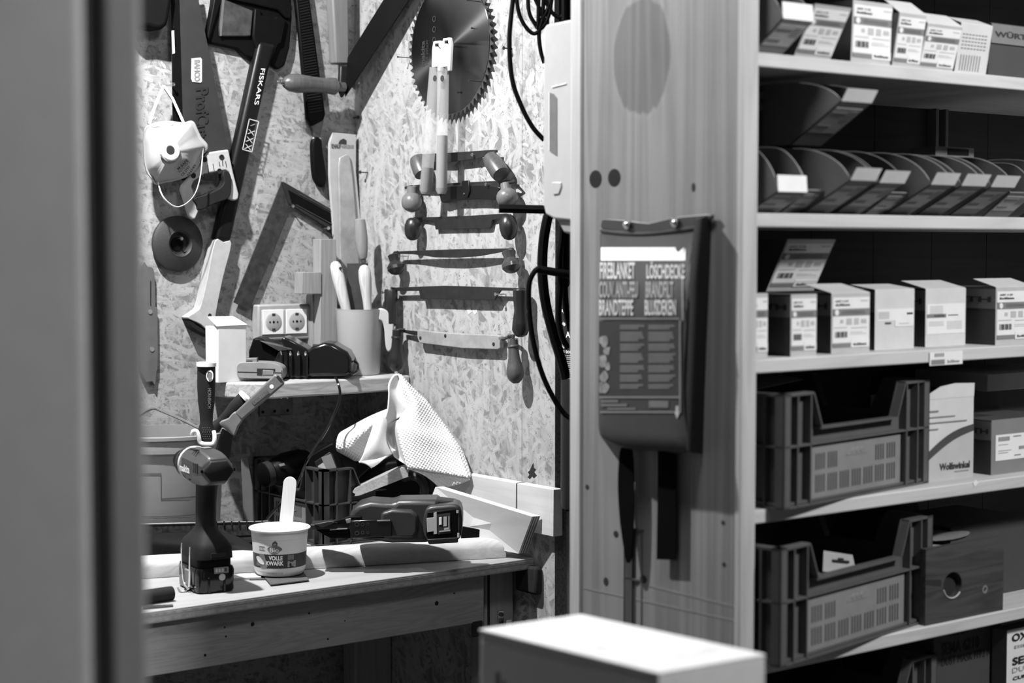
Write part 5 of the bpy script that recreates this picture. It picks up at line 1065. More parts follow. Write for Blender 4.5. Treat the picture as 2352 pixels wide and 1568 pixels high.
# ------------------------------------------------------------------ drill standing on its battery
dl = B(474, 1350); rz = CY + math.radians(31)
t = thing('cordless_drill', 'cordless drill standing upright on its battery, seen from behind', 'drill', dl, rz)
T_ = lambda o_, x, y, z: o_
def sect(z, rx, ry, cx=0, cy=0, n=20, pw=2.0):
    r = []
    for k in range(n):
        a = 2 * math.pi * k / n; c_, s_ = math.cos(a), math.sin(a)
        r.append(V((cx + rx * math.copysign(abs(c_) ** (2 / pw), c_), cy + ry * math.copysign(abs(s_) ** (2 / pw), s_), z)))
    return r
bt = MB().loft([sect(0.0, 0.034, 0.052, 0, 0, 28, 7), sect(0.004, 0.037, 0.055, 0, 0, 28, 7), sect(0.040, 0.038, 0.056, 0, 0, 28, 7), sect(0.046, 0.036, 0.054, 0, 0, 28, 7)]).build('battery', m_blackg, t, ang=40)
MB().loft([sect(0.046, 0.033, 0.053, 0, 0, 24, 6), sect(0.062, 0.033, 0.053, 0, 0, 24, 6)]).build('battery_rail', m_black, bt)
for sx in (-0.018, 0.012): MB().box(sx, sx + 0.004, -0.0575, -0.05, 0.002, 0.03).build('foot_rib', m_blackg, bt, bev=0.001)
MB().box(-0.006, 0.022, -0.0572, -0.05, 0.036, 0.047).build('gauge_frame', m_mid, bt, bev=0.001)
for k in range(4): MB().box(-0.0035 + k * 0.0058, 0.0 + k * 0.0058, -0.058, -0.057, 0.039, 0.045).build('gauge_light', m_ink if k == 3 else m_grey2, bt)
MB().lathe([(0.0062, 0), (0.0062, 0.001), (0.005, 0.0014)], (0.009, -0.0565, 0.029), (0, -1, 0), 20).build('check_button', m_grey2, bt)
MB().loft([sect(0.062, 0.037, 0.057, 0, 0, 24, 5), sect(0.082, 0.036, 0.056, 0, 0, 24, 5), sect(0.092, 0.032, 0.050, 0, 0, 24, 4), sect(0.104, 0.023, 0.036, 0, 0, 24, 3), sect(0.112, 0.0185, 0.028, 0, 0, 24, 2.4), sect(0.12, 0.0172, 0.0245, 0, 0, 24, 2.2), sect(0.16, 0.0178, 0.023, 0, -0.002, 24, 2.2), sect(0.185, 0.0185, 0.024, 0, -0.006, 24, 2.2), sect(0.200, 0.0195, 0.027, 0, -0.01, 24, 2.2), sect(0.212, 0.0215, 0.034, 0, -0.01, 24, 2.4)]).build('grip', m_rub, t, ang=60)
MB().box(-0.012, 0.016, -0.0585, -0.05, 0.066, 0.074).build('foot_window', m_hole, t)
# belt clip on the left side
MB().tube(sm([(-0.042, -0.03, 0.085), (-0.044, -0.032, 0.05), (-0.043, -0.025, 0.012), (-0.042, -0.01, 0.008), (-0.043, 0.005, 0.02), (-0.043, 0.012, 0.06), (-0.042, 0.012, 0.086)], 4, False), 0.003, 6, 0.4, (1, 0, 0)).build('belt_clip', m_chrome, t)
MB().box(-0.041, -0.036, -0.02, 0.006, 0.012, 0.04).build('side_label', m_mid, t, bev=0.002)
# motor housing along y, centre height
mz_ = 0.226
def ring(y, rx, rz_, cz=mz_, n=8, rot=math.pi / 8, pw=1.0):
    return [V((rx * math.cos(2 * math.pi * k / n + rot), y, cz + rz_ * math.sin(2 * math.pi * k / n + rot))) for k in range(n)]
n16 = 16
def hexr(y, w_, h, ch, cz=mz_):
    return [V((x, y, cz + z)) for x, z in ((-w_, -h + ch * 1.3), (-w_ + ch, -h), (w_ - ch, -h), (w_, -h + ch * 1.3), (w_, h - ch * 1.3), (w_ - ch, h), (-w_ + ch, h), (-w_, h - ch * 1.3))]
MB().loft([hexr(-0.066, 0.022, 0.018, 0.010), hexr(-0.064, 0.028, 0.023, 0.012), hexr(-0.055, 0.031, 0.027, 0.014), hexr(-0.035, 0.0325, 0.0310, 0.015), hexr(-0.01, 0.0325, 0.033, 0.015), hexr(0.02, 0.031, 0.033, 0.014), hexr(0.05, 0.028, 0.030, 0.012)]).build('motor_housing', plain('drill_shell', 0.035, 0.4, bump=0.15), t, bev=0.003, seg=2)
rc = MB().loft([hexr(-0.060, 0.0305, 0.0215, 0.013, mz_ - 0.001), hexr(-0.0695, 0.0285, 0.0185, 0.013, mz_ - 0.001), hexr(-0.071, 0.026, 0.016, 0.012, mz_ - 0.001)]).build('rear_cap', m_dark, t, bev=0.0012)
for sx in (-1, 1): MB().lathe([(0.003, 0), (0.003, 0.002), (0.0015, 0.002)], (sx * 0.0305, -0.0635, mz_ - 0.0), (0, -1, 0), 10).build('screw', m_black, t)
MB().lathe([(0.0325, 0), (0.0335, 0.004), (0.0335, 0.006), (0.031, 0.008)], (0, 0.05, mz_), (0, 1, 0), 28).build('clutch_line', m_grey2, t)
MB().lathe([(0.031, 0), (0.0315, 0.01), (0.030, 0.022), (0.026, 0.026)], (0, 0.058, mz_), (0, 1, 0), 20).build('clutch_ring', m_dark, t, smooth=False)
MB().lathe([(0.024, 0), (0.0235, 0.02), (0.020, 0.034), (0.012, 0.040)], (0, 0.083, mz_), (0, 1, 0), 24).build('chuck', m_black, t)
for k in range(3):
    MB().box(-0.0328, -0.031, -0.046 + k * 0.0085, -0.041 + k * 0.0085, mz_ - 0.006, mz_ + 0.012).build('vent', m_hole, t)
    MB().box(-0.028 + k * 0.001, -0.018, -0.02 + k * 0.010, -0.015 + k * 0.010, mz_ + 0.0325, mz_ + 0.0345).build('vent', m_hole, t)
fcd = Face((-0.0322, 0.045, mz_ - 0.010), (0, -0.052, 0), (0, 0, 0.014)); fcd.n = V((-1, 0, 0))
text(t, 'makita', m_inkw, fcd, 0, 0, 1, 1, 0.03, 0.0008)
MB().box(-0.004, 0.012, -0.005, 0.012, mz_ + 0.0335, mz_ + 0.0355).build('speed_switch', m_mid, t, bev=0.001)
MB().box(-0.020, -0.008, 0.022, 0.034, mz_ + 0.033, mz_ + 0.0345).build('arrow_print', m_grey2, t)
MB().lathe([(0.006, 0), (0.007, 0.004), (0.006, 0.01)], (0, 0.018, 0.196), (0, 1, -0.2), 12).build('trigger', m_dark, t)
MB().cyl((-0.026, 0.012, 0.206), (0.026, 0.012, 0.206), 0.005).build('direction_switch', m_dark, t)

# ------------------------------------------------------------------ quark cup
cc = B(643, 1322); cc = V((cc.x, cc.y, BZ + 0.0045)); rzc = CY
t = thing('quark_cup', 'white plastic quark cup with dark printed band and lettering', 'cup', cc, rzc)
m_cup = plain('cup_plastic', 0.72, 0.4, var=0.02)
MB().lathe([(0.0, 0.0), (0.038, 0.0), (0.0435, 0.002), (0.0475, 0.008), (0.0482, 0.0095), (0.0490, 0.013), (0.0530, 0.072), (0.0535, 0.0725), (0.0542, 0.0855), (0.0565, 0.0865), (0.0588, 0.0885), (0.0590, 0.0900), (0.0580, 0.0912), (0.0555, 0.0905), (0.0530, 0.086), (0.0515, 0.07), (0.048, 0.05), (0.0, 0.05)], n=64).build('cup_wall', m_cup, t, ang=30)
MB().lathe([(0.05, 0.068), (0.045, 0.071), (0.03, 0.066), (0.015, 0.071), (0.0, 0.069)], n=40, caps=False).build('quark', m_white, t)
def cr(h): return 0.0490 + (h - 0.013) * (0.004 / 0.059)
def cmap(xc, w_, h0, h1, off=0.0006):
    def f(a, b):
        h = h0 + (h1 - h0) * b; an = (xc + (a - 0.5) * w_) / 0.05; r = cr(h) + off
        return V((r * math.sin(an), -r * math.cos(an), h))
    return f
bd = MB()
f1, f2 = cmap(0, 0.3, 0.0185, 0.0455, 0.0002), None
bd.lathe([(cr(0.0185) + 0.0002, 0.0185), (cr(0.0455) + 0.0002, 0.0455)], n=64, caps=False); bdo = bd.build('label_band', plain('band_grey', 0.03, 0.5), t)
def cpatch(nm, mat, xc, hc, pts, off=0.0005, par=None):
    """flat outline wrapped on the cup"""
    vs = []
    for x, h in pts:
        an = (xc + x) / 0.05; r = cr(hc + h) + off; vs.append(V((r * math.sin(an), -r * math.cos(an), hc + h)))
    c_ = V((0, 0, 0))
    for q in vs: c_ += q / len(vs)
    an = math.atan2(c_.x, -c_.y); r = cr(hc) + off; c_ = V((r * math.sin(an), -r * math.cos(an), c_.z))
    k = len(vs); return MB().add(vs + [c_], [(i, (i + 1) % k, k) for i in range(k)]).build(nm, mat, par or t, norm=False)
text(bdo, 'VOLLE', m_inkw, None, 0, 0, 1, 1, 0.03, map2=cmap(-0.001, 0.026, 0.0345, 0.0430))
text(bdo, 'KWARK', m_inkw, None, 0, 0, 1, 1, 0.03, map2=cmap(-0.003, 0.034, 0.0245, 0.0330))
LEAF = [(-0.0145, 0.0015), (-0.008, 0.0065), (0.002, 0.008), (0.009, 0.006), (0.0135, 0.001), (0.009, -0.003), (0.003, -0.0075), (-0.004, -0.0085), (-0.009, -0.004)]
lf = cpatch('bio_leaf', m_grey1, -0.002, 0.0545, [(v.x, v.y) for v in sm(LEAF, 3)])
text(lf, 'Bio', m_inkw, None, 0, 0, 1, 1, 0.0, map2=cmap(-0.003, 0.016, 0.0500, 0.0590, 0.0009))
hb = cpatch('house_badge', plain('badge_grey', 0.08), -0.002, 0.066, [(-0.0045, -0.0035), (0.0045, -0.0035), (0.0048, 0.002), (0.0015, 0.0055), (0.0, 0.0055), (-0.0045, 0.002)])
text(hb, 'ah', m_inkw, None, 0, 0, 1, 1, 0.0, map2=cmap(-0.002, 0.005, 0.0635, 0.0672, 0.0009))
text(t, '7% VET', m_ink, None, 0, 0, 1, 1, 0.01, map2=cmap(-0.0285, 0.013, 0.0545, 0.0582)); 
cpatch('rule_line', m_ink, -0.0285, 0.0600, [(-0.008, 0), (0.008, 0), (0.008, 0.0004), (-0.008, 0.0004)]); cpatch('rule_line', m_ink, -0.0285, 0.0528, [(-0.008, 0), (0.008, 0), (0.008, 0.0004), (-0.008, 0.0004)])
cpatch('cream_picture', plain('drop_grey', 0.19), -0.0275, 0.032, [(v.x, v.y) for v in sm([(-0.008, 0.0125), (0.003, 0.013), (0.007, 0.002), (0.010, -0.008), (0.006, -0.0135), (-0.006, -0.0135), (-0.007, 0.0)], 3)], 0.0004, bdo)
cpatch('cream_blob', m_inkw, -0.034, 0.0325, [(v.x, v.y) for v in sm([(-0.011, 0.006), (-0.004, 0.008), (0.004, 0.004), (0.009, -0.003), (0.008, -0.007), (0.0, -0.006), (-0.008, -0.001)], 3)], 0.0007, bdo)
cpatch('berry_print', m_boxband, -0.040, 0.026, [(v.x, v.y) for v in sm([(-0.006, 0.003), (0.0, 0.004), (0.006, 0.001), (0.012, -0.003), (0.004, -0.004), (-0.006, -0.004)], 2)], 0.0006, bdo)
cpatch('leaf_square', m_grey1, 0.0275, 0.040, [(-0.006, -0.0055), (0.0065, -0.0055), (0.0065, 0.004), (-0.006, 0.004)], 0.0006, bdo)
ns = cpatch('score_badge', m_grey2, 0.0300, 0.0265, [(v.x, v.y) for v in sm([(-0.0085, -0.006), (0.0085, -0.006), (0.0085, 0.006), (-0.0085, 0.006)], 1)], 0.0006, bdo)
cpatch('score_letter', m_ink, 0.0270, 0.0250, [(0.002 * math.cos(k), 0.004 * math.sin(k)) for k in [i * math.pi / 6 for i in range(12)]], 0.001, bdo)
text(bdo, 'A  CDE', m_grey1, None, 0, 0, 1, 1, 0.02, map2=cmap(0.0300, 0.013, 0.0230, 0.0270, 0.0009)); text(bdo, 'NUTRI-SCORE', m_grey1, None, 0, 0, 1, 1, 0.0, map2=cmap(0.0300, 0.014, 0.0293, 0.0310, 0.0009))
for s_, h in (('TH 07/09/2023', 0.0105), ('0RSB07116', 0.0075)):
    text(t, s_, m_grey1, None, 0, 0, 1, 1, 0.0, map2=lambda a, b, h=h: (lambda an, r, z: V((r * math.sin(an), -r * math.cos(an), z)))((-0.004 + (a - 0.5) * 0.032) / 0.048, 0.0486 - (0.0095 - min(0.0095, h + 0.0022 * b)) * 0.5, h + 0.0022 * b))
# stirring stick
t = thing('stirring_stick', 'broad pale wooden stirring stick standing in the quark cup', 'stick', cc + V((0, 0, 0.065)), rzc)
pts = [(-0.0130, 0.0)] + [(0.0125 - 0.0125 + 0.0125 * math.cos(a), 0.1225 + 0.0125 * math.sin(a)) for a in [k * math.pi / 10 for k in range(11)]][::-1] + [(0.0130, 0.0)]
Mst = Matrix.Translation((0.008, -0.002, -0.012)) @ Matrix.Rotation(math.radians(6), 4, 'Y')
MB().prism([Mst @ V((x, -0.001, z)) for x, z in pts], (0, 0.0022, 0)).build('stick', wood('stick_birch', 0.85, 2, 0.08, 40), t, bev=0.0004)
# cards under the cup
for nm, pts, z0, lab in (('sanding_sheet', [(573, 1332), (640, 1331), (665, 1310), (592, 1310)], 0.0005, 'small dark corrugated card under the left of the quark cup'), ('sanding_sheet', [(622, 1344), (710, 1333), (690, 1305), (600, 1318)], 0.0025, 'small dark corrugated card under the right of the quark cup')):
    t = thing(nm, lab, 'card', B(pts[0][0], pts[0][1]))
    MB().prism([B(x, y, BZ + z0) for x, y in pts], (0, 0, 0.0018)).build('sheet', plain('card_dark', 0.06, 0.8, var=0.3, scale=300), t)
    a, b = B(*pts[0], BZ + z0), B(*pts[1], BZ + z0); mb = MB()
    for k in range(26):
        P = a.lerp(b, (k + 0.3) / 26); Q = a.lerp(b, (k + 0.7) / 26); mb.prism([P - FWD * 0.0003, Q - FWD * 0.0003, Q - FWD * 0.0003 + V((0, 0, 0.0012)), P - FWD * 0.0003 + V((0, 0, 0.0012))], FWD * 0.0003)
    stuff(mb.build('corrugation', m_grey1, t))
# rubber grip and thin rod end at the left of the bench
t = thing('rubber_handle', 'black knurled rubber handle end lying at the front left of the bench', 'handle', B(380, 1388))
a, b = B(397, 1378) + V((0, 0, 0.013)), B(250, 1400) + V((0, 0, 0.013))
turned(MB(), a, b, [(0, 0.009), (0.015, 0.0125), (0.1, 0.013), (1, 0.013)], 22).build('grip', m_rub, t)
tag(MB().prism([B(330, 1394), B(397, 1391), B(398, 1394), B(330, 1400)], (0, 0, 0.003)).build('metal_strip', m_dsteel, loc=B(360, 1395)), 'thin dark metal strip beside the rubber handle on the bench', 'strip')
t = tag(MB().tube(sm([B(408, 1352) + V((0, 0, 0.002)), B(414, 1360) + V((0, 0, 0.002)), B(428, 1360) + V((0, 0, 0.002)), B(434, 1355) + V((0, 0, 0.002))], 3, False), 0.0015, 6).build('wire_clip', m_steel, loc=B(420, 1358)), 'bent wire clip on the bench beside the drill battery', 'clip')
# ------------------------------------------------------------------ fire blanket on the side panel
def S(x, y, o=0.0): return pl(x, y, 0, SX - o)
t = thing('fire_blanket', 'dark fire blanket pouch with white lettering hung on the pine side panel', 'fire blanket', S(1490, 1030))
m_vin = plain('red_vinyl', 0.036, 0.4, var=0.08); m_vind = plain('vinyl_print_dark', 0.028, 0.4); m_vinw = plain('vinyl_print', 0.17, 0.5)
BO = 0.04
ol = [(1384, 508), (1440, 512), (1500, 512), (1560, 503), (1602, 500), (1600, 560), (1586, 640), (1578, 760), (1572, 880), (1574, 960), (1580, 1038), (1530, 1036), (1480, 1034), (1440, 1030), (1410, 1022), (1386, 1006), (1374, 980), (1374, 860), (1376, 700), (1378, 590)]
def thk(y):
    f = min(max((y - 505) / 230, 0), 1); return BO * (0.2 + 0.8 * f * f * (3 - 2 * f))
front = sm(ol, 2); n_ = len(front); cx_, cy_ = 1480, 770; rings = []
for f, k in ((1.0, 0.02), (1.0, 0.6), (0.99, 0.86), (0.965, 0.97), (0.85, 1.0), (0.55, 1.0), (0.25, 1.0), (0.02, 1.0)):
    ring_ = []
    for q in front:
        X, Y = cx_ + (q.x - cx_) * f, cy_ + (q.y - cy_) * f
        ring_.append(S(X, Y, max(0.001, thk(Y) * k)))
    rings.append(ring_)
pch = MB().loft(rings).build('pouch', m_vin, t, ang=55)
def PD(x, y, off=0.001): return S(x, y, thk(y) + off)
def br(nm, mat, lst, off=0.001, par=None):
    r = None; mb = MB()
    for a, b, c_, d in lst:
        ns_ = max(1, int((d - b) / 25))
        for k in range(ns_):
            y0, y1 = b + (d - b) * k / ns_, b + (d - b) * (k + 1) / ns_
            mb.prism([PD(a, y1, off), PD(c_, y1, off), PD(c_, y0, off), PD(a, y0, off)], (0.0004, 0, 0))
    return stuff(mb.build(nm, mat, par or pch, smooth=False), len(lst) > 1)
br('white_band', m_inkw, [(1380, 568, 1574, 598)])
for k, (s_, x0, x1, y0, y1) in enumerate((('FIREBLANKET', 1378, 1458, 602, 640), ('LÖSCHDECKE', 1485, 1572, 600, 640), ('COUV. ANTI-FEU', 1376, 1464, 646, 684), ('BRANDFILT', 1483, 1546, 646, 684), ('BRANDTEPPE', 1376, 1454, 688, 724), ('BLUSDEKEN', 1481, 1552, 688, 724))):
    text(pch, s_, plain('vinyl_letter_dim', 0.22) if k in (2, 3) else plain('vinyl_letter', 0.42), None, 0, 0, 1, 1, 0.02, map2=lambda a, b, x0=x0, x1=x1, y0=y0, y1=y1: PD(x0 + (x1 - x0) * a, y1 + (y0 - y1) * b, 0.0012))
br('print_panel', m_vind, [(1376, 738, 1560, 910)], 0.0006)
tl = []
for col, (xa, xb) in enumerate(((1424, 1480), (1489, 1552))):
    y = 746
    for blk in range(7):
        nl = (2, 4, 3, 4, 3, 3, 2)[blk]
        for k in range(nl):
            xe = xb - (14 if k == nl - 1 else (blk * 5 + k * 7 + col * 3) % 9); tl.append((xa, y, xe, y + 4.2)); y += 5.6
        y += 5.0
br('instruction_text', plain('vinyl_small', 0.12, 0.5), tl, 0.0012)
for q in ((1376, 730, 1560, 733), (1376, 910, 1560, 914), (1378, 944, 1562, 948), (1560, 735, 1563, 948), (1566, 604, 1569, 735)): br('frame_line', m_vinw, [q], 0.0012)
br('footer_print', plain('vinyl_small', 0.12, 0.5), [(1380, 918, 1420, 924), (1380, 927, 1440, 933), (1395, 936, 1460, 941), (1490, 920, 1535, 936)], 0.0012)
random.seed(5)
for x, y, r in ((1386, 782, 10), (1394, 806, 8), (1384, 826, 11), (1396, 842, 7), (1388, 866, 10), (1386, 888, 12)):
    pts = sm([V((x + r * (0.7 + 0.6 * random.random()) * math.cos(a_), y + 1.3 * r * (0.7 + 0.6 * random.random()) * math.sin(a_))) for a_ in [k * math.pi / 4 for k in range(8)]], 2)
    MB().prism([PD(max(q.x, 1376), q.y, 0.0014) for q in pts], (0.0004, 0, 0)).build('flame_picture', plain('flame_grey', 0.2, var=0.5, scale=60), pch)
MB().prism([PD(a, b, 0.0014) for a, b in ((1549, 946), (1555, 962), (1561, 946), (1558, 946), (1558, 932), (1552, 932), (1552, 946))], (0.0004, 0, 0)).build('arrow_print', m_grey2, pch)
# top flap, its seam and the two hanging rings
tf = MB().prism(px(S, sm([(1381, 512), (1388, 503), (1440, 506), (1490, 512), (1540, 500), (1600, 494), (1632, 492), (1634, 500), (1600, 520), (1560, 527), (1480, 533), (1400, 528), (1380, 522)], 2), 0.0095), (0.005, 0, 0)).build('top_hem', m_vin, t, bev=0.001)
MB().tube(sm(px(S, [(1380, 530), (1430, 536), (1480, 537), (1540, 531), (1600, 522)], 0.0105), 3, False), 0.0022, 6).build('hem_seam', m_ink, t)
for q in ((1442, 515), (1552, 511)):
    MB().lathe([(0.0075, 0), (0.0075, 0.003), (0.0035, 0.003), (0.0035, 0)], S(q[0], q[1], 0.0105), (-1, 0, 0), 18, caps=False).build('eyelet', m_steel, t)
    MB().lathe([(0.003, -0.012), (0.003, 0.005), (0.0045, 0.006), (0.003, 0.008)], S(q[0], q[1], 0.0105), (-1, 0, 0), 12).build('hook_screw', m_chrome, t)
# side gusset
MB().prism([S(1602, 502, 0.030), S(1634, 494, 0.001), S(1626, 700, 0.001), S(1618, 900, 0.001), S(1614, 1042, 0.001), S(1580, 1038, 0.03), S(1576, 900, 0.034), S(1584, 700, 0.034)], (0, 0.006, 0)).build('gusset', plain('gusset_dark', 0.018, 0.5), t)
MB().prism(px(S, sm([(1427, 1026), (1450, 1026), (1455, 1100), (1455, 1190), (1450, 1280), (1441, 1292), (1436, 1280), (1424, 1200), (1419, 1120), (1421, 1060)], 2), 0.016), (0.002, 0, 0)).build('pull_strap', m_strap, t)
MB().prism(px(S, [(1511, 1026), (1552, 1026), (1553, 1150), (1552, 1286), (1508, 1284), (1510, 1150)], 0.012), (0.002, 0, 0)).build('pull_strap', m_strap, t)

# ------------------------------------------------------------------ cartons on the shelves
def wuerth_front(par, fc, txt, band=True, plainfront=False, style=0):
    """printed front: white label, grey bands, screw drawing, bar code"""
    if style == 1:      # pale back side with two stickers
        rects(par, 'label', m_paper, fc, [(0.05, 0.48, 0.98, 0.68)], 0.0006); rects(par, 'label', m_paper, fc, [(0.5, 0.38, 0.98, 0.5)], 0.0009)
        rects(par, 'small_print', m_grey2, fc, [(0.08, 0.62 - k * 0.025, 0.35, 0.632 - k * 0.025) for k in range(5)] + [(0.6, 0.42, 0.85, 0.435)], 0.0012); rects(par, 'price_mark', m_ink, fc, [(0.8, 0.58, 0.95, 0.61), (0.25, 0.43, 0.4, 0.455)], 0.0012); return
    if style == 2:
        rects(par, 'label', m_paper, fc, [(0.03, 0.22, 0.97, 0.74)], 0.0006); rects(par, 'printed_band', m_grey1, fc, [(0.03, 0.5, 0.5, 0.565)], 0.0009)
        rects(par, 'small_print', m_grey2, fc, [(0.1, 0.69 - k * 0.03, 0.42, 0.702 - k * 0.03) for k in range(5)] + [(0.08, 0.42 - k * 0.03, 0.44, 0.432 - k * 0.03) for k in range(3)] + [(0.52, 0.42 - k * 0.025, 0.9, 0.43 - k * 0.025) for k in range(6)], 0.0009)
        text(par, '5x50/30', m_ink, fc, 0.2, 0.515, 0.45, 0.55, 0.03, 0.0012); rects(par, 'price_mark', m_ink, fc, [(0.55, 0.53, 0.8, 0.545)], 0.0009); return
    if style == 3:
        rects(par, 'label', m_card, fc, [(0, 0, 1, 0.42)], 0.0005); rects(par, 'small_print', m_grey1, fc, [(0.12 + 0.085 * k, 0.06, 0.15 + 0.085 * k, 0.38) for k in range(8)], 0.0009)
        rects(par, 'dot_print', m_grey1, fc, [(0.1 + 0.1 * (k % 8), 0.5 + 0.07 * (k // 8), 0.16 + 0.1 * (k % 8), 0.52 + 0.07 * (k // 8)) for k in range(40)], 0.0009); return
    lb = rects(par, 'label', m_paper, fc, [(0.03, 0.10, 0.98, 0.93)], 0.0006)
    rects(lb, 'printed_band', m_grey1, fc, [(0.03, 0.62, 0.98, 0.74), (0.03, 0.10, 0.5, 0.17)], 0.001)
    a = fc.p(0.12, 0.68, 0.0012); r_ = min(fc.u.length * 0.065, fc.v.length * 0.05)
    MB().lathe([(r_, 0), (r_, 0.0006)], a, fc.n, 16).build('screw_head_print', m_paper, lb)
    rects(lb, 'screw_print', m_boxband, fc, [(0.27 + 0.045 * k, 0.645, 0.30 + 0.045 * k, 0.715) for k in range(13)] + [(0.25, 0.665, 0.88, 0.695)], 0.0014)
    rects(lb, 'small_print', m_grey2, fc, [(0.07, 0.575 - 0.02, 0.2, 0.47)] * 0 + [(0.22, 0.5, 0.3, 0.56), (0.38, 0.47, 0.52, 0.58), (0.58, 0.47, 0.7, 0.58), (0.76, 0.49, 0.9, 0.56), (0.06, 0.42, 0.4, 0.435), (0.5, 0.41, 0.92, 0.425), (0.48, 0.34, 0.8, 0.35), (0.48, 0.31, 0.9, 0.32), (0.75, 0.86, 0.94, 0.88)], 0.001)
    rects(lb, 'barcode', m_ink, fc, [(0.09 + 0.035 * k, 0.26, 0.105 + 0.035 * k + 0.008 * (k % 3), 0.36) for k in range(9)], 0.001)
    rects(lb, 'price_label', m_paper, fc, [(0.5, 0.09, 0.98, 0.22)], 0.0012)
    text(lb, 'ASSY 4 CS', m_ink, fc, 0.08, 0.855, 0.42, 0.885, 0.03, 0.0014); text(lb, txt, m_ink, fc, 0.08, 0.79, 0.46, 0.83, 0.04, 0.0014); text(lb, txt, m_ink, fc, 0.54, 0.12, 0.9, 0.165, 0.04, 0.0018)
def wuerth_side(par, fc, tx=True, a0=0.1, a1=0.95):
    rects(par, 'side_band', m_boxband, fc, [(0, 0.63, 1, 0.97)], 0.0005)
    if tx: text(par, 'WÜRTH', m_ink, fc, a0, 0.74, a1, 0.86, 0.04, 0.0009)
def carton(lab, a, b, zp, h, depth, lean=0.0, front=None, side=None, txt='5x40mm', style=0, flap=None, flapmat=None, nm='screw_carton', group=None, sidetext=True, bodymat=None, cat='box', art=True, back=None):
    """front bottom edge a->b (Vectors), lean = how far the front top juts forward"""
    a = V((a.x, a.y, zp)); b = V((b.x, b.y, zp)); d = b - a; bk = V((-d.y, d.x, 0)).normalized()
    t = thing(nm, lab, cat, (a + b) / 2 + bk * depth / 2, group=group)
    up = V((0, 0, h)); fwd = -bk * lean
    vs = [a, b, b + bk * depth, a + bk * depth, a + up + fwd, b + up + fwd, b + bk * (depth - lean) + up, a + bk * (depth - lean) + up]
    MB().add(vs, [(0, 3, 2, 1), (4, 5, 6, 7), (0, 1, 5, 4), (1, 2, 6, 5), (2, 3, 7, 6), (3, 0, 4, 7)]).build('carton_body', bodymat or m_boxdark, t, bev=0.0006)
    ff = Face(a, d, up + fwd); ff.n = d.cross(up + fwd).normalized()
    if front is not None:
        fp = rects(t, 'front_panel', front, ff, [(0.0, 0.0, 1, 1)], 0.0007)
        f2 = Face(a + ff.n * 0.0007, d, up + fwd)
        if art: wuerth_front(fp, f2, txt, style=style)
    if side:
        fs = Face(a + bk * depth, -bk * depth, up + fwd)
        wuerth_side(t, fs, sidetext)
    if flap:
        fu_, fb_ = flap; q = [a + up + fwd, b + up + fwd, b + up + fwd + bk * fb_ + V((0, 0, fu_)) - d * 0.02, a + up + fwd + bk * fb_ + V((0, 0, fu_)) + d * 0.0]
        MB().prism(q, (0, 0, 0.001)).build('lid_flap', flapmat or m_card, t)
    return t
def XY(x, y, yy): return pl(x, y, 1, yy)
# third shelf, boxes in a row, each front from px left to px right
Z3 = SHELF[2]
row = [(1714, 1762, 674, -1.618, '4x40mm', 0, None, 'white labelled screw box hard against the shelving upright on the third shelf', 'w'),
       (1815, 1874, 676, -1.630, '4x35mm', 0, None, 'dark sided screw box with white label, second in the third shelf row', 'w'),
       (1908, 1996, 674, -1.618, '4x30mm', 0, (0.0125, 0.055), 'screw box with raised pale lid flap, third in the third shelf row', 'w'),
       (2008, 2098, 666, -1.600, '', 1, (0.007, 0.05), 'plain pale fronted box with two stickers in the third shelf row', 'c'),
       (2124, 2216, 664, -1.592, '', 2, (0.012, 0.05), 'pale fronted box with wide white label and torn lid in the third shelf row', 'c'),
       (2285, 2372, 660, -1.628, '5x40mm', 0, (0.013, 0.045), 'large screw box with raised lid flap at the right end of the third shelf row', 'w')]
for x0, x1, yt, yy, tx, st, fl, lab, k in row:
    a, b = XY(x0, 800, yy), XY(x1, 800, yy + 0.002)
    h = pl(x0, yt, 1, yy).z - Z3
    carton(lab, a, b, Z3, h, 0.145 if x0 < 2200 else 0.17, 0.0, m_grey2 if k == 'w' else m_card, True, tx, st, fl, m_card, group='screw boxes in a row on the third shelf', sidetext=x0 > 1760)
# leaning box behind the row
a, b = XY(1716, 670, -1.49), XY(1825, 670, -1.49)
carton('grey screw box tilted forward above the left of the third shelf row', V((a.x, -1.53, 0)), V((b.x, -1.53, 0)), Z3 + 0.094, 0.080, 0.10, 0.045, m_grey2, False, '4x50mm', 0, None)
# top shelf
Z1 = SHELF[0]
def top(x0, x1, yb, yt, yy, lean, tx, lab, st=0, fm=m_grey2, fl=None, dep=0.12, **kw):
    a, b = XY(x0, yb, yy), XY(x1, yb, yy); h = pl(x0, yt, 1, yy - lean).z - Z1
    return carton(lab, a, b, Z1, h, dep, lean, fm, False, tx, st, fl, group='screw boxes on the top shelf', **kw)
t = top(1822, 1905, 125, 2, -1.632, 0.042, '4x60mm', 'forward leaning pale screw box second on the top shelf')
top(1953, 2046, 145, -2, -1.628, 0.004, '5x60mm', 'tall upright white labelled screw box on the top shelf')
top(2048, 2110, 150, 26, -1.632, 0.014, '5x70mm', 'white labelled screw box with open pale lid behind, on the top shelf', fl=(0.022, 0.03))
top(2106, 2186, 160, 50, -1.628, 0.020, '3x20mm', 'grey fronted screw box with folded lid, on the top shelf', fl=(0.02, 0.03))
top(2190, 2262, 165, 50, -1.628, 0.014, '', 'pale box with dotted print and striped label, on the top shelf', 3, m_card, (0.012, 0.03))
t = top(2268, 2400, 175, 50, -1.60, 0.006, '', 'dark box with grey band at the right end of the top shelf', 0, None, None)
a, b = XY(2268, 175, -1.60), XY(2400, 175, -1.60); h = pl(2268, 50, 1, -1.6).z - Z1
fs = Face(V((a.x, -1.6066, Z1)), V((b.x - a.x, 0, 0)), V((0, 0, h))); wuerth_side(t, fs, True, 0.05, 0.72)
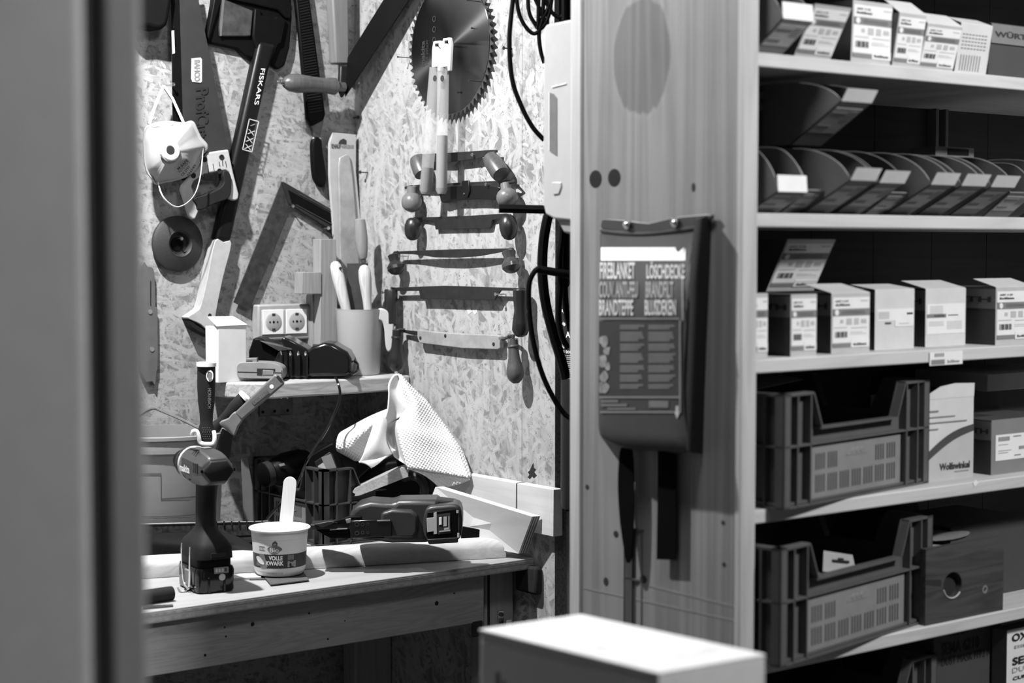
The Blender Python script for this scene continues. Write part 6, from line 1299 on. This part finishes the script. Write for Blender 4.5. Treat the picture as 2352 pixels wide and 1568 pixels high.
# ------------------------------------------------------------------ scoop bins (cut-away cartons with sloping printed flap)
def scoop(lab, x0, wd, y0, z0, a=0.095, b=0.050, hT=0.098, dep=0.16, lip=0, mats=(m_grey1, m_grey2), group='cut-away screw cartons on the second shelf', tip=0.0):
    t = thing('scoop_carton', lab, 'box', (x0 + wd / 2, y0 + dep / 2, z0), group=group)
    arc = sm([V((-a, b)), V((-a * 0.8, b + (hT - b) * 0.42)), V((-a * 0.5, b + (hT - b) * 0.74)), V((-a * 0.12, b + (hT - b) * 0.94)), V((0.03, hT)), V((0.065, hT))], 5, False)
    prof = [V((0, 0))] + arc + [V((dep, hT)), V((dep, 0))]
    for sx in (0.0, wd - 0.0015):
        s_ = MB().prism([V((x0 + sx, y0 + q.x, z0 + q.y)) for q in prof], (0.0015, 0, 0)).build('side_wall', plain('scoop_board', 0.11, 0.75, var=0.08), t)
        MB().tube([V((x0 + sx + 0.0008, y0 + q.x, z0 + q.y + 0.0006)) for q in arc[1:]], 0.0011, 5).build('cut_edge', plain('cut_edge', 0.2, 0.9), s_)
    fp = Face(V((x0, y0, z0)), V((wd, 0, 0)), V((0, -a, b))); fp.n = V((0, -b, -a)).normalized()
    fpn = MB().prism([fp.p(0, 0), fp.p(1, 0), fp.p(1, 1), fp.p(0, 1)], fp.n * -0.0015).build('sloping_front', mats[0], t)
    rects(fpn, 'label', mats[1], fp, [(0.06, 0.30, 0.94, 0.86)], 0.0005)
    rects(fpn, 'printed_band', m_boxband, fp, [(0.1, 0.68, 0.6, 0.76), (0.1, 0.40, 0.5, 0.47)], 0.0009); rects(fpn, 'small_print', m_grey1, fp, [(0.64, 0.58 + 0.05 * k, 0.9, 0.6 + 0.05 * k) for k in range(5)], 0.0009)
    if lip:
        A, Bq = fp.p(0, 1), fp.p(1, 1); vv = V((0, 0.002, 0.024)) if lip == 2 else V((0, -0.012, 0.018))
        MB().prism([A, Bq, Bq + vv, A + vv], (0, 0.001, 0)).build('lip', m_paper if lip == 2 else m_card, t)
    MB().box(x0 + 0.0015, x0 + wd - 0.0015, y0, y0 + dep, z0, z0 + 0.0015).build('base', m_boxdark, t)
    MB().box(x0 + 0.0015, x0 + wd - 0.0015, y0 + dep - 0.0015, y0 + dep, z0, z0 + hT).build('back_wall', m_boxdark, t)
    return t
Z2s = SHELF[1]
specs = [(1716, 0.060, -1.612, 0.062, 0.030, 2, 'cut-away carton with bright white lip at the left of the second shelf'),
         (1790, 0.058, -1.600, 0.055, 0.034, 0, 'cut-away carton set back, second on the second shelf'),
         (1842, 0.055, -1.610, 0.095, 0.048, 1, 'cut-away carton with grey lip, third on the second shelf'),
         (1912, 0.056, -1.608, 0.092, 0.046, 1, 'cut-away carton with pale lip, fourth on the second shelf'),
         (1982, 0.052, -1.602, 0.055, 0.034, 0, 'cut-away carton set back, fifth on the second shelf'),
         (2030, 0.056, -1.608, 0.092, 0.046, 1, 'cut-away carton with pale lip, sixth on the second shelf'),
         (2100, 0.058, -1.606, 0.092, 0.046, 1, 'cut-away carton with grey lip, seventh on the second shelf'),
         (2176, 0.060, -1.606, 0.085, 0.046, 1, 'cut-away carton with plain lip, eighth on the second shelf'),
         (2256, 0.066, -1.600, 0.055, 0.040, 0, 'cut-away carton in shadow, ninth on the second shelf'),
         (2340, 0.062, -1.61, 0.07, 0.034, 1, 'cut-away carton cut off by the right edge of the photo')]
for x0, wd, y0, a_, b_, lip, lab in specs:
    scoop(lab, XY(x0, 480, y0).x, wd, y0, Z2s, a_, b_, 0.098 if a_ > 0.06 else 0.092, lip=lip)
scoop('cut-away carton with bright white lip at the left end of the top shelf', XY(1722, 120, -1.61).x, 0.062, -1.61, Z1, 0.066, 0.046, 0.10, 0.14, 2, group='screw boxes on the top shelf')
scoop('single cut-away carton stacked on top of the second shelf row', XY(1818, 330, -1.60).x, 0.065, -1.60, Z2s + 0.104, 0.098, 0.058, 0.092, 0.16, 1)
a = XY(1736, 330, -1.56)
t = carton('dark screw box behind the stacked cut-away carton on the second shelf', V((a.x - 0.02, -1.54, 0)), V((a.x + 0.05, -1.54, 0)), Z2s + 0.104, 0.085, 0.1, 0, None, False)
fs = Face(V((a.x - 0.02, -1.5402, Z2s + 0.104)), V((0.07, 0, 0)), V((0, 0, 0.085))); wuerth_side(t, fs, True, 0.1, 0.95)
a, b = XY(2148, 365, -1.44), XY(2236, 365, -1.44)
t = carton('small pale box with dark window behind the second shelf row', a, b, Z2s, pl(2190, 338, 1, -1.44).z - Z2s, 0.06, 0, m_grey2, False, art=False, bodymat=m_grey1)
ff = Face(V((a.x, -1.4412, pl(2190, 366, 1, -1.44).z)), V((b.x - a.x, 0, 0)), V((0, 0, 0.022))); rects(t, 'window_print', m_ink, ff, [(0.3, 0.35, 0.85, 0.85)], 0.0008)

# ------------------------------------------------------------------ fourth shelf: crate, sack carton, box
Z4 = SHELF[3]; Z5 = SHELF[4]
def crate_at(lab, pa, pb, z, H):
    a, b = B(*pa, z), B(*pb, z); d = b - a
    return crate(lab, a, math.atan2(d.y, d.x), d.length, 0.29, H, m_crate, 'crates on the shelves')
H4 = 0.165
crate_at('dark stacking crate on the fourth shelf above the other crate', (1800, 1172), (2133, 1108), Z4 + 0.0005, 0.168)
crate_at('dark stacking crate on the fifth shelf beside the grooved wooden plate', (1792, 1534), (2140, 1424), Z5 + 0.0005, 0.172)
crate('dark stacking crate on the lowest shelf, mostly out of view', V((XY(1800, 1600, -1.63).x, -1.63, 0.711)), 0.10, 0.41, 0.29, 0.168, m_crate, 'crates on the shelves')
# papers and screws in the crates
a = B(1800, 900, Z4 + 0.15)
tag(MB().prism([a + V((-0.02, 0.05, 0.0)), a + V((0.1, 0.05, 0.012)), a + V((0.11, 0.14, 0.02)), a + V((-0.02, 0.14, 0.012))], (0, 0, 0.001)).build('paper_sheet', m_card, loc=a), 'pale sheet of paper lying over the corner of the upper crate', 'paper')
ca = B(1960, 1120, Z4)
def sack(nm, lab, cat, c_, sx, sy, sz, mat, seed):
    random.seed(seed); t_ = MB().ball((0, 0, 0), 1.0, n=14)
    vs = [c_ + V((q.x * sx, q.y * sy, (q.z + 1) * sz * 0.5)) + V((random.uniform(-1, 1), random.uniform(-1, 1), 0)) * 0.006 for q in t_.v]
    o = MB().add(vs, t_.f).build(nm, mat, loc=c_, ang=70); return tag(o, lab, cat)
m_bag = plain('poly_bag', 0.2, 0.15, var=0.5, scale=40)
sack('plastic_bag', 'crinkled plastic bag of fixings inside the upper crate', 'bag', B(1900, 1150, Z4) + V((0.02, 0.10, 0.012)), 0.09, 0.07, 0.105, m_bag, 3)
sack('plastic_bag', 'crinkled plastic bag of fixings inside the lower crate', 'bag', B(1900, 1500, Z5) + V((0.02, 0.10, 0.012)), 0.09, 0.07, 0.10, m_bag, 4)
# dark carton standing inside the upper crate
carton('dark carton with slanted stripe standing in the upper crate', B(1880, 1100, Z4) + V((0.0, 0.14, 0)), B(2040, 1090, Z4) + V((0.02, 0.14, 0)), Z4 + 0.012, 0.15, 0.09, 0, None, False, nm='tool_carton')
# hang tag card in the lower crate
t = thing('hang_card', 'pale hang card with slotted hole sticking up in the lower crate', 'card', B(1930, 1450, Z5) + V((0, 0.06, 0.012)))
P = [XY(1890, 1312, -1.59), XY(1968, 1318, -1.58), XY(1958, 1274, -1.58), XY(1892, 1264, -1.59)]
hc = MB().prism(P, (0, 0.0012, -0.0)).build('card', m_grey2, t); ff = quadface(P[0], P[1], P[3])
rects(hc, 'slot', m_hole, ff, [(0.25, 0.5, 0.75, 0.62), (0.42, 0.62, 0.58, 0.72)], 0.0009)
# carton with torn top
yw = -1.592
a, b = XY(2124, 1100, yw), XY(2233, 1100, yw - 0.004); hw_ = pl(2126, 918, 1, yw).z - Z4
t = carton('pale printed carton with torn top and dark curved stripe on the fourth shelf', a, b, Z4, hw_, 0.12, 0, m_card, False, nm='printed_carton', bodymat=m_card, art=False)
ff = Face(V((a.x, yw - 0.0012, Z4)), V((b.x - a.x, -0.004, 0)), V((0, 0, hw_)))
arc = sm([V((0.0, 0.32)), V((0.2, 0.43)), V((0.45, 0.54)), V((0.7, 0.61)), V((1.0, 0.655))], 4, False); arc2 = sm([V((0.0, 0.22)), V((0.2, 0.32)), V((0.45, 0.43)), V((0.7, 0.51)), V((1.0, 0.57))], 4, False)
mb = MB()
for i in range(len(arc) - 1): mb.prism([ff.p(arc[i].x, arc[i].y), ff.p(arc2[i].x, arc2[i].y), ff.p(arc2[i + 1].x, arc2[i + 1].y), ff.p(arc[i + 1].x, arc[i + 1].y)], ff.n * 0.0006)
mb.build('curved_stripe', m_boxdark, t)
low = MB().prism([ff.p(q.x, q.y) for q in arc2] + [ff.p(1, 0), ff.p(0, 0)], ff.n * 0.0004).build('lower_print', m_grey2, t)
text(t, 'Wolfswinkel', m_ink, ff, 0.28, 0.11, 0.92, 0.2, 0.035, 0.0012); rects(t, 'small_print', m_grey1, ff, [(0.6, 0.07, 0.9, 0.085), (0.02, 0.84, 0.25, 0.86), (0.02, 0.77, 0.6, 0.783), (0.02, 0.70, 0.85, 0.715), (0.02, 0.62, 0.25, 0.635)], 0.0008)
tp = V((0, 0, hw_)); A, Bq = ff.p(0, 1), ff.p(1, 1)
MB().prism([A, Bq, Bq + V((0.004, 0.002, 0.022)), A.lerp(Bq, 0.6) + V((0, 0.0, 0.024)), A.lerp(Bq, 0.3) + V((0, 0, 0.02)), A + V((0, 0, 0.006))], (0, 0.0015, 0)).build('torn_flap', m_card, t)
# box at the right of the fourth shelf
yy = -1.612
a, b = XY(2275, 1095, yy), XY(2420, 1095, yy); h = pl(2278, 965, 1, yy).z - Z4
t = carton('dark sided carton with pale front label at the right of the fourth shelf', a, b, Z4, h, 0.11, 0, m_grey1, True, nm='fixing_carton', art=False)
ff = Face(V((a.x, yy - 0.0012, Z4)), V((b.x - a.x, 0, 0)), V((0, 0, h)))
rects(t, 'label', m_paper, ff, [(0.06, 0.25, 1, 0.72)], 0.0005); rects(t, 'barcode', m_ink, ff, [(0.10 + 0.02 * k, 0.6, 0.11 + 0.02 * k, 0.68) for k in range(9)] + [(0.42 + 0.02 * k, 0.42, 0.43 + 0.02 * k, 0.48) for k in range(8)], 0.0009)
rects(t, 'small_print', m_grey1, ff, [(0.33, 0.66, 0.45, 0.68), (0.1, 0.53, 0.25, 0.54), (0.1, 0.42, 0.3, 0.43), (0.1, 0.38, 0.25, 0.39), (0.35, 0.31, 0.45, 0.33)], 0.0009)
rects(t, 'lid_slot', m_hole, Face(V((a.x, yy, Z4 + h)), V((b.x - a.x, 0, 0)), V((0, 0.11, 0))), [(0.02, 0.45, 0.4, 0.8)], 0.0006)
# paper tab on the shelf edge
P = XY(2235, 1108, SYF - 0.001); tag(MB().prism([P, P + V((0.008, 0, 0.004)), P + V((0.014, 0, -0.002)), P + V((0.004, 0, -0.007))], (0, 0.0008, 0)).build('paper_scrap', m_paper, loc=P), 'scrap of white paper on the edge of the fourth shelf', 'paper')
# ------------------------------------------------------------------ fifth shelf: grooved wooden plate
t = thing('wooden_plate', 'dark wooden plate with round hole and slot on the fifth shelf', 'plate', XY(2230, 1420, -1.635))
yy = -1.640
P = [XY(2125, 1418, yy), XY(2303, 1429, yy), XY(2306, 1275, yy), XY(2125, 1262, yy)]
m_pl = wood('dark_plate', 0.05, 0, 0.6, 30, rings=6, stretch=0.08)
# plate with a hole: ring of quads between outline and circle
hcx, hcy, hr_ = 2188, 1343, 33
out_, inn = [], []
K = 32
ex = XY(hcx, hcy, yy); sc3 = 0.00064
cor = [(q.x, q.z) for q in P]
zmin = Z5; zmax = max(P[2].z, P[3].z); xmin, xmax = P[0].x, P[1].x
for k in range(K):
    a_ = 2 * math.pi * k / K; cs, sn_ = math.cos(a_), math.sin(a_)
    ts = []
    if cs > 1e-6: ts.append((xmax - ex.x) / cs)
    if cs < -1e-6: ts.append((xmin - ex.x) / cs)
    if sn_ > 1e-6: ts.append((zmax - ex.z) / sn_)
    if sn_ < -1e-6: ts.append((zmin - ex.z) / sn_)
    tt_ = min(ts); out_.append(V((ex.x + cs * tt_, 0, ex.z + sn_ * tt_))); inn.append(V((ex.x + cs * hr_ * sc3 * 1.12, 0, ex.z + sn_ * hr_ * sc3)))
for lst in (out_,):
    for cx2, cz2 in ((xmin, zmin), (xmax, zmin), (xmax, zmax), (xmin, zmax)):
        i = min(range(K), key=lambda j: (lst[j].x - cx2) ** 2 + (lst[j].z - cz2) ** 2); lst[i] = V((cx2, 0, cz2))
yv = V((0, yy, 0)); yv2 = V((0, yy + 0.012, 0)); vs = [q + yv for q in out_] + [q + yv for q in inn] + [q + yv2 for q in out_] + [q + yv2 for q in inn]
fs_ = []
for k in range(K):
    j = (k + 1) % K; fs_ += [(k, j, K + j, K + k), (2 * K + k, 3 * K + k, 3 * K + j, 2 * K + j), (k, 2 * K + k, 2 * K + j, j), (K + k, K + j, 3 * K + j, 3 * K + k)]
pt = MB().add(vs, fs_).build('plate', m_pl, t, smooth=False)
MB().lathe([(hr_ * sc3 * 1.1, 0), (hr_ * sc3 * 1.1, 0.002)], (ex.x, yy + 0.011, ex.z), (0, 1, 0), 24).build('hole_floor', m_hole, t)
MB().prism([XY(2125, 1331, yy - 0.0004), XY(2162, 1331, yy - 0.0004), XY(2162, 1346, yy - 0.0004), XY(2125, 1343, yy - 0.0004)], (0, 0.001, 0)).build('slot', m_hole, t)
MB().tube([V((ex.x + math.cos(a_) * hr_ * sc3 * 1.12, yy - 0.0004, ex.z + math.sin(a_) * hr_ * sc3)) for a_ in [math.radians(d) for d in range(195, 330, 9)]], 0.0012, 6).build('cut_edge', m_grey2, t)
MB().lathe([(0.0065, 0), (0.007, 0.0006), (0.004, 0.0008), (0.0035, 0)], XY(2262, 1353, yy), (0, -1, 0), 14, caps=False).build('drill_hole', m_mid, t)
tag(MB().prism([XY(2125, 1256, -1.60), XY(2240, 1268, -1.60), XY(2240, 1262, -1.56), XY(2125, 1254, -1.56)], (0, 0, 0.004)).build('thin_board', m_grey1 if False else m_oak, loc=XY(2180, 1262, -1.6)), 'thin pale board edge lying behind the wooden plate', 'board')
sack('plastic_bag', 'dark plastic bag on the fifth shelf behind the wooden plate', 'bag', V((0.30, -1.345, Z5)), 0.08, 0.035, 0.17, m_dark, 9)
a, b = XY(2290, 1380, -1.56), XY(2420, 1390, -1.56)
carton('dark carton at the back right of the fifth shelf', V((0.20, -1.555, 0)), V((0.42, -1.555, 0)), Z5, 0.13, 0.16, 0, None, False, nm='tool_carton')
tag(MB().prism(px(lambda x, y, o: XY(x, y, o), sm([(2136, 1238), (2170, 1224), (2215, 1219), (2228, 1222), (2220, 1230), (2190, 1238), (2150, 1242)], 2), -1.56), (0, 0.03, 0)).build('flat_scraper', m_mid, loc=XY(2180, 1235, -1.56)), 'grey flat blade sticking out behind the lower crate', 'tool')
# ------------------------------------------------------------------ below: mask cartons
ys_ = -1.58
a, b = XY(2140, 1560, ys_), XY(2312, 1560, ys_)
zt_ = SHZ[4] - 0.012
t = carton('dark dust mask carton on the lowest shelf', V((XY(2145, 1500, ys_).x, ys_, 0)), V((XY(2300, 1500, ys_).x, ys_, 0)), 0.711, zt_ - 0.711, 0.2, 0, None, False, nm='mask_carton')
def tx_px(par, s_, x0, x1, y0, y1, yy, mt, bold=0.02):
    A, Bq, Cq = XY(x0, y1, yy), XY(x1, y1, yy), XY(x0, y0, yy); Bq.z = A.z; Cq.x = A.x
    text(par, s_, mt, Face(A, Bq - A, Cq - A), 0, 0, 1, 1, bold, 0.0006)
m_dkp = plain('carton_print', 0.008, 0.7)
tx_px(t, 'SEMA 6210', 2162, 2248, 1478, 1506, ys_ - 0.0004, m_dkp); tx_px(t, 'DUST MASK FFP2 NR D', 2162, 2296, 1512, 1530, ys_ - 0.0004, m_dkp, 0.0); tx_px(t, 'SEMA', 2180, 2224, 1448, 1462, ys_ - 0.0004, m_dkp)
yo = -1.615
t = carton('white printed dust mask carton at the right of the lowest shelf', V((XY(2312, 1500, yo).x, yo, 0)), V((XY(2480, 1500, yo).x, yo, 0)), 0.711, pl(2312, 1448, 1, yo).z - 0.711, 0.03, 0, m_paper, False, nm='mask_carton', art=False)
for s_, x0, x1, y0, y1, mt in (('OXXA', 2324, 2392, 1456, 1474, m_dkp), ('ESSENTIAL', 2330, 2395, 1482, 1489, m_grey1), ('SEMA', 2325, 2392, 1510, 1528, m_dkp), ('DUST MASK', 2325, 2430, 1533, 1545, m_grey2), ('CUP WITH VALVE', 2326, 2450, 1554, 1562, m_dkp)):
    tx_px(t, s_, x0, x1, y0, y1, yo - 0.0016, mt, 0.03 if mt is m_dkp else 0.0)
# light carton high at the right rear of the fourth shelf
tag(MB().box(0.34, 0.62, -1.52, -1.36, SHZ[2] - 0.07, SHZ[2] - 0.04).build('flat_carton', m_card, loc=(0.48, -1.44, SHZ[2] - 0.07), bev=0.001), 'flat pale carton pushed up under the third shelf at the right', 'box')
carton('dark tall carton filling the back right of the fourth shelf', V((0.28, -1.50, 0)), V((0.66, -1.50, 0)), Z4, SHZ[2] - 0.0701 - Z4, 0.16, 0, None, False, nm='tool_carton')

# ------------------------------------------------------------------ carton in the foreground
zf = 1.10
Lq, Bk, Rq, Fq = (B(*q, zf) for q in ((1103, 1444), (1334, 1409), (1758, 1501), (1512, 1545)))
t = thing('foreground_carton', 'large white carton close to the camera at the bottom of the photo', 'box', V((Fq.x, Fq.y, zf - 0.4)))
MB().prism([Lq - UPV * 0.4, Fq - UPV * 0.4, Rq - UPV * 0.4, Bk - UPV * 0.4], (0, 0, 0.4 - 0.003)).build('carton_body', m_card, t, bev=0.002)
lid = MB().prism([Lq.lerp(Rq, -0.006) - UPV * 0.004, Fq - UPV * 0.004, Rq.lerp(Lq, -0.002) - UPV * 0.004, Bk - UPV * 0.004], (0, 0, 0.004)).build('lid', m_card, t, bev=0.0015)
ds = (Fq - Lq).normalized(); dn = V((ds.y, -ds.x, 0))
if dn.dot(CAM - Fq) < 0: dn = -dn
ff = Face(Lq - UPV * 0.4, Fq - Lq, V((0, 0, 0.385))); ff.n = dn
sd = rects(t, 'printed_side', plain('carton_side_print', 0.6, 0.7, var=0.04), ff, [(0.01, 0, 0.985, 1)], 0.0008)
rects(sd, 'print_marks', m_grey2, ff, [(0.55, 0.72, 0.62, 0.82), (0.64, 0.72, 0.71, 0.82)], 0.0014)
rects(sd, 'print_marks', m_boxband, ff, [(0.10, 0.84, 0.125, 0.92), (0.14, 0.83, 0.16, 0.90), (0.43, 0.82, 0.445, 0.9), (0.465, 0.81, 0.48, 0.89), (0.74, 0.7, 0.78, 0.8), (0.86, 0.68, 0.98, 0.82)], 0.0014)
MB().lathe([(0.012, 0), (0.012, 0.001)], ff.p(0.8, 0.86), dn, 18).build('round_mark', m_boxdark, sd)
f3 = Face(Fq - UPV * 0.4, Rq - Fq, V((0, 0, 0.385)))
MB().lathe([(0.011, 0), (0.011, 0.001)], f3.p(0.72, 0.86), f3.n, 18).build('round_mark', m_boxdark, t)
fl_ = Face(Lq, Fq - Lq, Bk - Lq)
rects(lid, 'lid_print', plain('lid_print', 0.5, 0.8), fl_, [(0.05, 0.45, 0.08, 0.8), (0.3, 0.3, 0.36, 0.8), (0.52, 0.25, 0.58, 0.7), (0.8, 0.5, 0.86, 0.85)], 0.0004)
t = thing('support_carton', 'brown carton under the white carton, below the frame', 'box', V((Fq.x, Fq.y, 0)))
MB().prism([V((q.x, q.y, 0)) for q in (Lq, Fq, Rq, Bk)], (0, 0, zf - 0.4005)).build('carton_body', plain('kraft', 0.2, 0.8), t, bev=0.002)
